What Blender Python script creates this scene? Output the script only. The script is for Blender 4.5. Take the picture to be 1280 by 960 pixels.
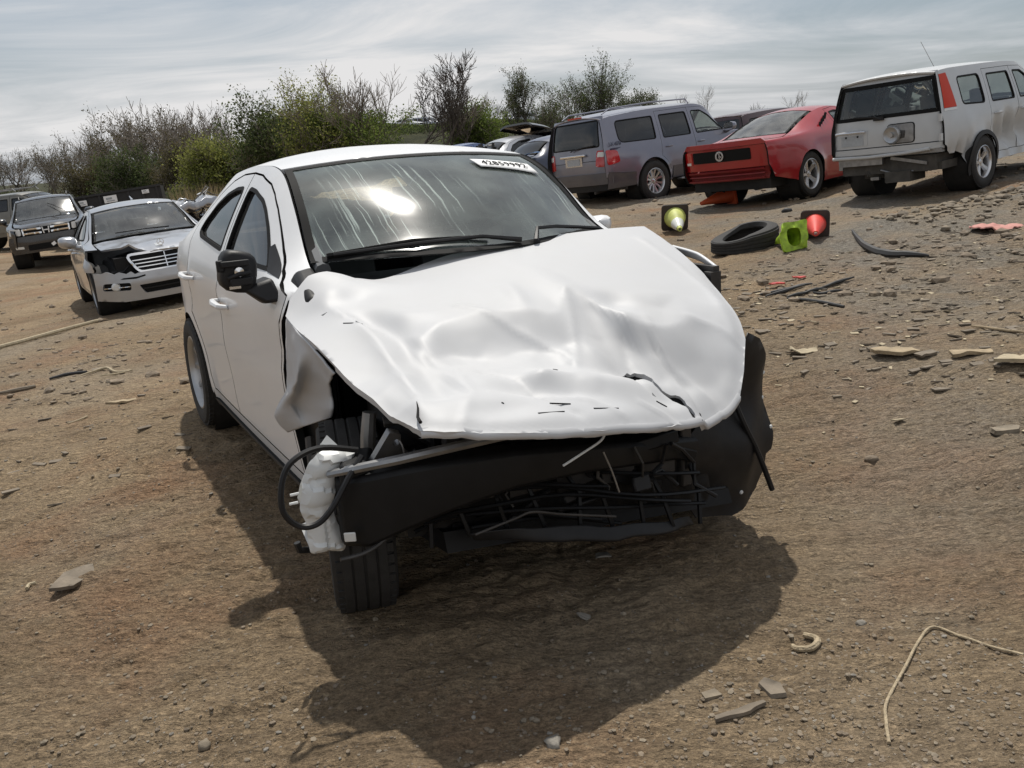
import bpy, bmesh, math, random
import numpy as np
from mathutils import Vector, Matrix
from mathutils.geometry import delaunay_2d_cdt
for o in list(bpy.data.objects): bpy.data.objects.remove(o)
SC=bpy.context.scene
COL=SC.collection
rad=math.radians
# ------------------------------------------------------------------ camera
CAM_H=1.411; PITCH=rad(14.569); ROLL=rad(-3.597); F_PX=1124.9
cd=bpy.data.cameras.new('camera'); cam=bpy.data.objects.new('camera',cd); COL.objects.link(cam)
fw=Vector((0,math.cos(PITCH),-math.sin(PITCH))); rt=Vector((1,0,0)); up=rt.cross(fw)
r2=math.cos(ROLL)*rt+math.sin(ROLL)*up; u2=-math.sin(ROLL)*rt+math.cos(ROLL)*up
cam.matrix_world=Matrix(((r2.x,u2.x,-fw.x,0),(r2.y,u2.y,-fw.y,0),(r2.z,u2.z,-fw.z,CAM_H),(0,0,0,1)))
cd.sensor_width=36; cd.lens=36*F_PX/1280; cd.clip_start=.05; cd.clip_end=3000
SC.camera=cam
# ------------------------------------------------------------------ sky and sun
SUN_EL=rad(64.5); SUN_AZ=rad(-4)          # azimuth from +Y towards +X
SUN_STRENGTH=5.0; SKY_STRENGTH=.088; EXPOSURE=-.25
wd=bpy.data.worlds.new('World'); SC.world=wd; wd.use_nodes=True
def build_world():
    nt=wd.node_tree; N=nt.nodes; L=nt.links; N.clear()
    out=N.new('ShaderNodeOutputWorld'); bg=N.new('ShaderNodeBackground'); bg.inputs['Strength'].default_value=SKY_STRENGTH
    sky=N.new('ShaderNodeTexSky'); sky.sky_type='NISHITA'; sky.sun_disc=False
    sky.sun_elevation=SUN_EL; sky.sun_rotation=SUN_AZ; sky.air_density=1.2; sky.dust_density=2.0; sky.ozone_density=1.5
    tc=N.new('ShaderNodeTexCoord'); sep=N.new('ShaderNodeSeparateXYZ'); L.new(tc.outputs['Generated'],sep.inputs[0])
    ad=N.new('ShaderNodeMath'); ad.operation='ADD'; ad.inputs[1].default_value=.10; L.new(sep.outputs['Z'],ad.inputs[0])
    mx=N.new('ShaderNodeMath'); mx.operation='MAXIMUM'; mx.inputs[1].default_value=.05; L.new(ad.outputs[0],mx.inputs[0])
    dx=N.new('ShaderNodeMath'); dx.operation='DIVIDE'; L.new(sep.outputs['X'],dx.inputs[0]); L.new(mx.outputs[0],dx.inputs[1])
    dy=N.new('ShaderNodeMath'); dy.operation='DIVIDE'; L.new(sep.outputs['Y'],dy.inputs[0]); L.new(mx.outputs[0],dy.inputs[1])
    cb=N.new('ShaderNodeCombineXYZ'); L.new(dx.outputs[0],cb.inputs['X']); L.new(dy.outputs[0],cb.inputs['Y'])
    mp=N.new('ShaderNodeMapping'); mp.inputs['Rotation'].default_value=(0,0,rad(22)); mp.inputs['Scale'].default_value=(.30,.40,1); L.new(cb.outputs[0],mp.inputs['Vector'])
    n1=N.new('ShaderNodeTexNoise'); n1.inputs['Scale'].default_value=1.7; n1.inputs['Detail'].default_value=12; n1.inputs['Roughness'].default_value=.63; n1.inputs['Distortion'].default_value=.7
    L.new(mp.outputs[0],n1.inputs['Vector'])
    mp2=N.new('ShaderNodeMapping'); mp2.inputs['Rotation'].default_value=(0,0,rad(10)); mp2.inputs['Location'].default_value=(3.1,1.7,0); mp2.inputs['Scale'].default_value=(.08,.13,1); L.new(cb.outputs[0],mp2.inputs['Vector'])
    n2=N.new('ShaderNodeTexNoise'); n2.inputs['Scale'].default_value=2.6; n2.inputs['Detail'].default_value=4; L.new(mp2.outputs[0],n2.inputs['Vector'])
    av=N.new('ShaderNodeMix'); av.data_type='FLOAT'; av.inputs['Factor'].default_value=.58; L.new(n1.outputs['Fac'],av.inputs['A']); L.new(n2.outputs['Fac'],av.inputs['B'])
    rp=N.new('ShaderNodeValToRGB'); e=rp.color_ramp.elements; e[0].position=.36; e[0].color=(.35,.35,.35,1); e[1].position=.58; e[1].color=(1,1,1,1)
    L.new(av.outputs['Result'],rp.inputs['Fac'])
    crp=N.new('ShaderNodeValToRGB'); e=crp.color_ramp.elements; e[0].position=.40; e[0].color=(5.4,6.4,7.7,1); e[1].position=.58; e[1].color=(10.6,10.5,10.5,1)
    L.new(av.outputs['Result'],crp.inputs['Fac'])
    mc=N.new('ShaderNodeMix'); mc.data_type='RGBA'
    L.new(rp.outputs['Color'],mc.inputs['Factor']); L.new(sky.outputs[0],mc.inputs['A']); L.new(crp.outputs['Color'],mc.inputs['B'])
    L.new(mc.outputs['Result'],bg.inputs['Color']); L.new(bg.outputs[0],out.inputs['Surface'])
build_world()
sl=bpy.data.lights.new('sun','SUN'); sl.energy=SUN_STRENGTH; sl.angle=rad(.9); sl.color=(1,.955,.88)
so=bpy.data.objects.new('sun',sl); COL.objects.link(so)
SUN_DIR=Vector((math.sin(SUN_AZ)*math.cos(SUN_EL),math.cos(SUN_AZ)*math.cos(SUN_EL),math.sin(SUN_EL)))
so.rotation_euler=SUN_DIR.to_track_quat('Z','Y').to_euler(); so.location=(0,20,40)
SC.view_settings.view_transform='Standard'; SC.view_settings.look='None'; SC.view_settings.exposure=EXPOSURE; SC.view_settings.gamma=1
SC.view_settings.use_curve_mapping=False
SC.render.engine='CYCLES'
SC.cycles.max_bounces=8; SC.cycles.transparent_max_bounces=16
# ------------------------------------------------------------------ materials
MATS={}
def _new(name):
    m=bpy.data.materials.new(name); m.use_nodes=True; MATS[name]=m
    return m,m.node_tree.nodes,m.node_tree.links,m.node_tree.nodes['Principled BSDF']
def pm(name,base,rough=.5,metal=0.,coat=0.,var=.0,vs=6.,bump=0.,bs=60.,dust=0.,dustcol=(.30,.24,.17),spec=.5,trans=0,coords='Object',stretch=(1,1,1)):
    m,N,L,b=_new(name)
    b.inputs['Roughness'].default_value=rough; b.inputs['Metallic'].default_value=metal
    b.inputs['Coat Weight'].default_value=coat; b.inputs['Coat Roughness'].default_value=.06
    b.inputs['Specular IOR Level'].default_value=spec
    tc=N.new('ShaderNodeTexCoord'); mp=N.new('ShaderNodeMapping'); mp.inputs['Scale'].default_value=stretch; L.new(tc.outputs[coords],mp.inputs['Vector'])
    col=None
    b.inputs['Base Color'].default_value=(*base,1)
    if var>0:
        n=N.new('ShaderNodeTexNoise'); n.inputs['Scale'].default_value=vs; n.inputs['Detail'].default_value=6; L.new(mp.outputs[0],n.inputs['Vector'])
        r=N.new('ShaderNodeValToRGB'); e=r.color_ramp.elements; e[0].position=.3; e[1].position=.7
        e[0].color=(*[c*(1-var) for c in base],1); e[1].color=(*[min(1,c*(1+var)) for c in base],1)
        L.new(n.outputs['Fac'],r.inputs['Fac']); col=r.outputs['Color']; L.new(col,b.inputs['Base Color'])
    if dust>0:
        n=N.new('ShaderNodeTexNoise'); n.inputs['Scale'].default_value=3.3; n.inputs['Detail'].default_value=9; n.inputs['Roughness'].default_value=.65; L.new(mp.outputs[0],n.inputs['Vector'])
        r=N.new('ShaderNodeMapRange'); r.inputs['From Min'].default_value=.38; r.inputs['From Max'].default_value=.75; r.inputs['To Max'].default_value=dust; L.new(n.outputs['Fac'],r.inputs['Value'])
        mx=N.new('ShaderNodeMix'); mx.data_type='RGBA'; L.new(r.outputs[0],mx.inputs['Factor'])
        if col: L.new(col,mx.inputs['A'])
        else: mx.inputs['A'].default_value=(*base,1)
        mx.inputs['B'].default_value=(*dustcol,1); L.new(mx.outputs['Result'],b.inputs['Base Color'])
        rr=N.new('ShaderNodeMapRange'); rr.inputs['To Min'].default_value=rough; rr.inputs['To Max'].default_value=min(1,rough+.5); L.new(r.outputs[0],rr.inputs['Value']); L.new(rr.outputs[0],b.inputs['Roughness'])
        if coat>0:
            rc=N.new('ShaderNodeMapRange'); rc.inputs['To Min'].default_value=coat; rc.inputs['To Max'].default_value=0; L.new(r.outputs[0],rc.inputs['Value']); L.new(rc.outputs[0],b.inputs['Coat Weight'])
    if bump>0:
        n=N.new('ShaderNodeTexNoise'); n.inputs['Scale'].default_value=bs; n.inputs['Detail'].default_value=5; L.new(mp.outputs[0],n.inputs['Vector'])
        bp=N.new('ShaderNodeBump'); bp.inputs['Strength'].default_value=bump; bp.inputs['Distance'].default_value=.02; L.new(n.outputs['Fac'],bp.inputs['Height']); L.new(bp.outputs[0],b.inputs['Normal'])
    return m
def glass(name,tint=(.75,.82,.80),rough=.0,haze=.06,hazecol=(.5,.5,.46),streak=0.,gloss2=.0,dusty=0.):
    """thin automotive glass: fresnel mix of clear tint and mirror, with a little dust film"""
    m,N,L,b=_new(name); N.remove(b); out=[n for n in N if n.type=='OUTPUT_MATERIAL'][0]
    tr=N.new('ShaderNodeBsdfTransparent'); tr.inputs['Color'].default_value=(*tint,1)
    gl=N.new('ShaderNodeBsdfGlossy'); gl.inputs['Roughness'].default_value=rough; gl.inputs['Color'].default_value=(1,1,1,1)
    fr=N.new('ShaderNodeFresnel'); fr.inputs['IOR'].default_value=1.62
    m1=N.new('ShaderNodeMixShader'); L.new(fr.outputs[0],m1.inputs[0]); L.new(tr.outputs[0],m1.inputs[1]); L.new(gl.outputs[0],m1.inputs[2])
    df=N.new('ShaderNodeBsdfDiffuse'); df.inputs['Color'].default_value=(*hazecol,1)
    tc=N.new('ShaderNodeTexCoord'); n=N.new('ShaderNodeTexNoise'); n.inputs['Scale'].default_value=5; n.inputs['Detail'].default_value=8; L.new(tc.outputs['Object'],n.inputs['Vector'])
    mr=N.new('ShaderNodeMapRange'); mr.inputs['From Min'].default_value=.35; mr.inputs['From Max'].default_value=.7; mr.inputs['To Min'].default_value=haze*.5; mr.inputs['To Max'].default_value=haze+dusty; L.new(n.outputs['Fac'],mr.inputs['Value'])
    fac=mr.outputs[0]
    if streak>0:
        # rain streaks: noise stretched down the pane
        mp=N.new('ShaderNodeMapping'); mp.inputs['Scale'].default_value=(2.0,105,1.0); L.new(tc.outputs['Object'],mp.inputs['Vector'])
        wob=N.new('ShaderNodeTexNoise'); wob.inputs['Scale'].default_value=7; wob.inputs['Detail'].default_value=2; L.new(tc.outputs['Object'],wob.inputs['Vector'])
        va=N.new('ShaderNodeVectorMath'); va.operation='MULTIPLY_ADD'; L.new(wob.outputs['Color'],va.inputs[0]); va.inputs[1].default_value=(.0,2.6,0); L.new(mp.outputs[0],va.inputs[2])
        sn=N.new('ShaderNodeTexNoise'); sn.inputs['Scale'].default_value=1.0; sn.inputs['Detail'].default_value=3; L.new(va.outputs[0],sn.inputs['Vector'])
        sr=N.new('ShaderNodeMapRange'); sr.inputs['From Min'].default_value=.60; sr.inputs['From Max'].default_value=.66; sr.inputs['To Max'].default_value=streak; L.new(sn.outputs['Fac'],sr.inputs['Value'])
        big=N.new('ShaderNodeTexNoise'); big.inputs['Scale'].default_value=2.3; L.new(tc.outputs['Object'],big.inputs['Vector'])
        bm_=N.new('ShaderNodeMapRange'); bm_.inputs['From Min'].default_value=.42; bm_.inputs['From Max'].default_value=.62; L.new(big.outputs['Fac'],bm_.inputs['Value'])
        ml=N.new('ShaderNodeMath'); ml.operation='MULTIPLY'; L.new(sr.outputs[0],ml.inputs[0]); L.new(bm_.outputs[0],ml.inputs[1])
        # small spots
        vo=N.new('ShaderNodeTexVoronoi'); vo.inputs['Scale'].default_value=46; L.new(tc.outputs['Object'],vo.inputs['Vector'])
        vr=N.new('ShaderNodeMapRange'); vr.inputs['From Min'].default_value=.16; vr.inputs['From Max'].default_value=.05; vr.inputs['To Max'].default_value=streak*.5; L.new(vo.outputs['Distance'],vr.inputs['Value'])
        vm=N.new('ShaderNodeMath'); vm.operation='MULTIPLY'; L.new(vr.outputs[0],vm.inputs[0]); L.new(bm_.outputs[0],vm.inputs[1])
        a1=N.new('ShaderNodeMath'); a1.operation='ADD'; L.new(ml.outputs[0],a1.inputs[0]); L.new(vm.outputs[0],a1.inputs[1])
        a2=N.new('ShaderNodeMath'); a2.operation='ADD'; a2.use_clamp=True; L.new(a1.outputs[0],a2.inputs[0]); L.new(fac,a2.inputs[1]); fac=a2.outputs[0]
    m2=N.new('ShaderNodeMixShader'); L.new(fac,m2.inputs[0]); L.new(m1.outputs[0],m2.inputs[1]); L.new(df.outputs[0],m2.inputs[2])
    last=m2.outputs[0]
    if gloss2>0:   # dust film that scatters the sun into a broad glare
        g2=N.new('ShaderNodeBsdfGlossy'); g2.inputs['Roughness'].default_value=.15; g2.inputs['Color'].default_value=(1,1,1,1)
        m3=N.new('ShaderNodeMixShader'); m3.inputs[0].default_value=gloss2; L.new(last,m3.inputs[1]); L.new(g2.outputs[0],m3.inputs[2]); last=m3.outputs[0]
    L.new(last,out.inputs['Surface'])
    return m
# ------------------------------------------------------------------ objects
def mesh(name,V,Fc,mat,parent=None,smooth=True,sharp=None):
    me=bpy.data.meshes.new(name)
    me.from_pydata([tuple(v) for v in V],[],[tuple(int(i) for i in f) for f in Fc]); me.update()
    if smooth:
        me.polygons.foreach_set('use_smooth',[True]*len(me.polygons))
        if sharp: me.set_sharp_from_angle(angle=rad(sharp))
    mm=mat if isinstance(mat,(list,tuple)) else [mat]
    for k in mm: me.materials.append(MATS[k] if isinstance(k,str) else k)
    o=bpy.data.objects.new(name,me); COL.objects.link(o)
    if parent is not None: o.parent=parent
    return o
def tag(o,label=None,cat=None,group=None,kind=None):
    if label: o['label']=label
    if cat: o['category']=cat
    if group: o['group']=group
    if kind: o['kind']=kind
    return o
def empty(name,loc=(0,0,0),rz=0.,label=None,cat=None,group=None):
    o=bpy.data.objects.new(name,None); COL.objects.link(o); o.location=loc; o.rotation_euler=(0,0,rz); o.empty_display_size=.1
    return tag(o,label,cat,group)
def copy_tree(o,parent=None):
    c=o.copy(); COL.objects.link(c); c.parent=parent
    for ch in list(o.children): copy_tree(ch,c)
    return c
class MB:
    """collects simple solids into one mesh"""
    def __init__(s): s.V=[]; s.F=[]
    def add(s,V,Fc):
        n=len(s.V); s.V+=[tuple(v) for v in V]; s.F+=[tuple(int(i)+n for i in f) for f in Fc]; return s
    def box(s,c,d,rot=None,tap=1.0):
        x,y,z=[k/2 for k in d]; P=[]
        for k in (-1,1):
            q=1 if k<0 else tap
            P+=[(-x*q,-y*q,k*z),(x*q,-y*q,k*z),(x*q,y*q,k*z),(-x*q,y*q,k*z)]
        M=rot if rot is not None else Matrix.Identity(3)
        P=[M@Vector(p)+Vector(c) for p in P]
        return s.add(P,[(3,2,1,0),(4,5,6,7),(0,1,5,4),(1,2,6,5),(2,3,7,6),(3,0,4,7)])
    def hexa(s,P):   # 8 points: bottom loop, top loop
        return s.add(P,[(3,2,1,0),(4,5,6,7),(0,1,5,4),(1,2,6,5),(2,3,7,6),(3,0,4,7)])
    def tube(s,pts,r,n=8,cap=True,squash=1.0):
        pts=[Vector(p) for p in pts]; rr=r if hasattr(r,'__len__') else [r]*len(pts); base=len(s.V)
        pn=None
        for i,p in enumerate(pts):
            t=(pts[min(i+1,len(pts)-1)]-pts[max(i-1,0)]); t=t.normalized() if t.length>1e-9 else Vector((0,0,1))
            if pn is None:
                a=Vector((0,0,1)) if abs(t.z)<.9 else Vector((1,0,0)); u=t.cross(a).normalized()
            else:
                u=(pn-t*pn.dot(t)); u=u.normalized() if u.length>1e-6 else t.orthogonal().normalized()
            pn=u; w=t.cross(u)
            for k in range(n):
                an=2*math.pi*k/n; s.V.append(tuple(p+(u*math.cos(an)+w*math.sin(an)*squash)*rr[i]))
        for i in range(len(pts)-1):
            for k in range(n):
                a=base+i*n+k; b=base+i*n+(k+1)%n; s.F.append((a,b,b+n,a+n))
        if cap:
            s.F.append(tuple(base+k for k in range(n))[::-1]); s.F.append(tuple(base+(len(pts)-1)*n+k for k in range(n)))
        return s
    def lathe(s,prof,n=32,axis='y',c=(0,0,0),closed=False):
        """profile (r, h) turned about an axis"""
        base=len(s.V); m=len(prof)
        for (r,h) in prof:
            for k in range(n):
                a=2*math.pi*k/n; q=(r*math.cos(a),r*math.sin(a))
                p={'y':(q[0],h,q[1]),'z':(q[0],q[1],h),'x':(h,q[0],q[1])}[axis]; s.V.append((p[0]+c[0],p[1]+c[1],p[2]+c[2]))
        rng=range(m) if closed else range(m-1)
        for i in rng:
            j=(i+1)%m
            for k in range(n):
                s.F.append((base+i*n+k,base+i*n+(k+1)%n,base+j*n+(k+1)%n,base+j*n+k))
        return s
    def build(s,name,mat,parent=None,smooth=True,sharp=35): return mesh(name,s.V,s.F,mat,parent,smooth,sharp)
def bev(o,w=.006,seg=2,ang=40):
    m=o.modifiers.new('bevel','BEVEL'); m.width=w; m.segments=seg; m.limit_method='ANGLE'; m.angle_limit=rad(ang); return o
def pch(pts):
    """monotone cubic interpolation through (x,v) points; extrapolates flat"""
    P=sorted(pts); x=np.array([p[0] for p in P],float); v=np.array([p[1] for p in P],float)
    if len(x)==1: return lambda q: np.full_like(np.asarray(q,float),v[0])
    h=np.diff(x); d=np.diff(v)/h; n=len(x); m=np.zeros(n); m[0]=d[0]; m[-1]=d[-1]
    for i in range(1,n-1):
        if d[i-1]*d[i]>0:
            w1=2*h[i]+h[i-1]; w2=h[i]+2*h[i-1]; m[i]=(w1+w2)/(w1/d[i-1]+w2/d[i])
    def f(q):
        q=np.clip(np.asarray(q,float),x[0],x[-1]); k=np.clip(np.searchsorted(x,q,side='right')-1,0,n-2)
        t=(q-x[k])/h[k]; t2=t*t; t3=t2*t
        return (2*t3-3*t2+1)*v[k]+(t3-2*t2+t)*h[k]*m[k]+(-2*t3+3*t2)*v[k+1]+(t3-t2)*h[k]*m[k+1]
    return f
def pip(px,py,poly):
    inside=np.zeros(len(px),bool); n=len(poly)
    for i in range(n):
        x1,y1=poly[i]; x2,y2=poly[(i+1)%n]
        if y1==y2: continue
        c=((y1>py)!=(y2>py))&(px<(x2-x1)*(py-y1)/(y2-y1)+x1); inside^=c
    return inside
def roundp(pts,r,n=4):
    """round the corners of a polygon; r scalar or list"""
    out=[]; N=len(pts)
    for i in range(N):
        ri=r[i] if hasattr(r,'__len__') else r
        p=np.array(pts[i],float); a=np.array(pts[i-1],float)-p; b=np.array(pts[(i+1)%N],float)-p
        la,lb=np.hypot(*a),np.hypot(*b); k=min(ri,la*.45,lb*.45)
        if k<1e-4: out.append(tuple(p)); continue
        A=p+a/la*k; B=p+b/lb*k
        for j in range(n+1):
            t=j/n; out.append(tuple((1-t)**2*A+2*t*(1-t)*p+t*t*B))
    return out
def offp(poly,d):
    """offset polygon outward by d (negative = inward)"""
    P=np.array(poly,float); A=.5*np.sum(P[:,0]*np.roll(P[:,1],-1)-np.roll(P[:,0],-1)*P[:,1]); s=1 if A>0 else -1
    out=[]
    for i in range(len(P)):
        e1=P[i]-P[i-1]; e2=P[(i+1)%len(P)]-P[i]
        n1=np.array([e1[1],-e1[0]])/(np.hypot(*e1)+1e-9); n2=np.array([e2[1],-e2[0]])/(np.hypot(*e2)+1e-9)
        n=n1+n2; l=np.hypot(*n)
        n=n/l if l>.2 else n1
        k=1/max(.6,n@n1); out.append(tuple(P[i]+s*n*d*k))
    return out
def subd(poly,step):
    out=[]; N=len(poly)
    for i in range(N):
        a=np.array(poly[i],float); b=np.array(poly[(i+1)%N],float); k=max(1,int(math.ceil(np.hypot(*(b-a))/step)))
        for j in range(k): out.append(tuple(a+(b-a)*j/k))
    return out
def cdt(outline,holes,step,aspect=1.0):
    """triangulated patch of a polygon with holes and a regular interior; returns 2d verts, tris"""
    loops=[outline]+list(holes); V=[]; E=[]
    for lp in loops:
        b=len(V); V+=[tuple(p) for p in lp]; E+=[(b+i,b+(i+1)%len(lp)) for i in range(len(lp))]
    B=np.array(V)
    x0,y0=B.min(0); x1,y1=B.max(0)
    gx,gy=np.meshgrid(np.arange(x0+step*.5,x1,step),np.arange(y0+step*.5*aspect,y1,step*aspect)); gx[1::2]+=step*.5
    gx=gx.ravel(); gy=gy.ravel(); ok=pip(gx,gy,outline)
    for h in holes: ok&=~pip(gx,gy,h)
    gx=gx[ok]; gy=gy[ok]
    keep=np.ones(len(gx),bool)
    for s0 in range(0,len(gx),4000):
        dd=((gx[s0:s0+4000,None]-B[None,:,0])**2+((gy[s0:s0+4000,None]-B[None,:,1])/aspect)**2).min(1); keep[s0:s0+4000]=dd>(.4*step)**2
    V+=list(zip(gx[keep],gy[keep]))
    r=delaunay_2d_cdt([Vector((float(a),float(b))) for a,b in V],E,[],0,1e-7)
    vv=np.array([(v.x,v.y) for v in r[0]]); T=[f for f in r[2] if len(f)==3]; T=np.array(T)
    c=vv[T].mean(1); ok=pip(c[:,0],c[:,1],outline)
    for h in holes: ok&=~pip(c[:,0],c[:,1],h)
    return vv,T[ok]
def skin(P,T,th,outdir=None):
    """orient triangles, add a turned-in flange of depth th along the edge"""
    P=np.asarray(P,float); T=np.asarray(T)
    fn=np.cross(P[T[:,1]]-P[T[:,0]],P[T[:,2]]-P[T[:,0]])
    if outdir is not None:
        d=outdir(P[T].mean(1)) if callable(outdir) else np.array(outdir,float)
        if np.sum(fn*d)<0: T=T[:,::-1]; fn=-fn
    vn=np.zeros_like(P)
    for k in range(3): np.add.at(vn,T[:,k],fn)
    vn/=np.linalg.norm(vn,axis=1,keepdims=True)+1e-12
    V=[tuple(p) for p in P]; Fc=[tuple(t) for t in T]
    if th:
        cnt={}
        for t in T:
            for a,b in ((t[0],t[1]),(t[1],t[2]),(t[2],t[0])): cnt[(a,b)]=1
        bd=[e for e in cnt if (e[1],e[0]) not in cnt]
        m1={};m2={}
        for a,b in bd:
            for v in (a,b):
                if v not in m1:
                    m1[v]=len(V); V.append(tuple(P[v])); m2[v]=len(V); V.append(tuple(P[v]-vn[v]*th))
            Fc.append((m1[b],m1[a],m2[a],m2[b]))
    return V,Fc,vn

# ------------------------------------------------------------------ car body toolkit
class Car:
    """a body described by curves along x (forward, origin on the ground under the front axle, y to the left)"""
    def __init__(s,root,W,prof,belt,yr,zc,drop,bow,zs=.2,k=((0,1.15),),arches=()):
        s.root=root; s.W=pch(W); s.prof=pch(prof); s.belt=pch(belt); s.yr=pch(yr); s.zc=pch(zc); s.drop=pch(drop); s.bow=pch(bow)
        s.zs=zs; s.k=pch(k); s.arches=arches; s.dent=None
    def topz(s,x,y):
        x=np.asarray(x,float); y=np.asarray(y,float); yr=s.yr(x)
        q=np.abs(y)/yr; xe=x+s.bow(x)*q*q
        return s.zc(xe)-s.drop(xe)*np.power(q,2.3)
    def zr(s,x): return s.topz(x,s.yr(x))
    def zt(s,x,z):
        zb=s.belt(x); zr=s.zr(x); k=s.k(x)
        lo=(z-s.zs)/(zb-s.zs); f=np.clip((z-zb)/np.maximum(zr-zb,1e-3),0,1); hi=1+1-(1-f)**(1/k)
        return np.where(z<=zb,lo,hi)
    def side3(s,x,t,sg,off=0.):
        x=np.asarray(x,float); t=np.asarray(t,float); zb=s.belt(x); zr=s.zr(x); k=s.k(x); yr=s.yr(x)
        zl=s.zs+(zb-s.zs)*t; W=s.W(x); yl=W*s.prof(np.minimum(zl,zb)); yb=W*s.prof(zb)
        e=np.clip(t-1,0,1); zh=zb+(zr-zb)*(1-(1-e)**k); yh=yb+(yr-yb)*e**k
        z=np.where(t<=1,zl,zh); y=np.where(t<=1,yl,yh)
        for (ax,az,ar,fl,fw_) in s.arches:
            d=np.hypot(x-ax,z-az)-ar; y=y+fl*np.exp(-(np.maximum(d,-.02)/fw_)**2)*(z<zb)
        y=y+off
        P=np.stack([x,y,z],-1)
        if s.dent is not None: P=s.dent(P,sg)
        P[...,1]*=sg
        return P
    def _st(s,poly,step=.05):
        out=[]; N=len(poly)
        def cv(p):
            x=float(p[0]); return (x,2.0) if p[1]=='r' else (x,float(s.zt(x,float(p[1]))))
        for i in range(N):
            a,b=poly[i],poly[(i+1)%N]
            za=s.zr(a[0]) if a[1]=='r' else a[1]; zb_=s.zr(b[0]) if b[1]=='r' else b[1]
            n=max(1,int(math.ceil(math.hypot(b[0]-a[0],zb_-za)/step)))
            A,B=cv(a),cv(b)
            for j in range(n):
                u=j/n
                if a[1]!='r' and b[1]!='r':
                    x=a[0]+(b[0]-a[0])*u; z=a[1]+(b[1]-a[1])*u; out.append((x,float(s.zt(x,z))))
                else: out.append((A[0]+(B[0]-A[0])*u,A[1]+(B[1]-A[1])*u))
        return out
    def side(s,name,poly,mat,holes=(),off=0.,th=.018,sides=(-1,1),step=.06,edge=.05,parent=None,label=None):
        o2=s._st(poly,edge); h2=[s._st(h,edge) for h in holes]
        SCL=.55   # t -> metres, roughly
        vv,T=cdt([(x,t*SCL) for x,t in o2],[[(x,t*SCL) for x,t in h] for h in h2],step)
        res=[]
        for sg in sides:
            P=s.side3(vv[:,0],vv[:,1]/SCL,sg,off)
            V,Fc,_=skin(P,T,th,(0,sg,.05))
            o=mesh(name,V,Fc,[mat,'ink_black'],parent or s.root); o.data.polygons.foreach_set('material_index',[0]*len(T)+[1]*(len(Fc)-len(T))); res.append(o)  # turned-in edges coloured black, putting gap shade into the colour
        if label: 
            for r in res: r['label']=label
        return res
    def frame(s,name,poly,w,mat,off=.003,sides=(-1,1),th=.012,edge=.04,parent=None):
        return s.side(name,poly,mat,[offp(poly,-w)],off,th,sides,.05,edge,parent)
    def top(s,name,poly,mat,holes=(),off=0.,th=.018,step=.07,edge=.05,parent=None,zfun=None):
        f=zfun or s.topz
        vv,T=cdt(subd(poly,edge),[subd(h,edge) for h in holes],step)
        P=np.stack([vv[:,0],vv[:,1],f(vv[:,0],vv[:,1])+off],-1)
        V,Fc,_=skin(P,T,th,(0,0,1)); return mesh(name,V,Fc,mat,parent or s.root)
    def end(s,name,poly,xf,mat,d=1,holes=(),off=0.,th=.018,step=.06,edge=.04,parent=None):
        """panel facing forward (d=1) or backward (d=-1): outline in (y,z), depth x=xf(y,z)"""
        vv,T=cdt(subd(poly,edge),[subd(h,edge) for h in holes],step)
        P=np.stack([xf(vv[:,0],vv[:,1])+off*d,vv[:,0],vv[:,1]],-1)
        V,Fc,_=skin(P,T,th,(d,0,0)); return mesh(name,V,Fc,mat,parent or s.root)
    def ym(s,x,z,sg,off=0.):
        return s.side3(np.array([x]),s.zt(np.array([x]),np.array([z])),sg,off)[0]
def arc(cx,cz,r,a0,a1,n=14):
    return [(cx+r*math.cos(rad(a0+(a1-a0)*i/n)),cz+r*math.sin(rad(a0+(a1-a0)*i/n))) for i in range(n+1)]
def mirror_y(poly): return poly+[(x,-y) for x,y in poly[::-1] if abs(y)>1e-6]
WHEEL_CACHE={}
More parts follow.
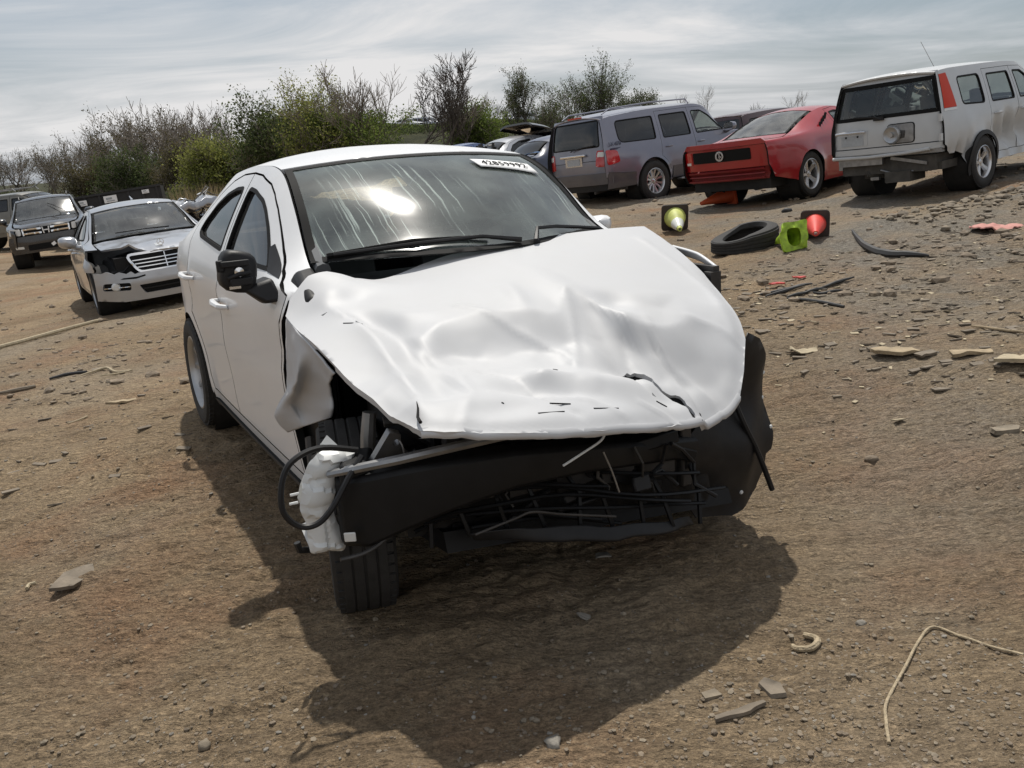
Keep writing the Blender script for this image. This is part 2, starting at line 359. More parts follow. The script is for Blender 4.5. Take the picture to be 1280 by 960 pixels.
def wheel(car_root,pos,sg,R,w,rimr,style,tyre_mat='tyre',rim_mat='alloy',steer=0.,lean=0.,dirty=None):
    """hub with tyre and spoked rim; sg = side the face looks to"""
    key=(R,w,rimr,style,rim_mat,tyre_mat)
    if key not in WHEEL_CACHE:
        t=MB(); h=w/2
        prof=[(rimr*.96,-h*.82),(rimr+.012,-h*.98),(rimr+(R-rimr)*.35,-h*1.06),(rimr+(R-rimr)*.75,-h*1.02),(R-.012,-h*.86),(R-.003,-h*.72)]
        g=.006
        tread=[]
        for a,b in ((-.72,-.42),(-.36,-.04),(.04,.36),(.42,.72)):
            tread+=[(R-g,a*h-.002),(R,a*h+.002),(R,b*h-.002),(R-g,b*h+.002)]
        prof=prof[:-1]+tread+[(r,-q) for r,q in prof[:-1][::-1]]
        t.lathe(prof,48,'y'); 
        # tread blocks: shoulder lugs
        for k in range(52):
            a=2*math.pi*k/52
            for sd in (-1,1):
                M=Matrix.Rotation(-a,3,'Y')
                t.box(M@Vector((R-.0085,sd*h*.80,0)),(.012,h*.22,2*math.pi*R/52*.70),rot=M)
        r=MB(); n=40; f=h*.62
        r.lathe([(rimr*.97,-h*.85),(rimr*1.01,-h*.9),(rimr*1.01,-h*.8),(rimr*.93,-h*.7),(rimr*.90,0),(rimr*.93,h*.7),(rimr*1.0,h*.88),(rimr*1.02,h*.95),(rimr*.985,h*.97),(rimr*.93,h*.86),(rimr*.90,h*.60),(rimr*.885,h*.3)],n,'y')
        ns={'five':5,'six':6,'ten':10,'steel':0,'seven':7}[style]
        if ns:
            for k in range(ns):
                a=2*math.pi*k/ns
                M=Matrix.Rotation(a,3,'Y')
                w0=.034 if ns<=7 else .018; w1=.022 if ns<=7 else .012; ww=w0*rimr/.2; w1=w1*rimr/.2*1.2
                offs=(-.25*rimr,.25*rimr) if style=='six' else (0,)
                for of in offs:
                    P=[]
                    for (x,yy,wd) in ((.12*rimr,f*.72,ww*.8 if not of else w1*.9),(.55*rimr,f*.86,ww*.75 if not of else w1*.8),(.93*rimr,f*1.08,ww*1.15 if not of else w1)):
                        o=of*min(1,(x-.1*rimr)/(.6*rimr))
                        P+=[(x,yy-.028,o-wd),(x,yy-.028,o+wd),(x,yy,o+wd*.65),(x,yy,o-wd*.65)]
                    P=[M@Vector(p) for p in P]
                    r.add(P,[(0,1,5,4),(1,2,6,5),(2,3,7,6),(3,0,4,7),(4,5,9,8),(5,6,10,9),(6,7,11,10),(7,4,8,11),(3,2,1,0),(8,9,10,11)])
            r.lathe([(.0,f*.86),(.13*rimr,f*.86),(.17*rimr,f*.80),(.25*rimr,f*.72),(.27*rimr,f*.5)],24,'y')
            for k in range(5):
                a=2*math.pi*(k+.5)/5
                r.lathe([(.0,f*.79),(.022,f*.79),(.022,f*.6)],8,'y',(.2*rimr*math.cos(a),0,.2*rimr*math.sin(a)))
        else:
            r.lathe([(0,f*.9),(.3*rimr,f*.9),(.5*rimr,f*.6),(.75*rimr,f*.75),(.9*rimr,f*.5)],32,'y')
        hub=MB(); hub.lathe([(0,h*.1),(rimr*.62,h*.1),(rimr*.66,h*.02),(rimr*.66,-h*.3),(rimr*.3,-h*.35),(.0,-h*.35)],28,'y')
        WHEEL_CACHE[key]=(t.build('tyre',tyre_mat),r.build('rim',rim_mat),hub.build('wheel','brake'))
        first=True
        objs=WHEEL_CACHE[key]
    else: first=False; objs=[o.copy() for o in WHEEL_CACHE[key]]
    if not first:
        for o in objs: COL.objects.link(o)
    ty,ri,hu=objs
    hu.parent=car_root; ty.parent=hu; ri.parent=hu
    hu.location=pos; hu.rotation_euler=(rad(lean),0,rad(steer)+(0 if sg>0 else math.pi))
    return hu
def seat(root,x,y,w=.5,mat='interior',h=.5,zb=.28):
    m=MB()
    def pad(c,d,tilt):
        M=Matrix.Rotation(rad(tilt),3,'Y'); m.box(c,d,rot=M)
    pad((x,y,zb+.14),(.52,w,.14),-8); pad((x-.30,y,zb+.14+h*.5),(.13,w*.95,h+.1),-14); 
    M=Matrix.Rotation(rad(-10),3,'Y'); m.box((x-.40,y,zb+.14+h+.16),(.10,w*.5,.17),rot=M)
    m.tube([(x-.38,y-.06,zb+.1+h),(x-.40,y-.06,zb+.14+h+.1)],.008,6); m.tube([(x-.38,y+.06,zb+.1+h),(x-.40,y+.06,zb+.14+h+.1)],.008,6)
    o=m.build('seat',mat,root); bev(o,.035,3); return o
def cabin(root,x0,x1,yw,zf,zb_,seats,rear=None,mat='interior',dashx=None,wheel_side=1):
    """dark floor tub, dashboard, steering wheel and seats"""
    m=MB()
    m.box(((x0+x1)/2,0,zf),(x0-x1,2*yw,.03))
    m.box((x0,0,(zf+zb_)/2-.03),(.03,2*yw,zb_-zf-.08)); m.box((x1,0,(zf+zb_)/2),(.03,2*yw,zb_-zf-.06))
    for sg in (-1,1): m.box(((x0+x1)/2,sg*yw,(zf+zb_)/2-.02),(x0-x1,.02,zb_-zf-.06))
    m.build('cabin_tub',mat,root,False)
    if dashx is not None:
        d=MB(); d.hexa([(dashx-.42,-yw+.01,zb_-.30),(dashx,-yw+.01,zb_-.3),(dashx,yw-.01,zb_-.3),(dashx-.42,yw-.01,zb_-.3),(dashx-.34,-yw+.03,zb_-.02),(dashx+.05,-yw+.03,zb_-.035),(dashx+.05,yw-.03,zb_-.035),(dashx-.34,yw-.03,zb_-.02)])
        d.box((dashx-.22,wheel_side*.36,zb_+.02),(.2,.36,.07))
        o=d.build('dashboard',mat,root); bev(o,.03,3)
        sw=MB(); sw.lathe([(.18+.016*math.cos(a),.016*math.sin(a)) for a in [i*math.pi/4 for i in range(8)]],28,'x',closed=True)
        sw.box((0,0,0),(.03,.34,.05)); sw.box((0,0,-.08),(.03,.05,.17))
        w_=sw.build('steering_wheel',mat,root); w_.location=(dashx-.52,wheel_side*.36,zb_-.02); w_.rotation_euler=(0,rad(28),0)
    for (x,y,w,h) in seats: seat(root,x,y,w,mat,h)
def handle(root,p,sg,mat,L=.17,dz=0.):
    m=MB(); m.tube([(-L/2,0,0),(-L/2+.02,sg*.035,.002),(0,sg*.042,.004),(L/2-.03,sg*.035,.002),(L/2,0,0)],[.010,.014,.016,.014,.010],8,squash=1.0)
    o=m.build('door_handle',mat,root); o.location=p; o.rotation_euler=(0,rad(dz),0); return o
def door_mirror(root,p,sg,mat,sz=1.0,fold=0):
    """housing on a stalk with the mirror glass facing backwards"""
    V=[];Fc=[]
    n=14; rings=[(-.055,.92,1),(-.05,1,1),(-.01,1.0,1),(.05,.9,.9),(.085,.62,.62),(.098,.2,.2)]
    m=MB()
    for (x,a,b) in rings:
        for k in range(n):
            t=2*math.pi*k/n; cy=abs(math.cos(t))**.7*math.copysign(1,math.cos(t)); cz=abs(math.sin(t))**.7*math.copysign(1,math.sin(t))
            m.V.append((x*sz,sg*(.10+.115*cy*a)*sz,(.075*cz*b+.01*cy)*sz))
    for i in range(len(rings)-1):
        for k in range(n): m.F.append((i*n+k,i*n+(k+1)%n,(i+1)*n+(k+1)%n,(i+1)*n+k))
    m.F.append(tuple(range((len(rings)-1)*n,len(rings)*n)))
    m.tube([(.0,-sg*.06*sz,-.085*sz),(.01,sg*.0,-.08*sz),(.015,sg*.06*sz,-.05*sz)],[.028*sz,.03*sz,.035*sz],8)
    o=m.build('door_mirror',mat,root); o.location=p; o.rotation_euler=(0,0,rad(fold*sg))
    g=MB(); 
    for k in range(n):
        t=2*math.pi*k/n; cy=abs(math.cos(t))**.7*math.copysign(1,math.cos(t)); cz=abs(math.sin(t))**.7*math.copysign(1,math.sin(t))
        g.V.append((-.052*sz,sg*(.10+.108*cy)*sz,(.068*cz+.01*cy)*sz))
    g.F.append(tuple(range(n))); g.build('mirror_glass','chrome',o,False)
    return o
def wiper(root,pts,mat='black_plastic',r=.008):
    m=MB(); m.tube(pts,[r*1.4]+[r]*(len(pts)-1),6); return m.build('wiper',mat,root)
def plate(root,c,w,h,mat,rot=(0,0,0),parent=None):
    m=MB(); m.box((0,0,0),(.006,w,h)); o=m.build('licence_plate',mat,parent or root,False); o.location=c; o.rotation_euler=rot; return o
def text(name,s,size,mat,parent,M,ext=.0008):
    cu=bpy.data.curves.new(name,'FONT'); cu.body=s; cu.size=size; cu.align_x='CENTER'; cu.align_y='CENTER'; cu.extrude=ext; cu.resolution_u=2
    o=bpy.data.objects.new(name,cu); COL.objects.link(o)
    dg=bpy.context.evaluated_depsgraph_get(); me=bpy.data.meshes.new_from_object(o.evaluated_get(dg)); bpy.data.objects.remove(o)
    me.materials.clear(); me.materials.append(MATS[mat]); q=bpy.data.objects.new(name,me); COL.objects.link(q); q.parent=parent; q.matrix_local=M; return q
def frame_m(origin,xa,ya):
    xa=Vector(xa).normalized(); za=xa.cross(Vector(ya)).normalized(); ya=za.cross(xa)
    return Matrix(((xa.x,ya.x,za.x,origin[0]),(xa.y,ya.y,za.y,origin[1]),(xa.z,ya.z,za.z,origin[2]),(0,0,0,1)))

# ------------------------------------------------------------------ materials used by the vehicles
pm('white_paint_sun_dim',(.475,.48,.49),.5,spec=.3,dust=.14,dustcol=(.40,.38,.34),var=.015,vs=2)  # dusty matte copy of the white, darkened to offset sun on the hood
pm('white_paint',(.70,.705,.71),.36,coat=.4,dust=.10,dustcol=(.42,.38,.32),var=.015,vs=2)  # the same white, made lighter for the shaded body sides
pm('black_plastic',(.011,.011,.012),.5,var=.25,vs=20,bump=.05,bs=300,dust=.08,dustcol=(.06,.05,.04),spec=.3)
pm('black_gloss',(.008,.008,.009),.12,coat=.8,dust=.06,dustcol=(.08,.07,.055))
pm('bay_black',(.006,.006,.0065),.5,var=.3,vs=15,dust=.08,dustcol=(.02,.017,.014),spec=.25)
pm('rubber_trim',(.010,.010,.010),.7,spec=.15)
pm('tyre',(.017,.0165,.016),.78,var=.3,vs=30,bump=.12,bs=180,dust=.35,dustcol=(.055,.046,.036))
pm('alloy',(.42,.425,.43),.34,metal=.85,var=.08,dust=.3,dustcol=(.16,.13,.10))
pm('alloy_bright',(.62,.62,.63),.25,metal=.9,var=.05,dust=.22,dustcol=(.2,.17,.13))
pm('brake',(.05,.04,.032),.7,metal=.5,var=.4,vs=20)
pm('interior',(.055,.056,.058),.75,var=.25,vs=8)
pm('interior_grey',(.14,.145,.15),.8,var=.15,vs=8)
pm('interior_tan',(.19,.165,.13),.8,var=.15,vs=8)
pm('chrome',(.78,.78,.79),.10,metal=1)
pm('steel',(.30,.30,.30),.42,metal=.85,var=.2,vs=14,dust=.3,dustcol=(.10,.08,.06))
pm('dark_steel',(.055,.052,.05),.55,metal=.5,var=.35,vs=12,dust=.3,dustcol=(.09,.07,.05))
pm('tank_white',(.62,.63,.62),.42,var=.06,vs=6,dust=.2,dustcol=(.3,.27,.22))
pm('lamp_red',(.42,.012,.014),.12,coat=1)
pm('lamp_clear',(.62,.62,.60),.12,coat=1)
pm('lamp_orange',(.50,.035,.006),.35,spec=.25)
pm('paper_white',(.80,.80,.79),.55)
pm('ink_black',(.010,.010,.010),.7,spec=.12)
pm('plate_grey',(.36,.38,.40),.45,var=.1,vs=30)
pm('silver_paint',(.40,.41,.43),.28,metal=.55,coat=.8,dust=.08,dustcol=(.38,.35,.31),var=.03)
pm('silver_warm',(.47,.48,.485),.42,metal=.10,coat=.25,dust=.06,dustcol=(.35,.33,.30),var=.03)
pm('grey_paint',(.20,.203,.245),.28,metal=.45,coat=.8,dust=.08,dustcol=(.30,.27,.26),var=.03)
pm('grey_paint_low',(.085,.082,.092),.36,metal=.4,coat=.5,dust=.3,dustcol=(.20,.18,.16),var=.05)
pm('red_paint',(.31,.008,.012),.28,coat=.7,dust=.05,dustcol=(.30,.10,.08),var=.05)
pm('red_primer',(.20,.008,.010),.55,var=.15,dust=.2,dustcol=(.15,.08,.06))
pm('black_paint',(.012,.012,.014),.25,coat=.9,dust=.14,dustcol=(.13,.11,.085))
pm('maroon_paint',(.045,.012,.014),.3,coat=.6,dust=.08,dustcol=(.1,.07,.06))
pm('blue_paint',(.035,.075,.20),.3,coat=.8,dust=.2,dustcol=(.2,.2,.2))
pm('navy_paint',(.018,.026,.065),.3,coat=.8,dust=.15,dustcol=(.15,.14,.13))
pm('beige_paint',(.15,.147,.13),.4,metal=.3,coat=.5,dust=.3,dustcol=(.3,.26,.2),var=.05)
pm('tarp_blue',(.16,.30,.58),.30,var=.25,vs=5,bump=.4,bs=9)
pm('underbody',(.014,.013,.012),.8,var=.4,vs=10)
pm('underseal',(.05,.046,.04),.8,var=.4,vs=10,dust=.3,dustcol=(.10,.085,.065))
glass('glass_clear',(.72,.79,.76),haze=.05)
glass('glass_hero',(.70,.80,.76),haze=.15,hazecol=(.46,.53,.49),streak=.55,gloss2=.034,dusty=.06)
glass('glass_side',(.10,.11,.115),haze=.05,hazecol=(.36,.36,.35))
glass('glass_dark',(.035,.036,.04),haze=.035,hazecol=(.3,.3,.3))
glass('glass_dusty',(.45,.5,.48),haze=.22,hazecol=(.40,.40,.38),dusty=.12,gloss2=.01)

# ------------------------------------------------------------------ the wrecked white sedan
def vnoise(x,y,seed=0):
    """smooth value noise in [-1,1], vectorised"""
    x=np.asarray(x,float); y=np.asarray(y,float); xi=np.floor(x).astype(np.int64); yi=np.floor(y).astype(np.int64); fx=x-xi; fy=y-yi
    fx=fx*fx*(3-2*fx); fy=fy*fy*(3-2*fy)
    def h(a,b):
        n=(a*374761393+b*668265263+seed*974634777)&0xffffffff; n=((n^(n>>13))*1274126177)&0xffffffff; return ((n^(n>>16))&0xffff)/32767.5-1
    return (h(xi,yi)*(1-fx)+h(xi+1,yi)*fx)*(1-fy)+(h(xi,yi+1)*(1-fx)+h(xi+1,yi+1)*fx)*fy
def fbm(x,y,o=4,seed=0,g=.5):
    r=0;a=1
    for i in range(o): r=r+a*vnoise(x*2**i,y*2**i,seed+i*17); a*=g
    return r
# ---- crumpled bonnet of the white sedan: thin-plate surface through measured points
HOOD_CP = np.array([
 (-.45,-.73,1.045),(-.40,-.62,1.035),(-.45,-.50,1.00),(-.47,-.20,1.045),(-.47,.1,1.07),(-.45,.40,1.08),(-.42,.70,1.075),
 (-.35,-.845,.94),(.0,-.862,.885),(.25,-.85,.83),(.55,-.82,.775),(.68,-.80,.775),
 (.76,-.445,.725),(.72,-.2,.69),(.68,.07,.635),(.60,.307,.665),(.45,.47,.79),(.05,.65,.92),
 (-.2,0.,1.03),(0,.2,.985),(.02,-.3,.965),(.30,-.1,.89),(.30,-.5,.87),(.52,-.3,.80),(.45,.2,.80),(-.2,.5,1.02)])
def _tps(cp):
    P=cp[:,:2]; n=len(P)
    r2=((P[:,None]-P[None])**2).sum(-1)
    K=.5*r2*np.log(r2+1e-12)+1e-3*np.eye(n)
    A=np.zeros((n+3,n+3)); A[:n,:n]=K; A[:n,n]=1; A[:n,n+1:]=P; A[n,:n]=1; A[n+1:,:n]=P.T
    w=np.linalg.solve(A,np.concatenate([cp[:,2],np.zeros(3)]))
    def f(x,y):
        x=np.asarray(x,float); y=np.asarray(y,float)
        r2=(x[...,None]-P[:,0])**2+(y[...,None]-P[:,1])**2
        return (.5*r2*np.log(r2+1e-12))@w[:n]+w[n]+w[n+1]*x+w[n+2]*y
    return f
hood_base=_tps(HOOD_CP)

_xt=pch([(-.70,.10),(-.55,.06),(-.49,.04),(-.36,.045),(-.21,.10),(-.14,.13),(-.03,.02),(.0,.05),(.06,.24),(.15,.29),(.33,.27),(.45,.30)])
_xl=pch([(-.70,.33),(-.55,.31),(-.487,.39),(-.37,.47),(-.28,.447),(-.167,.445),(-.10,.42),(-.05,.52),(.136,.51),(.33,.45),(.45,.44)])
def _ss(a,b,x): t=np.clip((x-a)/(b-a),0,1); return t*t*(3-2*t)
def _facets():
    rn=np.random.RandomState(14); P=[]
    for k in range(4000):
        q=np.array([rn.uniform(.02,.78),rn.uniform(-.84,.46)])
        if all(np.hypot(*(q-p[:2]))>.085 for p in P): P.append(np.array([q[0],q[1],rn.randn()*.0105]))
    for x in np.linspace(-.1,.95,8): P+= [np.array([x,-1.05,0]),np.array([x,.75,0])]
    for y in np.linspace(-.9,.6,8): P+= [np.array([-.12,y,0]),np.array([.98,y,0])]
    P=np.array(P); t=delaunay_2d_cdt([Vector((float(a),float(b))) for a,b in P[:,:2]],[],[],0,1e-6)
    return np.array([(v.x,v.y) for v in t[0]]),P,[f for f in t[2] if len(f)==3],t[3]
_fv,_fp,_ft,_fo=_facets(); _fz=np.array([_fp[o[0],2] if len(o) else 0. for o in _fo])
def facet_z(x,y):
    """crisp buckles: piecewise planar offsets over an irregular triangulation"""
    x=np.asarray(x,float); y=np.asarray(y,float); z=np.zeros(np.broadcast(x,y).shape)
    for a,b,c in _ft:
        A,B,C_=_fv[a],_fv[b],_fv[c]; d=(B[1]-C_[1])*(A[0]-C_[0])+(C_[0]-B[0])*(A[1]-C_[1])
        if abs(d)<1e-9: continue
        u=((B[1]-C_[1])*(x-C_[0])+(C_[0]-B[0])*(y-C_[1]))/d; v=((C_[1]-A[1])*(x-C_[0])+(A[0]-C_[0])*(y-C_[1]))/d; w=1-u-v; ok=(u>=-1e-9)&(v>=-1e-9)&(w>=-1e-9)
        z=np.where(ok,u*_fz[a]+v*_fz[b]+w*_fz[c],z)
    return z
def hood_z(x,y):
    x=np.asarray(x,float); y=np.asarray(y,float); z=hood_base(x,y)
    fade=_ss(-.74,-.52,y)*(1-_ss(.24,.42,y)); xt=_xt(y); xl=_xl(y)
    am=np.interp(y,[-.62,-.50,-.25,-.17,-.11,-.04,.03,.075,.12,.25,.38],[.5,1.05,1.05,.75,.35,1.1,1.0,.45,1.0,1.05,.6])
    xt=xt+.010*vnoise(y*14,x*0+1,5); xt=xt+.115; xl=xt+.52*(xl+.03-xt)+.10*(xl-xt<.12)+.014*vnoise(y*12,x*0+3,6)
    a=.012*fade*am; b=.042*fade*am
    q=np.clip((x-xt)/(xl-xt),0,1); q=.65*q+.35*q*q*(3-2*q)
    d=np.where(x<xt,a*np.clip(1+(x-xt)/.34,0,1)**1.5,np.where(x<xl,a-(a+b)*q,-b*(1-_ss(0,.26,x-xl))))
    z=z+d
    # fold running forward from the hole at the right rear corner
    cy=np.interp(x,[-.3,-.07,.135,.5,.66],[-.76,-.705,-.707,-.735,-.79]); dd=y-cy
    z=z+.020*np.exp(-np.abs(dd)/.035)*_ss(-.32,-.1,x)*(1-_ss(.5,.66,x))
    z=z-.016*np.exp(-((dd-.07)/.035)**2)*_ss(-.15,.1,x)*(1-_ss(.45,.62,x))
    for (px,py,sx,sy,ro,am) in ((-.03,-.66,.10,.05,20,-.030),(.02,-.60,.12,.06,60,.014),(.56,-.44,.05,.09,-20,-.026),(.53,-.36,.04,.04,30,.018),(.50,-.08,.05,.06,30,-.026),
        (.58,-.16,.05,.10,-15,.022),(.62,.0,.04,.05,0,-.018),(.60,.14,.05,.05,0,.012),(.22,.10,.06,.05,35,-.022),(.34,.06,.05,.05,10,.018),(.60,-.70,.06,.10,0,.012),(.66,-.55,.04,.10,0,-.012),
        (-.28,-.72,.06,.07,0,.022),(-.22,-.62,.07,.07,0,-.012),(.42,.30,.05,.06,0,-.008),(.10,-.20,.12,.03,-12,.010),(.2,-.62,.09,.04,-30,-.010)):
        c_,s_=math.cos(rad(ro)),math.sin(rad(ro)); u=(x-px)*c_+(y-py)*s_; v=-(x-px)*s_+(y-py)*c_
        z=z+am*np.exp(-(u/sx)**2-(v/sy)**2)
    # sharp fold lines in the buckled sheet
    for (pl,am_,wd) in (([(0.080,-.40),(0.260,-.30),(0.390,-.20),(0.480,-.22)],0.0090,0.0128),([(0.110,-.02),(0.280,-.10),(0.460,-.20)],0.0083,0.0112),([(0.320,.05),(0.460,-.02),(0.580,-.06)],-0.0083,0.0104),([(0.340,.14),(0.480,.10),(0.560,.16),(0.660,.20)],0.0075,0.0112),([(0.360,.30),(0.420,.38),(0.500,.43)],0.0075,0.0128),([(0.420,-.50),(0.520,-.42),(0.620,-.43),(0.710,-.36)],-0.0090,0.0104),([(0.620,-.43),(0.640,-.30),(0.710,-.22)],0.0075,0.0112),([(0.160,-.60),(0.360,-.56),(0.560,-.60),(0.700,-.70)],0.0067,0.0144),([(0.660,-.12),(0.710,-.02),(0.710,-.08)],0.0067,0.0080),([(0.580,.02),(0.660,.10),(0.700,.16)],-0.0067,0.0096),([(-0.300,.60),(-0.040,.58),(0.210,.52),(0.440,.42)],0.0075,0.0176)):
        dmin=np.full(np.broadcast(x,y).shape,9.)
        for (ax,ay),(bx_,by_) in zip(pl[:-1],pl[1:]):
            t=np.clip(((x-ax)*(bx_-ax)+(y-ay)*(by_-ay))/((bx_-ax)**2+(by_-ay)**2),0,1); dmin=np.minimum(dmin,np.hypot(x-ax-t*(bx_-ax),y-ay-t*(by_-ay)))
        z=z+am_*np.exp(-dmin/wd)
    w=_ss(.0,.5,x)
    z=z+.62*facet_z(x,y)*_ss(.16,.34,x)*(1-.95*_ss(.58,.73,x))+(.0015*fbm(x*7+3,y*7,3,5)+.0015*np.abs(fbm(x*14,y*10,2,9)))*w+.0012*fbm(x*5,y*5,2,3)
    # front lip turns down, long left edge rolls over
    return z
def grid_surf(P,n=8):
    """smooth patch through a coarse grid of points (rows x cols x 3)"""
    P=np.array(P,float); R,Cn=P.shape[:2]
    def res(A,m):
        k=A.shape[0]; t=np.linspace(0,k-1,(k-1)*m+1); i=np.clip(t.astype(int),0,k-2); f=(t-i).reshape(-1,*([1]*(A.ndim-1)))
        g=lambda j: A[np.clip(j,0,k-1)]
        p0,p1,p2,p3=g(i-1),g(i),g(i+1),g(i+2)
        s=.75   # between straight folds and smooth
        cr=.5*(2*p1+(p2-p0)*f+(2*p0-5*p1+4*p2-p3)*f**2+(3*p1-p0-3*p2+p3)*f**3)
        return s*cr+(1-s)*(p1*(1-f)+p2*f)
    Q=res(P,n); Q=np.swapaxes(res(np.swapaxes(Q,0,1),n),0,1)
    a,b=Q.shape[:2]; Fc=[(i*b+j,i*b+j+1,(i+1)*b+j+1,(i+1)*b+j) for i in range(a-1) for j in range(b-1)]
    return Q.reshape(-1,3),Fc
def solid(o,t,off=-1):
    m=o.modifiers.new('solid','SOLIDIFY'); m.thickness=t; m.offset=off; return o
HX,HY,HZ,HYAW=.1617,3.1059,-.0114,rad(-62.183)
hero=empty('wrecked_sedan',(HX,HY,HZ),HYAW,'wrecked white four-door sedan with crumpled hood and missing front bumper','car')
def build_hero():
    r=hero
    c=Car(r,W=[(-3.45,.66),(-3.3,.74),(-3.0,.80),(-2.6,.835),(-1.5,.845),(-.4,.838),(.2,.83)],
      prof=[(.18,.925),(.28,.965),(.34,.972),(.48,.978),(.66,.992),(.76,.988),(.83,.997),(.88,1.0),(.93,.985),(1.0,.958),(1.06,.935)],
      belt=[(-3.45,.985),(-3.0,1.01),(-2.4,1.045),(-2.0,1.03),(-1.2,1.005),(-.4,.985),(.2,.96)],
      yr=[(-3.45,.60),(-3.0,.585),(-2.6,.56),(-2.2,.565),(-1.6,.575),(-1.21,.585),(-.9,.625),(-.63,.668),(-.4,.70),(.2,.72)],
      zc=[(.0,1.0),(-.2,1.03),(-.345,1.062),(-.7,1.264),(-1.0,1.398),(-1.12,1.434),(-1.3,1.464),(-1.65,1.485),(-2.1,1.463),(-2.4,1.41),(-2.7,1.29),(-3.0,1.13),(-3.15,1.08),(-3.45,1.05)],
      drop=[(.0,.02),(-.35,.008),(-.8,.009),(-1.12,.034),(-1.65,.066),(-2.2,.07),(-2.7,.06),(-3.15,.04),(-3.45,.06)],
      bow=[(-3.45,-.1),(-3,-.1),(-2.4,-.04),(-1.7,0),(-1.21,.09),(-.63,.285),(-.2,.285)],
      zs=.18,k=[(-.3,1.3),(-.9,1.12),(-2.2,1.12),(-3.2,1.5)],arches=((-2.57,.31,.345,.012,.05),))
    AR=.345
    fd=[(-.50,.30),(-.575,.50),(-.575,.70),(-.48,.92),(-.455,.975),(-.60,1.0),(-.70,1.035),(-.80,1.10),(-.9,1.178),(-1.0,1.248),(-1.1,1.302),(-1.2,1.340),(-1.4,1.376),(-1.57,1.386),(-1.575,1.0),(-1.60,.62),(-1.56,.30)]
    rdoor=[(-1.58,1.386),(-1.80,1.380),(-2.0,1.352),(-2.2,1.292),(-2.36,1.21),(-2.45,1.12),(-2.46,1.02),(-2.38,.86)]+[(x,z) for x,z in arc(-2.57,.31,AR+.05,70,8,8)]+[(-2.16,.30),(-1.568,.30),(-1.608,.62),(-1.583,1.0)]
    fw_=[(-.80,1.035),(-.9,1.115),(-1.0,1.188),(-1.1,1.244),(-1.2,1.284),(-1.38,1.320),(-1.525,1.332),(-1.53,1.052)]
    rw=[(-1.635,1.332),(-1.80,1.326),(-1.98,1.298),(-2.14,1.245),(-2.27,1.165),(-2.30,1.115),(-2.22,1.088),(-1.635,1.055)]
    fw_=roundp(fw_,[.02,.03,.03,.03,.03,.03,.045,.03],4); rw=roundp(rw,[.045,.03,.03,.03,.04,.03,.03,.03],4)
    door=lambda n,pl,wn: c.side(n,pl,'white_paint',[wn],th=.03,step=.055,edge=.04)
    gap=lambda pl: offp(pl,.008)
    # body side: A pillar, roof rail, quarter, sill
    bs=[(-.36,'r'),(-.66,'r'),(-1.2,'r'),(-1.9,'r'),(-2.6,'r'),(-3.1,'r'),(-3.42,'r'),(-3.45,.80),(-3.44,.42),(-3.30,.26),(-2.96,.24)]+arc(-2.57,.31,AR,-12,192,22)[:0]+[(-2.57+AR*math.cos(rad(a)),.31+AR*math.sin(rad(a))) for a in range(190,-17,-9)]+[(-2.2,.20),(-.47,.20),(-.47,.30),(-.545,.50),(-.545,.70),(-.44,.93),(-.40,1.0),(-.36,1.01)]
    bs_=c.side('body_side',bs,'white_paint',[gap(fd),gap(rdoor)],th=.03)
    for (d,w_,nm) in ((fd,fw_,'front'),(rdoor,rw,'rear')):
        ds=door('door',d,w_)
        for sg,dobj in zip((-1,1),ds):
            g=c.side('window',offp(w_,.012),'glass_side',off=-.014,th=0,sides=(sg,),parent=dobj)[0]
            f=c.frame('window_trim',offp(w_,.004),.016,'rubber_trim',off=.003,sides=(sg,),parent=dobj)[0]
            hx,hz=((-1.46,.835) if nm=='front' else (-2.30,.885))
            handle(dobj,c.ym(hx,hz,sg),sg,'white_paint',.19,dz=3)
            if nm=='front':
                sail=c.side('mirror_sail',[(-.66,1.015),(-.80,1.030),(-.895,1.112),(-.87,1.125)],'black_plastic',off=.004,sides=(sg,),parent=dobj,th=.01)[0]
                # inner lining so the door has depth
                c.side('door_lining',[(-.6,.36),(-.6,1.0),(-1.5,1.02),(-1.5,.36)],'interior',off=-.09,th=0,sides=(sg,),parent=dobj,step=.15)
    # dark jamb behind the open door gap
    c.side('door_jamb',[(-.25,.34),(-.25,1.0),(-.50,1.02),(-.66,.9),(-.68,.34)],'bay_black',off=-.05,th=0,step=.1)
    c.side('sill_trim',[(-.47,.198),(-2.2,.198),(-2.2,.235),(-.47,.235)],'underseal',off=.012,th=.03)
    # roof and glass
    ys=np.linspace(-1,1,13)
    arcx=lambda xc,xs,yw: [(xs+(xc-xs)*(1-u*u),u*yw) for u in ys]
    hd=arcx(-1.115,-1.205,.577); rg=arcx(-2.44,-2.38,.560)
    mids=[(-1.5,.574),(-1.9,.570),(-2.2,.563)]
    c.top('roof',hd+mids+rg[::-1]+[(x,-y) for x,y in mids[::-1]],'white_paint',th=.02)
    wsb=arcx(-.365,-.645,.655); wst=arcx(-1.112,-1.195,.568)
    side_l=[(-.9,.612)]; ws=wsb+side_l+wst[::-1]+[(x,-y) for x,y in side_l]
    c.top('windshield',ws,'glass_hero',off=-.006,th=0,step=.05)
    ins=offp(subd(ws,.06),-.030)
    c.top('windshield_seal',subd(ws,.06),'ink_black',[ins],off=-.003,th=.006,step=.05)
    band=arcx(-1.02,-1.095,.53)
    rgt=arcx(-2.46,-2.40,.55); rgb=arcx(-3.08,-2.98,.56)
    c.top('rear_window',rgt+rgb[::-1],'glass_side',off=-.006,th=0)
    tl=arcx(-3.10,-3.0,.575)
    c.top('trunk_lid',tl+[(-3.40,.58),(-3.44,.3),(-3.45,0),(-3.44,-.3),(-3.40,-.58)],'white_paint',th=.02)
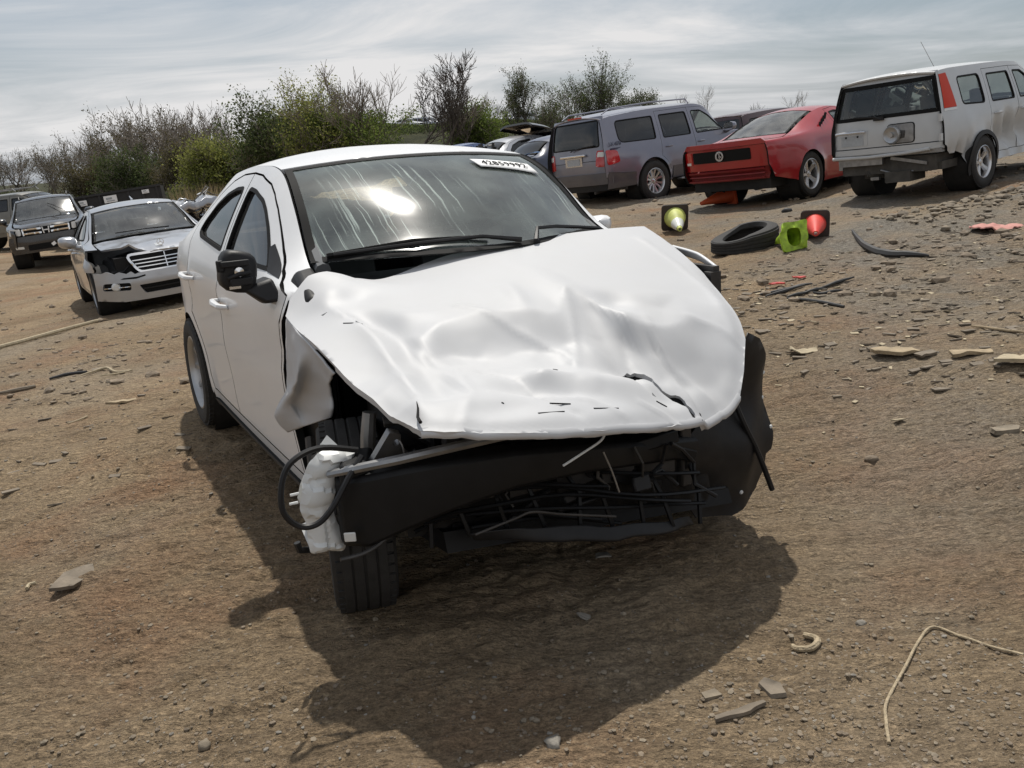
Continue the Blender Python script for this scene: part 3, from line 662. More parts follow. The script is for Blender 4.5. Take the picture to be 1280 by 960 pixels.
    xt=lambda y,z: -3.47-.04*np.exp(-((z-.5)/.2)**2)+.16*(np.abs(y)/.68)**3
    c.end('rear_bumper',[(-.68,.24),(.68,.24),(.67,.62),(-.67,.62)],xt,'white_paint',-1)
    c.end('trunk_panel',[(-.66,.625),(.66,.625),(.60,1.0),(-.60,1.0)],xt,'white_paint',-1)
    for sg in (-1,1): c.end('tail_lamp',roundp([(sg*.66,.72),(sg*.40,.74),(sg*.42,.90),(sg*.63,.92)],.03),xt,'lamp_red',-1,off=.006)
    # windshield fittings
    mb=MB(); mb.box((-1.0,0.06,1.33),(.10,.20,.05)); o=mb.build('camera_housing','black_plastic',r); bev(o,.015)
    mm=MB(); mm.box((-1.12,.0,1.26),(.03,.24,.07)); mm.tube([(-1.08,0,1.30),(-1.05,0,1.36)],.012,6); o=mm.build('rear_view_mirror','black_plastic',r); bev(o,.015)
    def wpt(x,y,o=0.): return Vector((x,y,float(c.topz(x,y))+o))
    # auction sticker: two-line quad that follows the glass
    xs=[-.925-.078*t for t in np.linspace(0,1,4)]; V=[];Fc=[]
    yy=np.linspace(.205,.50,9)
    for t in range(4):
        for y in yy: V.append(tuple(wpt(xs[t]-.03*(y-.2),y-.02*t/3*0+(.015*(3-t)/3),.003)))
    for t in range(3):
        for k in range(8): Fc.append((t*9+k,t*9+k+1,(t+1)*9+k+1,(t+1)*9+k))
    st=mesh('windshield_sticker',V,Fc,'paper_white',r); solid(st,.001,1)
    p0=wpt(-.970,.36,.0055); xa=wpt(-.977,.46)-wpt(-.963,.26); ya=wpt(-1.04,.36)-wpt(-.92,.36)
    text('sticker_number','42859992',.060,'ink_black',st,frame_m(p0,xa,ya),.0004)
    # wipers and cowl
    wiper(r,[tuple(wpt(-.385,.10,.012)),tuple(wpt(-.415,-.05,.022)),tuple(wpt(-.47,-.30,.016)),tuple(wpt(-.60,-.58,.012))])
    wiper(r,[tuple(wpt(-.375,.16,.010)),tuple(wpt(-.43,.20,.034)),tuple(wpt(-.46,.30,.030)),tuple(wpt(-.52,.46,.018)),tuple(wpt(-.59,.60,.012))])
    wiper(r,[tuple(wpt(-.62,-.60,.008)),tuple(wpt(-.50,-.3,.010)),tuple(wpt(-.43,-.02,.010))],'rubber_trim',.008)
    cw=[(x-.02,y) for x,y in arcx(-.365,-.645,.66)]
    c.top('cowl',cw+[(-.33,.70),(-.28,.4),(-.25,0),(-.28,-.4),(-.33,-.70)],'black_plastic',zfun=lambda x,y: .985+.05*(np.abs(y)/.7)**2*0-.06*(x+.6)+.008*np.sin(x*60),th=.02)
    for sg in (-1,1):
        m=MB(); m.hexa([(-.28,sg*.68,.90),(-.66,sg*.66,.98),(-.60,sg*.78,.98),(-.28,sg*.80,.90),(-.30,sg*.69,.985),(-.64,sg*.655,1.055),(-.56,sg*.74,1.05),(-.30,sg*.78,.985)])
        o=m.build('cowl_corner','bay_black',r); bev(o,.02)
    # hood
    out=[(-.429,.717),(-.30,.708),(-.195,.697),(.018,.659),(.16,.61),(.297,.547),(.38,.51),(.45,.468),(.545,.374),(.601,.306),(.65,.182),(.686,.058),(.72,-.06),(.74,-.183),(.758,-.32),(.764,-.454),(.752,-.57),(.732,-.667),(.70,-.75),(.666,-.80),(.61,-.812),(.552,-.818),(.395,-.836),(.248,-.851),(.007,-.858),(-.15,-.86),(-.323,-.854),(-.386,-.818),(-.437,-.73),(-.44,-.66),(-.38,-.58),(-.43,-.48),(-.465,-.30),(-.47,-.1),(-.475,.1),(-.46,.4)]
    cl=[(.489,-.052),(.515,-.018),(.536,.010),(.575,.020),(.609,.056),(.644,.067),(.672,.069)]; rng=random.Random(4)
    L_=[];R_=[]
    fine=[]
    for i in range(len(cl)-1):
        for j in range(4):
            t=j/4; fine.append((cl[i][0]*(1-t)+cl[i+1][0]*t,cl[i][1]*(1-t)+cl[i+1][1]*t))
    for i,(x,y) in enumerate(fine):
        w=.0105*(1-.4*i/len(fine))*rng.uniform(.5,1.7)+(.010 if i<6 else 0)
        L_.append((x+w*.5,y-w)); R_.append((x-w*.5,y+w*.8))
    tear=L_+[cl[-1]]+R_[::-1]
    holes=[tear,[(-.026+.019*math.cos(a),-.697+.014*math.sin(a)) for a in np.linspace(0,6.28,9)[:-1]],[(.50,-.30),(.506,-.292),(.512,-.305)],[(.60,-.035),(.612,-.028),(.616,-.045)],[(-.19,-.772),(-.185,-.75),(-.178,-.768)]]
    vv,T=cdt(subd(out,.016),[subd(h,.008) for h in holes],.0125)
    P=np.stack([vv[:,0],vv[:,1],hood_z(vv[:,0],vv[:,1])],-1)
    # roll the front and left edges down
    ob=np.array(subd(out,.01)); 
    d=np.empty(len(vv))
    for s0 in range(0,len(vv),2000): d[s0:s0+2000]=np.sqrt(((vv[s0:s0+2000,None]-ob[None])**2).sum(-1)).min(1)
    edge=_ss(.30,.6,vv[:,0])+_ss(.3,.5,vv[:,1])*_ss(-.1,.2,vv[:,0])
    P[:,2]-=np.clip(edge,0,1)*.018*np.exp(-(d/.028)**2)
    V,Fc,_=skin(P,T,.022,(0,0,1)); hood=mesh('hood',V,Fc,'white_paint_sun_dim',r)
    tb=[(.47,-.10),(.53,-.06),(.60,.0),(.66,.03),(.68,.09),(.64,.11),(.57,.08),(.50,.03),(.455,-.02)]  # black sheet added under the tear to paint its shade
    vv2,T2=cdt(subd(tb,.02),[],.02); V,Fc,_=skin(np.stack([vv2[:,0],vv2[:,1],hood_z(vv2[:,0],vv2[:,1])-.016],-1),T2,.004,(0,0,1)); mesh('tear_shade',V,Fc,'ink_black',hood)
    # lip flange along the front edge
    fl=[(.601,.306),(.65,.182),(.686,.058),(.74,-.183),(.764,-.454),(.732,-.667),(.666,-.80)]
    fl=[(a,b) for a,b in zip(np.interp(np.linspace(0,6,40),range(7),[q[0] for q in fl]),np.interp(np.linspace(0,6,40),range(7),[q[1] for q in fl]))]
    V=[];Fc=[]
    for k,(x,y) in enumerate(fl):
        z=float(hood_z(x-.012,y))-.018
        V+=[(x-.012,y,z+.004),(x+.004,y,z-.006),(x+.004,y,z-.020),(x-.02,y,z-.026)]
    for k in range(39):
        for j in range(3): Fc.append((k*4+j,k*4+j+1,(k+1)*4+j+1,(k+1)*4+j))
    mesh('hood_lip',V,Fc,'white_paint_sun_dim',hood)
    # black scratches on the hood skin
    for pts in ([(.49,-.305),(.50,-.295)],[(.66,-.42),(.668,-.36)],[(.69,-.30),(.692,-.22)],[(.63,-.55),(.634,-.545)],[(.64,-.05),(.65,-.02)],[(-.06,-.74),(-.03,-.72),(-.02,-.69)],[(.70,-.48),(.70,-.40)]):
        m=MB(); m.tube([(x,y,float(hood_z(x,y))+.0005) for x,y in pts],.0022,5); m.build('scratch','ink_black',hood)
    # crease crack at the front right corner of the hood
    m=MB(); m.tube([(x,y,float(hood_z(x,y))+.001) for x,y in [(.66,-.795),(.63,-.79),(.60,-.775),(.57,-.765)]],[.005,.004,.003,.001],5); m.build('crack','ink_black',hood)
    # crushed right fender
    FEND=[[(-.320,-.855,.925),(-.165,-.86,.900),(.019,-.86,.857),(.113,-.84,.808)],
     [(-.400,-.85,.784),(-.147,-.875,.825),(-.097,-.84,.801),(-.011,-.82,.754)],
     [(-.440,-.85,.66),(-.156,-.885,.745),(-.290,-.838,.662),(-.081,-.8,.691)],
     [(-.48,-.90,.551),(-.356,-.87,.617),(-.370,-.832,.587),(-.08,-.8,.646)],
     [(-.49,-.86,.477),(-.375,-.84,.519),(-.320,-.825,.541),(-.144,-.79,.602)]]
    Q,Fc=grid_surf(FEND,9)
    Q=Q+np.stack([0*Q[:,0],.004*fbm(Q[:,0]*14,Q[:,2]*14,3,2),.0*Q[:,0]],-1)
    f=mesh('fender',Q,Fc,'white_paint_sun_dim',r); solid(f,.006,1); f['label']='crumpled white right front fender folded outward at its tip'
    FB=[[(-.36,-.83,1.02),(-.40,-.80,1.03),(-.46,-.74,1.045)],[(-.39,-.845,.95),(-.36,-.835,.97),(-.38,-.79,1.0)],[(-.42,-.848,.86),(-.38,-.852,.90),(-.33,-.845,.935)]]
    
    # torn left fender edge
    FL=[[(-.28,.74,1.00),(-.1,.72,.985),(.03,.70,.947)],[(-.28,.76,.97),(-.1,.735,.955),(.035,.71,.925)]]
    Q,Fc=grid_surf(FL,6); f=mesh('fender',Q,Fc,'white_paint',r); solid(f,.01,1); f['label']='torn strip of the left front fender'
    m=MB(); m.box((-.06,.70,.90),(.20,.03,.10)); m.box((.03,.69,.87),(.04,.05,.12)); o=m.build('fender_bracket','dark_steel',r)
    # engine bay
    m=MB()
    m.box((-.30,0,.60),(.05,1.4,.75)); m.build('firewall','bay_black',r)
    m=MB(); m.box((.0,-.05,.52),(.44,.72,.42)); m.box((.05,-.1,.77),(.34,.5,.07)); m.tube([(-.1,-.32,.72),(.1,-.36,.74),(.25,-.2,.70)],.035,8); o=m.build('engine','bay_black',r); bev(o,.03)
    m=MB(); m.box((.36,-.12,.50),(.05,1.06,.40)); m.box((.40,-.15,.69),(.06,1.1,.04)); 
    for k in range(7): m.box((.39,-.12,.36+.045*k),(.012,1.0,.012))
    m.build('radiator','bay_black',r)
    for sg,y0 in ((-1,-.60),(1,.52)):
        m=MB(); m.box((.08-.14*(sg>0),y0-.04*(sg<0),.48),(.78-.3*(sg>0),.09,.11)); m.build('chassis_rail','bay_black',r)
        m=MB(); m.lathe([(.0,.80),(.09,.80),(.13,.74),(.15,.45)],20,'z',(-.02,sg*.56,0)); m.build('strut_tower','bay_black',r)
    m=MB(); m.tube([(.25,-.788,.711),(.25,-.800,.640),(.24,-.804,.56)],[.021,.023,.024],10); m.build('headlamp_bracket','steel',r)
    br=[(-.813,.709),(-.779,.695),(-.772,.643),(-.735,.611),(-.772,.596),(-.859,.615)]
    vv,T=cdt(subd(br,.02),[[(-.79+.011*math.cos(a),.672+.011*math.sin(a)) for a in np.linspace(0,6.28,9)[:-1]]],.02); V,Fc,_=skin(np.stack([.42+.05*(vv[:,1]-.6)/.1,vv[:,0],vv[:,1]],-1),T,.02,(1,0,0)); mesh('mounting_bracket',V,Fc,'steel',r)
    m=MB(); m.tube([(.34,-.78,.70),(.40,-.55,.715),(.42,-.2,.70),(.40,.15,.67),(.34,.42,.64)],.022,8,squash=.7); m.build('radiator_support','dark_steel',r)
    for (y,z0,z1) in ((-.62,.40,.70),(-.20,.38,.69),(.22,.30,.66)):
        m=MB(); m.box((.43,y,(z0+z1)/2),(.03,.045,z1-z0)); o=m.build('support_post','dark_steel',r); bev(o,.006,1)
    wire_=[(.30,-.70,.66),(.36,-.62,.60),(.42,-.50,.63),(.46,-.40,.60),(.45,-.30,.62)]
    m=MB(); m.tube(wire_,.018,8); m.build('coolant_hose','black_plastic',r)
    m=MB(); m.tube([(.20,-.66,.70),(.28,-.60,.62),(.40,-.66,.58)],.012,7); m.build('coolant_pipe','steel',r)
    for k in range(5):
        m=MB(); m.box((.455,-.55+.16*k,.50-.02*k),(.012,.13,.10),rot=Matrix.Rotation(.12*(k%3-1),3,'X')); m.build('condenser_panel','dark_steel',r)
    # bumper beam: bent bar pushed to the right, with its silver upper edge
    cl=[(.40,-.955,.490),(.46,-.90,.497),(.53,-.80,.535),(.575,-.68,.560),(.585,-.50,.565),(.55,-.25,.53),(.50,.0,.48),(.44,.25,.43),(.38,.40,.40)]
    hh=[.108,.112,.095,.078,.060,.048,.042,.04,.04]
    V=[];Fc=[]
    for (x,y,z),h in zip(cl,hh):
        V+=[(x-.05,y+.01,z-h),(x+.01,y,z-h*.9),(x+.018,y,z),(x+.01,y,z+h*.9),(x-.05,y+.01,z+h)]
    n=len(cl)
    for k in range(n-1):
        for j in range(4): Fc.append((k*5+j,k*5+j+1,(k+1)*5+j+1,(k+1)*5+j))
    Fc+= [(4,3,2,1,0),tuple((n-1)*5+j for j in range(5))]
    o=mesh('bumper_beam',V,Fc,'bay_black',r,True,40); bev(o,.012,2)
    m=MB(); m.tube([(.385,-.965,.600),(.45,-.915,.622),(.52,-.808,.645),(.57,-.688,.664),(.60,-.522,.675),(.615,-.40,.668)],[.013,.016,.017,.017,.017,.015],8,squash=.8); m.build('beam_edge','steel',r)
    m=MB(); m.box((.37,-.88,.535),(.16,.09,.19),rot=Matrix.Rotation(rad(-22),3,'Z')); o=m.build('crash_can','bay_black',r); bev(o,.015)
    # clutter hanging in the torn-open nose
    rq=random.Random(77)
    for k in range(16):
        y=rq.uniform(-.66,.16); z=rq.uniform(.40,.60)-.12*(y+.2); x=.50-.25*abs(y+.1)+rq.uniform(-.02,.05); L=rq.uniform(.06,.22)
        m=MB(); M=Matrix.Rotation(rq.uniform(-.5,.5),3,'X')@Matrix.Rotation(rq.uniform(-.4,.4),3,'Y'); m.box((x,y,z-.06),(rq.uniform(.01,.03),L,rq.uniform(.012,.05)),rot=M); o=m.build('broken_bracket' if k%2 else 'torn_plastic',('bay_black','black_plastic')[k%2],r); bev(o,.005,1)
    for k in range(9):
        y=rq.uniform(-.75,.35); z=.56-.16*(y+.3); P=[(.54-.2*abs(y),y,z)]
        for j in range(4): P.append((P[-1][0]+rq.uniform(-.03,.03),P[-1][1]+rq.uniform(-.06,.08),P[-1][2]-rq.uniform(.01,.07)))
        m=MB(); m.tube(P,rq.uniform(.003,.007),6); m.build('loose_wire',('black_plastic','dark_steel')[k%2],r)
    # lower grille remains and undertray
    lowz=pch([(-.80,.33),(-.66,.372),(-.42,.355),(-.05,.265),(.25,.205),(.42,.17)]); rs_=random.Random(21)
    for k in range(7):
        m=MB(); y0=-.78+rs_.uniform(0,.12); y1=.30-rs_.uniform(0,.22)+.02*k; P=[]
        for u in np.linspace(0,1,12):
            y=y0+(y1-y0)*u; z=float(lowz(y))+.026*k+.012*math.sin(u*5+k*1.7)*(1 if k%2 else .5); x=.47+.07*math.cos(y*2.2)-.03*abs(3-k)/3+.012*math.sin(u*9+k*2)
            P.append((x,y,z))
        m.tube(P[rs_.randrange(0,4):12-rs_.randrange(0,5)],.0095,6,squash=.6); m.build('grille_slat','bay_black',r)
    for k in range(9):
        y=-.72+.115*k; z=float(lowz(y)); m=MB(); m.tube([(.47+.07*math.cos(y*2.2),y,z-.012),(.46+.06*math.cos(y*2.2),y+rs_.uniform(-.03,.03),z+.09),(.44,y+rs_.uniform(-.05,.05),z+.17)],.008,5); m.build('grille_rib','bay_black',r)
    c.end('radiator_shroud',[(-.76,.36),(-.42,.38),(-.05,.29),(.25,.23),(.34,.22),(.32,.42),(.1,.50),(-.4,.56),(-.62,.56),(-.76,.46)],lambda y,z: .40+.03*np.cos(y*2.2)+.010*np.sin(y*85)+.012*vnoise(y*9,z*12,3),'bay_black',1,th=.03,step=.03)
    # torn lower lip dangling under the nose
    LP=[[(.52,-.62,.375),(.56,-.35,.345),(.56,-.05,.275),(.50,.18,.225)],[(.50,-.60,.345),(.58,-.35,.305),(.58,-.02,.235),(.50,.20,.195)],[(.46,-.58,.335),(.55,-.33,.285),(.55,.0,.22),(.47,.20,.18)]]
    Q,Fc=grid_surf(LP,7); Q[:,2]+=.008*fbm(Q[:,0]*12,Q[:,1]*12,2,4); o=mesh('lower_lip',Q,Fc,'black_plastic',r); solid(o,.006,1)
    m=MB(); m.hexa([(-.7,-.66,.20),(.44,-.66,.30),(.44,.42,.19),(-.7,.66,.20),(-.7,-.66,.24),(.42,-.66,.36),(.42,.42,.24),(-.7,.66,.24)]); o=m.build('undertray','bay_black',r)
    m=MB(); m.box((-1.9,0,.24),(2.6,1.34,.06)); m.tube([(-.6,.1,.2),(-2.2,.1,.19),(-3.0,.35,.25)],.035,8); m.box((-2.57,0,.30),(.10,1.3,.10)); m.build('underbody','underbody',r)
    # loose wires and hoses
    def wire(pts,rr,mat,nm='wire'):
        P=np.array(pts,float); t=np.linspace(0,len(P)-1,len(P)*5); k=np.clip(t.astype(int),0,len(P)-2); f=(t-k)[:,None]
        g=lambda j: P[np.clip(j,0,len(P)-1)]
        Q=.5*(2*g(k)+(g(k+1)-g(k-1))*f+(2*g(k-1)-5*g(k)+4*g(k+1)-g(k+2))*f**2+(3*g(k)-g(k-1)-3*g(k+1)+g(k+2))*f**3)
        m=MB(); m.tube([tuple(q) for q in Q],rr,7); return m.build(nm,mat,r)
    wire([(.42,-.889,.663),(.42,-.99,.69),(.43,-1.068,.674),(.44,-1.105,.627),(.45,-1.115,.551),(.45,-1.078,.50),(.46,-1.03,.499),(.47,-.986,.541),(.46,-.93,.61),(.44,-.885,.65)],.0085,'black_plastic','hose')
    wire([(.68,-.257,.655),(.68,-.272,.628),(.68,-.331,.605),(.68,-.40,.581)],.0035,'tank_white')
    wire([(.62,-.228,.567),(.62,-.2,.50),(.62,-.177,.431)],.003,'steel')
    wire([(.57,-.628,.399),(.57,-.5,.414),(.57,-.442,.419),(.57,-.341,.386),(.57,-.158,.332)],.004,'dark_steel')
    wire([(.47,-.985,.385),(.47,-.922,.385),(.48,-.874,.405),(.50,-.825,.45)],.006,'dark_steel')
    wire([(.44,-.79,.705),(.46,-.775,.66),(.46,-.77,.62),(.455,-.75,.60)],.003,'steel')
    wire([(.3,-.55,.62),(.4,-.5,.60),(.5,-.3,.63),(.45,-.05,.60)],.012,'bay_black','hose')
    for (x,y,z) in ((.475,-.885,.452),(.465,-.95,.440)):
        m=MB(); m.box((0,0,0),(.006,.032,.028)); o=m.build('clip','tank_white',r); o.location=(x,y,z); o.rotation_euler=(0,.1,-.5); bev(o,.004)
    wire([(-.15,-.86,.475),(-.08,-.85,.50),(-.02,-.86,.47),(.02,-.85,.44)],.012,'dark_steel','bracket'); wire([(-.30,-.83,.50),(-.22,-.85,.40),(-.16,-.84,.33)],.016,'dark_steel','bracket')
    # washer bottle hanging out beside the beam
    wb_=[(-.976,.659),(-.919,.663),(-.869,.648),(-.89,.605),(-.929,.567),(-.958,.48),(-.95,.442),(-.93,.401),(-.936,.355),(-1.036,.372),(-1.035,.463),(-1.048,.502),(-1.035,.569),(-1.012,.633)]
    vv,T=cdt(subd(roundp(wb_,.012,3),.009),[],.009)
    bx=np.array(subd(wb_,.008)); dd=np.sqrt(((vv[:,None]-bx[None])**2).sum(-1)).min(1)
    xx=.345+.045*(1-np.exp(-dd/.014))+.006*np.sign(np.sin(vv[:,1]*38+vv[:,0]*12))*(dd>.010)+.004*np.abs(fbm(vv[:,0]*20,vv[:,1]*13,2,8))-.014*np.exp(-np.abs(vv[:,1]-.51)/.006)-.012*np.exp(-np.abs(vv[:,1]-.585-.2*(vv[:,0]+1))/.005)-.010*np.exp(-np.abs(vv[:,0]+.985)/.006)*(vv[:,1]<.5)
    V,Fc,_=skin(np.stack([xx,vv[:,0],vv[:,1]],-1),T,.10,(1,0,0)); o=mesh('washer_bottle',V,Fc,'tank_white',r,True,22)
    for (y,z) in ((-1.05,.545),(-1.055,.52)):
        m=MB(); m.tube([(.33,y+.01,z),(.33,y-.014,z)],.004,6); m.build('bottle_clip','tank_white',o)
    m=MB(); m.tube([(.3,-1.02,.36),(.32,-1.055,.375),(.32,-1.06,.40)],.010,6); m.build('bottle_outlet','black_plastic',o)
    # left wheel-arch liner, hanging
    li=[(.50,.78),(.575,.745),(.625,.68),(.666,.557),(.688,.373),(.674,.314),(.643,.303),(.651,.227),(.617,.166),(.53,.135),(.453,.12),(.29,.155),(.205,.30),(.22,.46),(.36,.56),(.44,.66)]
    lx=lambda y,z: .40-.60*np.maximum(0,y-.50)**1.3+.06*(1-(y-.2)/.5)*.5+.02*np.sin(z*16+y*4)+.015*vnoise(y*10,z*8,4)
    lo=c.end('wheel_liner',subd(li,.03),lx,'black_plastic',1,th=.004,step=.035)
    for (y,z) in ((.672,.50),(.683,.395),(.655,.60),(.50,.20)):
        m=MB(); m.lathe([(0,.006),(.006,.004),(.008,0)],8,'x',(float(lx(y,z))+.002,y-.006,z)); m.build('liner_clip','tank_white',lo)
    wire([(.40,.461,.549),(.42,.491,.458),(.43,.547,.343),(.44,.606,.194)],.010,'black_plastic','seal_strip')
    m=MB(); m.box((.36,.28,.28),(.03,.18,.04),rot=Matrix.Rotation(rad(-20),3,'X')); o=m.build('broken_bracket','bay_black',r); bev(o,.012)
    # wheels
    for (x,y,sg,st_) in ((0,-.785,-1,-15),(-.06,.60,1,-8),(-2.57,-.755,-1,0),(-2.57,.755,1,0)):
        wheel(r,(x,y,.311),sg,.311,.19,.205,'ten',steer=st_)
    for sg in (-1,1):   # dark rear wheel housings
        m=MB(); m.lathe([(.36,0),(.36,.24)],28,'y',(-2.57,-.82 if sg<0 else .58,.31)); m.lathe([(.0,0),(.36,0)],28,'y',(-2.57,-.58 if sg<0 else .58,.31)); m.build('wheel_housing','underbody',r)
    # door mirrors: right one has lost its cap, left one keeps it
    m=MB()
    n=16
    rings=[(-.075,.90),(-.07,1.0),(.0,1.03),(.035,.98),(.05,.80)]
    for (x,a) in rings:
        for k in range(n):
            t=2*math.pi*k/n; cy=abs(math.cos(t))**.62*math.copysign(1,math.cos(t)); cz=abs(math.sin(t))**.62*math.copysign(1,math.sin(t))
            m.V.append((-.62+x*.7,-.93+.062*cy*a+.014*cz,1.062+.072*cz*a-.016*cy))
    for i in range(len(rings)-1):
        for k in range(n): m.F.append((i*n+k,i*n+(k+1)%n,(i+1)*n+(k+1)%n,(i+1)*n+k))
    m.F.append(tuple(range((len(rings)-1)*n,len(rings)*n))); m.F.append(tuple(range(n))[::-1])
    hs=m.build('door_mirror','black_plastic',r,True,50)
    m=MB(); m.box((-.585,-.945,1.095),(.03,.10,.022)); m.box((-.585,-.93,1.03),(.03,.08,.028)); m.tube([(-.58,-.895,1.06),(-.57,-.935,1.058),(-.58,-.975,1.045)],.010,7); m.box((-.59,-.995,1.09),(.02,.024,.04)); o=m.build('mirror_frame','black_plastic',hs); bev(o,.008)
    m=MB(); m.lathe([(0,.018),(.017,.016),(.02,0)],12,'x',(-.586,-.935,1.065)); m.box((-.58,-.955,1.012),(.010,.04,.010)); m.build('mirror_motor','chrome',hs)
    m=MB(); m.hexa([(-.64,-.80,.93),(-.54,-.80,.95),(-.55,-.86,.945),(-.63,-.86,.935),(-.69,-.82,1.03),(-.58,-.82,1.03),(-.59,-.93,1.0),(-.67,-.93,1.0)]); o=m.build('mirror_foot','black_plastic',hs); bev(o,.012)
    door_mirror(r,(-.93,.74,1.055),1,'white_paint',.6,-40)
    # cabin
    cabin(r,-.36,-2.75,.70,.30,1.0,[(-1.15,-.36,.5,.58),(-1.15,.36,.5,.58),(-2.05,0,1.25,.50)],mat='interior',dashx=-.50,wheel_side=1)
    m=MB(); 
    for sg in (-1,1): m.tube([(-.62,sg*.62,1.03),(-.9,sg*.585,1.18),(-1.2,sg*.54,1.33),(-1.6,sg*.53,1.37),(-2.3,sg*.52,1.33)],.03,8)
    m.build('headliner_rail','interior_grey',r)
build_hero()

# ------------------------------------------------------------------ terrain
def G0(x): 
    xx=np.clip(x,-10.2,16); return .09*(xx-.55*np.tanh(xx/.55))
def smooth(a,b,x): t=np.clip((x-a)/(b-a),0,1); return t*t*(3-2*t)
def terrain(x,y):
    x=np.asarray(x,float); y=np.asarray(y,float); g=G0(x)
    dx=x-HX; dy=y-HY; c,s=math.cos(HYAW),math.sin(HYAW); lx=c*dx+s*dy; ly=-s*dx+c*dy
    m=np.exp(-((lx+1.3)/2.6)**4-(ly/1.5)**4); g=g*(1-m)
    q=x/np.maximum(y,5); bank=smooth(49,63,y-.15*x)*smooth(-.30,-.235,q)*(1-smooth(.06,.2,q)); g=g*(1-bank)+bank*(1.41+.0225*np.minimum(y,180)-.0625*np.clip(x,-40,8))
    g=g+.34*smooth(12,24,y)*smooth(-5,-.5,x)*(1-smooth(1.5,4.5,x))
    g=g-.9*smooth(40,120,y)*smooth(10,40,x)-.4*smooth(30,80,y)*(1-smooth(-40,-12,x))
    g=g+.25*fbm(x*.05,y*.05,3,21)*smooth(25,60,y)
    return g
def gz(x,y): return float(terrain(np.array([x]),np.array([y]))[0])
def rough(x,y):
    """trodden dirt: flattish plates, ridges from tracks, clods"""
    x=np.asarray(x,float); y=np.asarray(y,float)
    u=x*.94+y*.34; v=-x*.34+y*.94                      # ridges run left-right, slightly tilted
    r=.030*fbm(x*.6,y*.6,3,31)
    r=r+.013*fbm(u*1.6,v*4.2,3,41)
    w=.5+.5*vnoise(x*.8,y*.8,43)
    rid=1-np.abs(fbm(u*2.2,v*7.5,3,47)); r=r+.016*np.clip(rid,0,1)**3*w
    r=r+.010*fbm(u*7,v*15,4,53,.6)*(.4+.8*w)
    cl=fbm(x*26,y*26,2,59); cl2=fbm(u*34,v*52,3,83,.6); r=r+.0035*cl2*(.5+.5*w); r=r+.008*np.clip(cl-.30,0,1)*(.3+vnoise(x*1.3,y*1.3,61).clip(0,1)*1.6)
    # old wheel tracks across the yard
    for (x0,y0,an,wd) in ((-3.2,4.2,.28,.13),(-2.6,5.6,.28,.13),(2.4,3.0,-.35,.12),(3.6,3.9,-.35,.12)):
        dt=-(x-x0)*math.sin(an)+(y-y0)*math.cos(an)+.05*vnoise(x*.9,y*.9,91); tr=np.exp(-(dt/wd)**4); r=r-.016*tr+.010*np.exp(-((np.abs(dt)-wd*1.35)/.05)**2)+.004*tr*np.sign(np.sin((x*math.cos(an)+y*math.sin(an))*52))
    # rubble ridge in front of the right-hand row and gravelly hollow near lower right
    d=np.hypot((x-7.4)/3.0,(y-10.6-.25*(x-7.4))/.9); r=r+.10*np.exp(-d**2)+.03*np.exp(-d**2)*fbm(x*5,y*5,3,67)
    r=r-.02*np.exp(-np.hypot((x-.95)/.5,(y-2.15)/.3)**2)
    return r*(1-.6*smooth(18,40,y))
def gzr(x,y): return gz(x,y)+float(rough(np.array([x]),np.array([y]))[0])
def axis_pts(lo,hi,a,b,st,gr):
    """dense spacing st inside [a,b], growing by gr outside up to lo/hi"""
    p=list(np.arange(a,b+st*.5,st)); s=st; q=p[-1]
    up_=[]
    while q<hi: s=min(s*gr,25); q+=s; up_.append(q)
    s=st; q=p[0]; dn=[]
    while q>lo: s=min(s*gr,25); q-=s; dn.append(q)
    return np.array(dn[::-1]+p+up_)
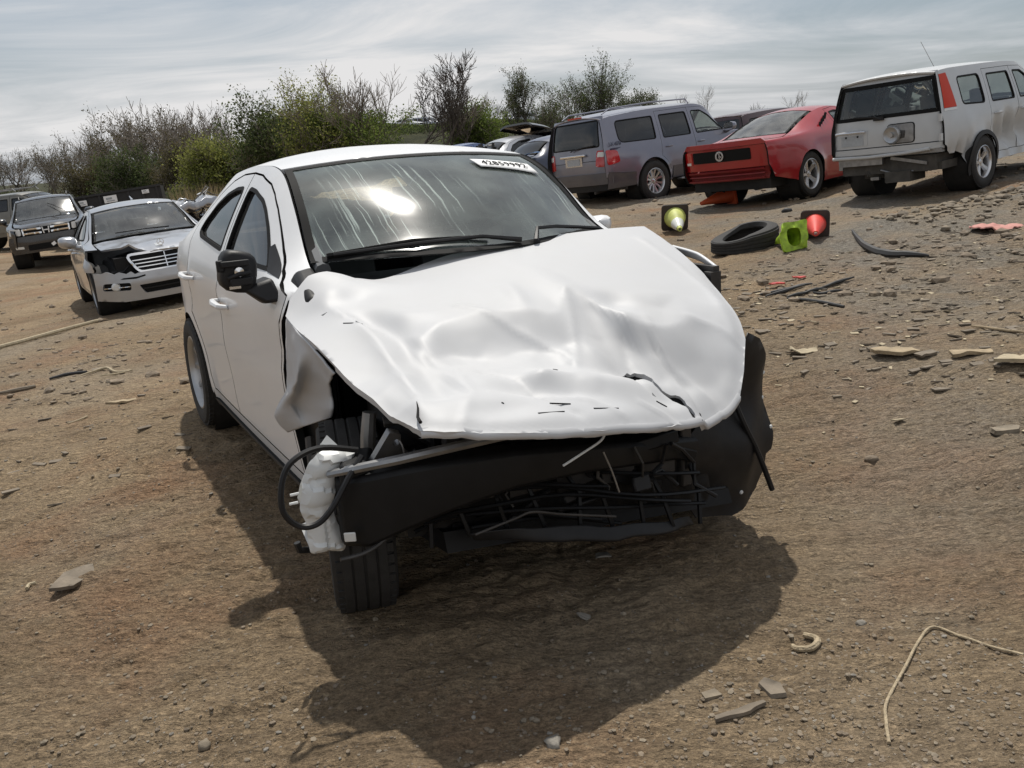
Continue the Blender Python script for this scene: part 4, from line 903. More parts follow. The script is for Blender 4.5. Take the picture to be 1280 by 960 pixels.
def ground_mat():
    m,N,L,b=_new('dirt')
    tc=N.new('ShaderNodeTexCoord'); P=tc.outputs['Object']
    def noise(sc,det=6,ro=.6,st=None,rot=0):
        n=N.new('ShaderNodeTexNoise'); n.inputs['Scale'].default_value=sc; n.inputs['Detail'].default_value=det; n.inputs['Roughness'].default_value=ro
        if st:
            mp=N.new('ShaderNodeMapping'); mp.inputs['Scale'].default_value=st; mp.inputs['Rotation'].default_value=(0,0,rot); L.new(P,mp.inputs['Vector']); L.new(mp.outputs[0],n.inputs['Vector'])
        else: L.new(P,n.inputs['Vector'])
        return n.outputs['Fac']
    def ramp(f,a,b_,ca,cb):
        r=N.new('ShaderNodeValToRGB'); e=r.color_ramp.elements; e[0].position=a; e[1].position=b_; e[0].color=(*ca,1); e[1].color=(*cb,1); L.new(f,r.inputs['Fac']); return r.outputs['Color']
    def mix(f,a,b_,mode='MIX'):
        x=N.new('ShaderNodeMix'); x.data_type='RGBA'; x.blend_type=mode
        if isinstance(f,float): x.inputs['Factor'].default_value=f
        else: L.new(f,x.inputs['Factor'])
        for s_,v in (('A',a),('B',b_)):
            if isinstance(v,tuple): x.inputs[s_].default_value=(*v,1)
            else: L.new(v,x.inputs[s_])
        return x.outputs['Result']
    def mr(f,a,b_,lo=0.,hi=1.):
        r=N.new('ShaderNodeMapRange'); r.inputs['From Min'].default_value=a; r.inputs['From Max'].default_value=b_; r.inputs['To Min'].default_value=lo; r.inputs['To Max'].default_value=hi; L.new(f,r.inputs['Value']); return r.outputs[0]
    base=ramp(noise(.55,8,.62),.36,.64,(0.206,0.151,0.096),(0.335,0.256,0.170))
    base=mix(mr(noise(.9,7,.6),.50,.66),base,(0.265,0.170,0.107))                    # reddish clay patches
    base=mix(mr(noise(.33,6,.6),.50,.68,0,.8),base,(0.294,0.253,0.199))                # grey crusher-run patches
    base=mix(mr(noise(7,6,.7,(.5,1.4,1),.3),.52,.75,0,.75),base,(0.114,0.083,0.056))    # damp crumbs, plus crevice shade put into the soil colour
    base=mix(mr(noise(34,5,.7),.58,.74,0,.7),base,(0.396,0.316,0.221))                # light dust crumbs
    vo=N.new('ShaderNodeTexVoronoi'); vo.inputs['Scale'].default_value=58; L.new(P,vo.inputs['Vector'])
    sp=mr(vo.outputs['Distance'],.22,.12); gate=mr(noise(3.1,4,.6),.46,.60)
    mm=N.new('ShaderNodeMath'); mm.operation='MULTIPLY'; L.new(sp,mm.inputs[0]); L.new(gate,mm.inputs[1])
    hv=N.new('ShaderNodeSeparateColor'); L.new(vo.outputs['Color'],hv.inputs[0])
    base=mix(mm.outputs[0],base,ramp(hv.outputs[0],.0,1.,(0.092,0.076,0.063),(0.441,0.380,0.314)))
    sxy=N.new('ShaderNodeSeparateXYZ'); L.new(P,sxy.inputs[0])
    gm=N.new('ShaderNodeMath'); gm.operation='MULTIPLY'; L.new(mr(sxy.outputs['X'],.8,3.2),gm.inputs[0]); L.new(mr(noise(.8,6,.65),.38,.62),gm.inputs[1])
    base=mix(gm.outputs[0],base,ramp(noise(22,5,.7),.35,.65,(.130,.115,.095),(.270,.250,.220)))      # grey gravelly side of the yard
    base=mix(1.0,base,ramp(noise(46,4,.75,(.7,1.3,1),.3),.30,.70,(.62,.61,.60),(1.68,1.66,1.62)),'MULTIPLY')  # soil speckle, its darks also standing in for tiny crumb shadows
    base=mix(1.0,base,ramp(noise(120,3,.7),.32,.68,(.66,.66,.65),(1.26,1.25,1.22)),'MULTIPLY')
    L.new(base,b.inputs['Base Color']); b.inputs['Roughness'].default_value=.95; b.inputs['Specular IOR Level'].default_value=.2
    def ridge(f):
        a_=N.new('ShaderNodeMath'); a_.operation='SUBTRACT'; L.new(f,a_.inputs[0]); a_.inputs[1].default_value=.5; c_=N.new('ShaderNodeMath'); c_.operation='ABSOLUTE'; L.new(a_.outputs[0],c_.inputs[0]); return c_.outputs[0]
    def madd(f,k,g_):
        a_=N.new('ShaderNodeMath'); a_.operation='MULTIPLY_ADD'; L.new(f,a_.inputs[0]); a_.inputs[1].default_value=k
        if g_ is None: a_.inputs[2].default_value=0
        else: L.new(g_,a_.inputs[2])
        return a_.outputs[0]
    h=madd(noise(9,9,.70,(.5,1.4,1),.3),1.0,None)
    h=madd(ridge(noise(13,4,.55,(.6,1.5,1),.3)),1.1,h)
    h=madd(noise(60,5,.75),.34,h)
    h=madd(noise(170,3,.7),.10,h)
    h=madd(mm.outputs[0],.20,h)
    bp=N.new('ShaderNodeBump'); bp.inputs['Strength'].default_value=1.0; bp.inputs['Distance'].default_value=.075; L.new(h,bp.inputs['Height']); L.new(bp.outputs[0],b.inputs['Normal'])
    # the far edge of the yard is overgrown
    sx=N.new('ShaderNodeSeparateXYZ'); L.new(P,sx.inputs[0]); ed=madd(noise(.12,5,.6),9.0,sx.outputs['Y']); ov=mr(ed,44,50)
    veg=ramp(noise(.8,8,.7),.35,.65,(.022,.026,.012),(.055,.056,.026)); L.new(mix(ov,base,veg),b.inputs['Base Color'])
ground_mat()
def build_ground():
    xs=axis_pts(-420,420,-2.2,2.2,.0135,1.024); ys=axis_pts(-60,600,1.4,4.2,.0135,1.021)
    X,Y=np.meshgrid(xs,ys); Z=terrain(X,Y)+rough(X,Y)
    n=len(xs); k=len(ys)
    idx=np.arange(n*k).reshape(k,n); q=np.stack([idx[:-1,:-1],idx[:-1,1:],idx[1:,1:],idx[1:,:-1]],-1).reshape(-1,4)
    me=bpy.data.meshes.new('ground'); me.vertices.add(n*k); me.vertices.foreach_set('co',np.stack([X,Y,Z],-1).ravel())
    me.loops.add(q.size); me.loops.foreach_set('vertex_index',q.ravel()); me.polygons.add(len(q)); me.polygons.foreach_set('loop_start',np.arange(0,q.size,4)); me.polygons.foreach_set('loop_total',np.full(len(q),4))
    me.update(); me.validate(); me.polygons.foreach_set('use_smooth',[True]*len(me.polygons)); me.materials.append(MATS['dirt'])
    o=bpy.data.objects.new('ground',me); COL.objects.link(o); o['kind']='structure'
build_ground()

# ------------------------------------------------------------------ the other vehicles
TILT=.08
def place(o,x,y,yaw,dz=None,tilt=TILT):
    z=gz(x,y) if dz is None else dz
    o.matrix_world=Matrix.Translation((x,y,z))@Matrix.Rotation(-math.atan(tilt),4,'Y')@Matrix.Rotation(rad(yaw),4,'Z')
    return o
def archr(cx,cz,r,a0=187,a1=-7,n=20): return arc(cx,cz,r,a0,a1,n)
def xarc(xc,xs,yw,n=13): return [(xs+(xc-xs)*(1-u*u),u*yw) for u in np.linspace(-1,1,n)]
def shell(c,paint,doors,bside,fender=None,qw=(),ws=None,rg=None,hood=None,trunk=None,glassm='glass_side',wsm='glass_clear',rgm='glass_side',hmat=None,sidestep=.07,extra_holes=(),roof_end=None,sides=(-1,1),hoodz=None,trim='rubber_trim',rear_door_glass=None,fender_sides=(-1,1)):
    r=c.root; S=dict(step=sidestep,edge=.05)
    P={}
    P['body']=c.side('body_side',bside,paint,[offp(d['poly'],.006) for d in doors]+[q for q in qw]+list(extra_holes),th=.03,sides=sides,**S)
    for q in qw:
        for sg,b in zip(sides,P['body']):
            g=c.side('window',offp(q,.012),rear_door_glass or glassm,off=-.012,th=0,sides=(sg,),parent=b,step=.12)
            c.frame('window_trim',offp(q,.004),.02,trim,off=.003,sides=(sg,),parent=b)
    for d in doors:
        ds=c.side('door',d['poly'],d.get('paint',paint),[d['win']],th=.03,sides=sides,**S)
        for sg,o in zip(sides,ds):
            c.side('window',offp(d['win'],.012),d.get('glass',glassm),off=-.012,th=0,sides=(sg,),parent=o,step=.12)
            c.frame('window_trim',offp(d['win'],.004),.02,trim,off=.003,sides=(sg,),parent=o)
            if 'handle' in d: handle(o,c.ym(*d['handle'],sg),sg,hmat or paint,.17)
            if 'mould' in d:
                z0,z1=d['mould']; xs=[p[0] for p in d['poly']]; c.side('side_moulding',[(min(xs)+.06,z0),(max(xs)-.06,z0),(max(xs)-.06,z1),(min(xs)+.06,z1)],d.get('mm','black_plastic'),off=.012,th=.014,sides=(sg,),parent=o,step=.2)
    if fender: P['fender']=c.side('fender',fender,paint,th=.03,sides=fender_sides,**S)
    if ws:
        xbc,xbs,yb,xtc,xts,yt=ws
        b=xarc(xbc,xbs,yb); t=xarc(xtc,xts,yt)
        poly=b+t[::-1]; P['ws']=c.top('windshield',poly,wsm,off=-.006,th=0,step=.09)
        sp=subd(poly,.08); c.top('windshield_seal',sp,'ink_black',[offp(sp,-.03)],off=-.003,th=.006,parent=P['ws'])
        xr=roof_end
        yrr=[float(c.yr(x)) for x in np.linspace(xts-.2,xr+.05,5)]
        mid=[(x,y-.004) for x,y in zip(np.linspace(xts-.2,xr+.05,5),yrr)]
        hd=xarc(xtc-.004,xts-.012,float(c.yr(xts))-.004); re=xarc(xr-.03,xr,float(c.yr(xr))-.004)
        P['roof']=c.top('roof',hd+mid+re[::-1]+[(x,-y) for x,y in mid[::-1]],paint,th=.02)
    if rg:
        xtc,xts,yt,xbc,xbs,yb=rg; t=xarc(xtc,xts,yt); b=xarc(xbc,xbs,yb); poly=t+b[::-1]
        P['rg']=c.top('rear_window',poly,rgm,off=-.006,th=0,step=.09); sp=subd(poly,.08); c.top('rear_window_seal',sp,'ink_black',[offp(sp,-.03)],off=-.003,th=.006,parent=P['rg'])
    if hood: P['hood']=c.top('hood',hood,paint,th=.025,zfun=hoodz)
    if trunk: P['trunk']=c.top('trunk_lid',trunk,paint,th=.025)
    return P
def housings(r,xs,yo,yi,R,z):
    for x in xs:
        for sg in (-1,1):
            m=MB(); y0,y1=(-yo,-yi) if sg<0 else (yi,yo); m.lathe([(R,y0),(R,y1)],26,'y',(x,0,z)); yy=y1 if sg<0 else y0; m.lathe([(0,yy),(R,yy)],26,'y',(x,0,z)); m.build('wheel_housing','underbody',r)
# ---- silver-grey luxury SUV seen from behind
def make_lx():
    r=empty('parked_suv',label='silver grey luxury SUV with roof rails seen from behind, left of red coupe',cat='car')
    c=Car(r,W=[(-4.05,.86),(-3.9,.925),(-3.4,.955),(-.3,.955),(.5,.93),(.88,.80)],
      prof=[(.36,.945),(.46,.975),(.62,.985),(.66,1.0),(.80,1.0),(.98,.995),(1.08,.98),(1.16,.955)],
      belt=[(-4.1,1.17),(-2,1.16),(-.4,1.14),(.9,1.02)],
      yr=[(-4.05,.70),(-3,.735),(-1.1,.715),(-.45,.79),(.88,.70)],
      zc=[(.9,.98),(.7,1.06),(0,1.15),(-.38,1.19),(-1.02,1.76),(-1.4,1.835),(-2.5,1.865),(-3.5,1.83),(-3.9,1.785),(-4.05,1.72)],
      drop=[(.9,.05),(-.4,.03),(-1.1,.045),(-2,.085),(-4,.09)],bow=[(-4,0),(-1.3,.05),(-.4,.12),(.9,0)],zs=.36,k=[(-4,1.1),(-1,1.1),(-.3,1.7)],arches=((0,.40,.46,.02,.07),(-2.85,.40,.46,.02,.07)))
    win=lambda p: roundp(p,.05,3)
    fd=[(-.40,.50),(-.42,1.14),(-.62,1.28),(-1.02,1.62),(-1.16,1.70),(-1.58,1.715),(-1.58,.50)]
    rd=[(-1.588,1.715),(-2.52,1.715),(-2.54,1.16)]+arc(-2.85,.40,.53,60,12,6)+[(-2.33,.50),(-1.588,.50)]
    fwn=win([(-.62,1.185),(-.98,1.51),(-1.2,1.635),(-1.50,1.645),(-1.50,1.185)]); rwn=win([(-1.66,1.645),(-2.44,1.645),(-2.46,1.19),(-1.66,1.185)])
    q=roundp([(-2.62,1.645),(-3.62,1.64),(-3.66,1.22),(-2.66,1.195)],[.05,.10,.14,.06],4)
    bs=[(-.40,'r'),(-1,'r'),(-2,'r'),(-3.2,'r'),(-3.93,'r'),(-4.02,1.17),(-4.05,.82),(-4.04,.62),(-3.4,.58)]+archr(-2.85,.40,.46)+[(-2.3,.40),(-.38,.40),(-.38,1.14)]
    fe=[(-.39,1.13),(-.36,'r'),(.3,'r'),(.80,'r'),(.88,.85),(.88,.55),(.50,.50)]+arc(0,.40,.46,5,185,18)+[(-.39,.42)]
    P=shell(c,'grey_paint',[dict(poly=fd,win=fwn,handle=(-1.42,1.02),glass='glass_clear'),dict(poly=rd,win=rwn,handle=(-2.36,1.02))],bs,fe,[q],ws=(-.40,-.50,.76,-1.03,-1.09,.68),glassm='glass_dark',hood=xarc(-.36,-.44,.76)+[(.6,.72),(.88,.45),(.92,0),(.88,-.45),(.6,-.72)],roof_end=-3.90,hmat='grey_paint')
    # lower cladding band
    c.side('lower_cladding',[(-.45,.40),(-.45,.63),(-2.30,.63),(-2.34,.40)],'grey_paint_low',off=.014,th=.02)
    c.side('rear_cladding',[(-3.34,.56),(-3.34,.64),(-4.02,.68),(-4.02,.58)],'grey_paint_low',off=.012,th=.02)
    tx=pch([(.4,-4.06),(.8,-4.07),(1.15,-4.04),(1.72,-3.92),(1.8,-3.88)])
    xf=lambda y,z: tx(z)+.10*(np.abs(y)/.80)**5
    gw=roundp([(-.70,1.20),(.70,1.20),(.64,1.70),(-.64,1.70)],.06,4)
    tg=c.end('tailgate',[(-.80,.70),(.80,.70),(.80,1.15),(.715,1.765),(-.715,1.765),(-.80,1.15)],xf,'grey_paint',-1,[gw])
    c.end('window',offp(gw,.012),xf,'glass_dark',-1,off=-.01,th=0,parent=tg); sp=subd(gw,.06); c.end('window_trim',offp(sp,.004),xf,'rubber_trim',-1,[offp(sp,-.02)],off=.004,th=.01,parent=tg)
    c.end('gate_seam',[(-.795,.945),(.795,.945),(.795,.955),(-.795,.955)],xf,'ink_black',-1,off=.003,th=.004,parent=tg)
    m=MB(); m.tube([(-4.075,.05,1.17),(-4.09,.0,1.19),(-4.055,-.3,1.225),(-4.035,-.58,1.235)],.013,6); m.build('wiper','black_plastic',tg)
    m=MB(); m.box((-4.09,0,1.075),(.05,.74,.045)); o=m.build('chrome_bar','chrome',tg); bev(o,.012)
    m=MB(); m.box((-4.072,0,.96),(.012,.50,.17)); o=m.build('plate_surround','alloy_bright',tg); plate(r,(-4.082,0,.96),.37,.125,'plate_grey',parent=tg)
    c.end('brake_lamp',[(-.20,1.772),(.20,1.772),(.20,1.80),(-.20,1.80)],lambda y,z: -3.93+0*y,'lamp_red',-1)
    for sg in (-1,1):
        lp=roundp([(sg*.60,.84),(sg*.795,.82),(sg*.80,1.13),(sg*.64,1.14)],.04,3)
        l=c.end('tail_lamp',lp,xf,'lamp_red',-1,off=.012); c.end('reverse_lens',roundp([(sg*.65,1.02),(sg*.785,1.01),(sg*.79,1.10),(sg*.67,1.11)],.02,3),xf,'lamp_clear',-1,off=.02,parent=l)
        c.side('tail_lamp',roundp([(-3.72,.88),(-4.01,.84),(-4.01,1.13),(-3.76,1.10)],.05,3),'lamp_red',off=.012,sides=(sg,))
        m=MB(); m.tube([(-1.35,sg*.60,1.80),(-1.45,sg*.615,1.885),(-2.5,sg*.63,1.905),(-3.55,sg*.60,1.875),(-3.75,sg*.59,1.79)],[.014,.022,.022,.022,.016],8,squash=.7); m.build('roof_rail','grey_paint',r)
        m=MB(); m.box((-1.35,sg*.99,.36),(1.7,.14,.04)); o=m.build('side_step','steel',r); bev(o,.015)
        door_mirror(r,(-.62,sg*.93,1.22),sg,'grey_paint',1.15)
    bp=lambda y,z: -4.16+.22*(np.abs(y)/.92)**4+.03*np.abs(z-.62)
    c.end('rear_bumper',roundp([(-.93,.50),(.93,.50),(.93,.70),(.80,.715),(-.80,.715),(-.93,.70)],.03,3),bp,'grey_paint_low',-1,th=.06)
    c.end('bumper_cover',[(-.86,.38),(.86,.38),(.92,.52),(-.92,.52)],lambda y,z: bp(y,z)+.03,'black_plastic',-1,th=.05)
    c.side('bumper_corner',[(-3.36,.40),(-3.36,.60),(-4.0,.72),(-4.04,.40)],'grey_paint_low',off=.02,th=.03)
    m=MB(); m.box((-2.1,0,.46),(3.7,1.5,.12)); m.box((-2.85,0,.40),(.14,1.5,.14)); m.box((-3.6,0,.5),(.8,1.4,.2)); m.build('underbody','underbody',r)
    m=MB(); m.tube([(-4.1,-.55,.35),(-3.3,-.5,.4)],.03,8); m.build('exhaust','dark_steel',r)
    f=lambda y,z: .92-.12*(np.abs(y)/.8)**3; c.end('front_bumper',[(-.85,.40),(.85,.40),(.85,.70),(-.85,.70)],f,'grey_paint',1); c.end('grille',[(-.4,.71),(.4,.71),(.4,.96),(-.4,.96)],f,'chrome',1)
    for sg in (-1,1): c.end('headlamp',roundp([(sg*.42,.74),(sg*.80,.74),(sg*.80,.94),(sg*.42,.96)],.03,3),f,'lamp_clear',1)
    b=c.ym(-3.74,1.17,-1); m=text('badge','LX 470',.11,'navy_paint',r,frame_m((-3.78,-abs(b[1])-.006,1.22),(1,0,0),(0,0,1)),.003)
    m=MB(); m.box((0,0,0),(.26,.006,.035)); o=m.build('badge_strip','navy_paint',r); o.location=(-3.78,-abs(b[1])-.012,1.13)
    for (x,y) in ((0,-.84),(0,.84),(-2.85,-.84),(-2.85,.84)): wheel(r,(x,y,.40),1 if y>0 else -1,.40,.275,.245,'six',rim_mat='alloy_bright')
    housings(r,(0,-2.85),.93,.55,.47,.40)
    cabin(r,-.42,-3.9,.82,.55,1.16,[(-1.25,-.4,.55,.62),(-1.25,.4,.55,.62),(-2.3,0,1.4,.55),(-3.1,0,1.3,.4)],mat='interior_grey',dashx=-.55)
    return r
place(make_lx(),4.847,20.585,36.0)
# ---- red fastback coupe
def make_coupe():
    r=empty('damaged_coupe',label='red fastback coupe missing its rear bumper cover, beside grey SUV',cat='car')
    c=Car(r,W=[(-3.72,.82),(-3.5,.885),(-2.8,.94),(-2.2,.925),(-1.2,.91),(0,.925),(.5,.88),(.82,.72)],
      prof=[(.18,.93),(.26,.96),(.40,.975),(.56,1.0),(.66,.985),(.78,.985),(.88,.965),(.98,.915)],
      belt=[(-3.7,.955),(-2.8,.985),(-2.1,.95),(-1,.91),(0,.88),(.8,.80)],
      yr=[(-3.72,.68),(-3.2,.66),(-2.5,.60),(-1.9,.545),(-1.4,.54),(-1.1,.565),(-.4,.70),(.8,.66)],
      zc=[(.82,.74),(.5,.86),(-.25,.975),(-.95,1.275),(-1.2,1.36),(-1.6,1.388),(-2.0,1.352),(-2.5,1.205),(-2.95,1.035),(-3.12,1.005),(-3.72,1.01)],
      drop=[(.8,.05),(-.3,.03),(-1.2,.04),(-2,.06),(-3,.03),(-3.7,.03)],bow=[(-3.7,-.05),(-2.6,-.06),(-1.7,0),(-1.1,.10),(-.35,.22),(.8,0)],zs=.18,k=[(-3.6,1.6),(-2.4,1.2),(-1,1.12),(-.3,1.8)],arches=((0,.34,.385,.02,.07),(-2.72,.34,.385,.03,.08)))
    fd=[(-.46,.27),(-.48,.89),(-.66,.98),(-.95,1.165),(-1.2,1.285),(-1.45,1.315),(-1.72,1.29),(-1.74,.93),(-1.70,.27)]
    wn=roundp([(-.66,.955),(-.92,1.10),(-1.18,1.225),(-1.45,1.265),(-1.66,1.245),(-1.68,.965)],.03,3)
    q=roundp([(-1.79,1.245),(-2.0,1.20),(-2.02,1.04),(-1.80,1.03)],.025,3)
    bs=[(-.42,'r'),(-1.2,'r'),(-1.8,'r'),(-2.5,'r'),(-3.2,'r'),(-3.66,'r'),(-3.71,.90),(-3.70,.62),(-3.60,.42),(-3.16,.32)]+archr(-2.72,.34,.385)+[(-2.3,.19),(-.44,.19),(-.44,.89)]
    fe=[(-.45,.89),(-.40,'r'),(.2,'r'),(.74,'r'),(.80,.70),(.80,.4),(.45,.26)]+arc(0,.34,.385,5,185,18)+[(-.45,.2)]
    P=shell(c,'red_paint',[dict(poly=fd,win=wn,handle=(-1.56,.83),glass='glass_clear')],bs,fe,[],ws=(-.26,-.46,.67,-1.04,-1.12,.53),rg=(-2.0,-1.90,.50,-2.98,-2.86,.585),wsm='glass_clear',rgm='glass_dusty',hood=xarc(-.22,-.38,.67)+[(.6,.64),(.80,.35),(.82,0),(.80,-.35),(.6,-.64)],trunk=xarc(-3.0,-2.88,.62)+[(-3.60,.64),(-3.68,.35),(-3.70,0),(-3.68,-.35),(-3.60,-.64)],roof_end=-1.98,glassm='glass_clear')
    xf=lambda y,z: -3.76+.11*(np.abs(y)/.80)**3.5+.08*np.maximum(0,.90-z)+.012*np.sin(z*40)*(z<.60)
    c.end('deck_edge',[(-.79,.935),(.79,.935),(.70,1.015),(-.70,1.015)],lambda y,z: -3.79+.12*(np.abs(y)/.80)**3,'red_paint',-1,th=.10)
    c.end('rear_panel',[(-.80,.60),(.80,.60),(.79,.93),(-.79,.93)],xf,'red_paint',-1)
    bp=c.end('filler_panel',roundp([(-.52,.72),(.58,.72),(.58,.895),(-.52,.895)],.02,2),xf,'ink_black',-1,off=.01)
    # emblem: pale ring with a running-animal bar shape
    e=MB(); e.lathe([(.050,0),(.050,-.010),(.078,-.010),(.078,0)],24,'x',(-3.772,.03,.81)); e.box((-3.777,.03,.81),(.01,.018,.09)); e.box((-3.777,.02,.80),(.01,.05,.022)); e.build('emblem','chrome',bp)
    l=c.end('tail_lamp',roundp([(.61,.70),(.78,.70),(.78,.90),(.61,.90)],.02,2),xf,'lamp_red',-1,off=.012); c.end('reverse_lens',[(.64,.705),(.74,.705),(.74,.745),(.64,.745)],xf,'lamp_clear',-1,off=.02,parent=l)
    c.end('bumper_support',[(-.72,.40),(.78,.40),(.80,.595),(-.76,.595)],lambda y,z: xf(y,z)+.05+.03*(z<.5),'red_primer',-1,th=.04)
    for z in (.42,.49,.55):
        c.end('reinforcing_rib',[(-.70,z),(.76,z),(.76,z+.018),(-.70,z+.018)],lambda y,zz: xf(y,zz)+.0,'red_primer',-1,th=.05)
    for (y,z) in ((.06,.66),(-.1,.655),(-.3,.70)): 
        m=MB(); m.box((-3.70+.10*max(0,.92-z),y,z),(.03,.06 if y>0 else .02,.03)); m.build('mounting_slot','ink_black',r)
    for sg in (-1,1):
        for k in range(4):
            x=-1.88-.10*k; zz=1.16-.035*k; b=c.ym(x,zz,sg); M=Matrix.Rotation(rad(26),3,'Y')
            m=MB(); m.box((0,0,0),(.028,.03,.17-.02*k),rot=M); o=m.build('louvre','ink_black',r); o.location=(b[0],b[1]+sg*.003,b[2])
        door_mirror(r,(-.62,sg*.90,.99),sg,'red_paint',1.0)
    m=MB(); m.box((-1.4,0,.25),(3.4,1.5,.1)); m.box((-3.3,0,.38),(.5,1.45,.26)); m.tube([(-3.55,-.45,.28),(-2.6,-.42,.3)],.06,10); m.tube([(-3.55,.45,.28),(-2.6,.42,.3)],.06,10); m.build('underbody','underbody',r)
    f=lambda y,z: .84-.14*(np.abs(y)/.8)**3; c.end('front_bumper',[(-.80,.2),(.80,.2),(.80,.56),(-.80,.56)],f,'red_paint',1); c.end('grille',[(-.66,.57),(.66,.57),(.66,.72),(-.66,.72)],f,'ink_black',1)
    for (x,y) in ((0,-.80),(0,.80),(-2.72,-.81),(-2.72,.81)): wheel(r,(x,y,.345),1 if y>0 else -1,.345,.245,.235,'five',rim_mat='alloy_bright')
    housings(r,(0,-2.72),.90,.5,.39,.34)
    cabin(r,-.36,-2.9,.78,.30,.93,[(-1.35,-.36,.5,.56),(-1.35,.36,.5,.56),(-2.1,0,1.1,.35)],mat='interior',dashx=-.5)
    return r
place(make_coupe(),6.44,17.018,40.4)
# ---- silver compact SUV with crushed rear corner
def make_crv():
    r=empty('damaged_suv',label='silver boxy SUV with crushed right side and missing rear bumper',cat='car')
    c=Car(r,W=[(-3.50,.80),(-3.35,.84),(-3.0,.865),(-.3,.87),(.4,.85),(.78,.72)],
      prof=[(.30,.955),(.42,.98),(.60,1.0),(.72,.995),(.88,.99),(.98,.975),(1.06,.945)],
      belt=[(-3.5,1.055),(-1.5,1.045),(-.4,1.02),(.8,.93)],
      yr=[(-3.5,.645),(-3,.665),(-1.1,.65),(-.45,.72),(.8,.66)],
      zc=[(.8,.86),(.5,.96),(-.3,1.05),(-.95,1.53),(-1.2,1.60),(-2,1.645),(-3,1.635),(-3.4,1.61),(-3.5,1.585)],
      drop=[(.8,.05),(-.3,.03),(-1.1,.035),(-2,.055),(-3.5,.05)],bow=[(-3.4,0),(-1.3,.05),(-.4,.14),(.8,0)],zs=.30,k=[(-3.5,1.08),(-1,1.1),(-.3,1.7)],arches=((0,.34,.37,.02,.06),(-2.62,.34,.37,.015,.06)))
    def dent(P,sg):
        if sg<0:   # crushed right rear door and sill
            x,y,z=P[...,0],P[...,1],P[...,2]
            d=np.exp(-((x+1.75)/.55)**2-((z-.62)/.22)**2); y2=y-.17*d*(1+.5*np.sin(x*17+z*9))-.05*np.exp(-((z-.55-.1*(x+2.2))/.04)**2)*np.exp(-((x+1.9)/.6)**2)
            d2=np.exp(-((x+3.2)/.35)**2-((z-.50)/.12)**2); y2=y2-.09*d2*(1+.6*np.sin(x*31)); z2=z+.04*d2*np.sin(x*23)
            y2=y2+.02*np.exp(-((x+2.95)/.10)**2-((z-.86)/.12)**2)
            P=np.stack([x,y2,z2],-1)
        return P
    c.dent=dent
    fd=[(-.42,.42),(-.44,1.02),(-.60,1.12),(-.98,1.42),(-1.15,1.50),(-1.50,1.515),(-1.50,.42)]
    rd=[(-1.508,1.515),(-2.30,1.515),(-2.33,1.05)]+arc(-2.62,.34,.44,55,15,6)+[(-2.18,.42),(-1.508,.42)]
    fwn=roundp([(-.64,1.07),(-.96,1.34),(-1.17,1.445),(-1.43,1.455),(-1.43,1.08)],.03,3); rwn=roundp([(-1.58,1.455),(-2.22,1.455),(-2.25,1.085),(-1.58,1.08)],.04,3)
    q=roundp([(-2.42,1.47),(-3.02,1.465),(-3.04,1.11),(-2.44,1.085)],.07,4)
    bs=[(-.40,'r'),(-1.2,'r'),(-2.2,'r'),(-3.42,'r'),(-3.47,1.3),(-3.50,1.05),(-3.50,.66),(-3.35,.56),(-3.02,.52)]+archr(-2.62,.34,.37)+[(-2.2,.32),(-.40,.32),(-.40,1.02)]
    fe=[(-.41,1.01),(-.36,'r'),(.2,'r'),(.70,'r'),(.77,.8),(.77,.5),(.42,.40)]+arc(0,.34,.37,5,185,18)+[(-.41,.33)]
    P=shell(c,'silver_warm',[dict(poly=fd,win=fwn,handle=(-1.36,.93),glass='glass_clear'),dict(poly=rd,win=rwn,handle=(-2.16,.93),glass='glass_clear')],bs,fe,[q],ws=(-.32,-.46,.69,-.97,-1.03,.61),rear_door_glass='glass_clear',hood=xarc(-.28,-.40,.69)+[(.5,.66),(.76,.4),(.79,0),(.76,-.4),(.5,-.66)],roof_end=-3.44,hmat='silver_warm',glassm='glass_clear')
    c.dent=None
    c.side('wheel_arch_trim',arc(-2.62,.34,.41,200,-10,20)+arc(-2.62,.34,.355,-10,200,20),'black_plastic',off=.02,th=.02)
    tx=pch([(.5,-3.55),(.8,-3.55),(1.05,-3.53),(1.45,-3.45),(1.6,-3.41)]); xf=lambda y,z: tx(z)+.08*(np.abs(y)/.74)**6
    gw=roundp([(-.735,1.075),(.735,1.075),(.64,1.515),(-.64,1.515)],.04,4)
    tg=c.end('tailgate',[(-.765,.62),(.765,.62),(.775,1.05),(.66,1.575),(-.66,1.575),(-.775,1.05)],xf,'silver_warm',-1,[gw])
    c.end('window',offp(gw,.012),xf,'glass_clear',-1,off=-.01,th=0,parent=tg); sp=subd(gw,.06); c.end('window_trim',offp(sp,.004),xf,'ink_black',-1,[offp(sp,-.045)],off=.004,th=.01,parent=tg)
    c.end('gate_step',[(-.76,.63),(.76,.63),(.76,.70),(-.76,.70)],lambda y,z: xf(y,z)-.012,'silver_warm',-1,parent=tg)
    c.end('gate_seam',[(-.76,.704),(.76,.704),(.76,.714),(-.76,.714)],xf,'ink_black',-1,off=.003,th=.003,parent=tg)
    # spare wheel carrier plate
    cp=roundp([(-.42,.74),(-.07,.74),(-.07,.975),(-.42,.975)],.04,3)
    cr=c.end('carrier_plate',cp,xf,'steel',-1,off=.012,parent=tg)
    m=MB(); m.lathe([(.0,-.055),(.03,-.055),(.035,-.03),(.07,-.03),(.10,-.05),(.115,-.03),(.12,0)],20,'x',(-3.555,-.135,.85)); m.build('carrier_hub','alloy',cr if False else tg)
    c.end('carrier_hole',[(-.30,.80),(-.22,.79),(-.23,.90),(-.31,.89)],xf,'dark_steel',-1,off=.016,parent=tg); c.end('carrier_rim',offp(cp,.012),xf,'ink_black',-1,[cp],off=.006,parent=tg)
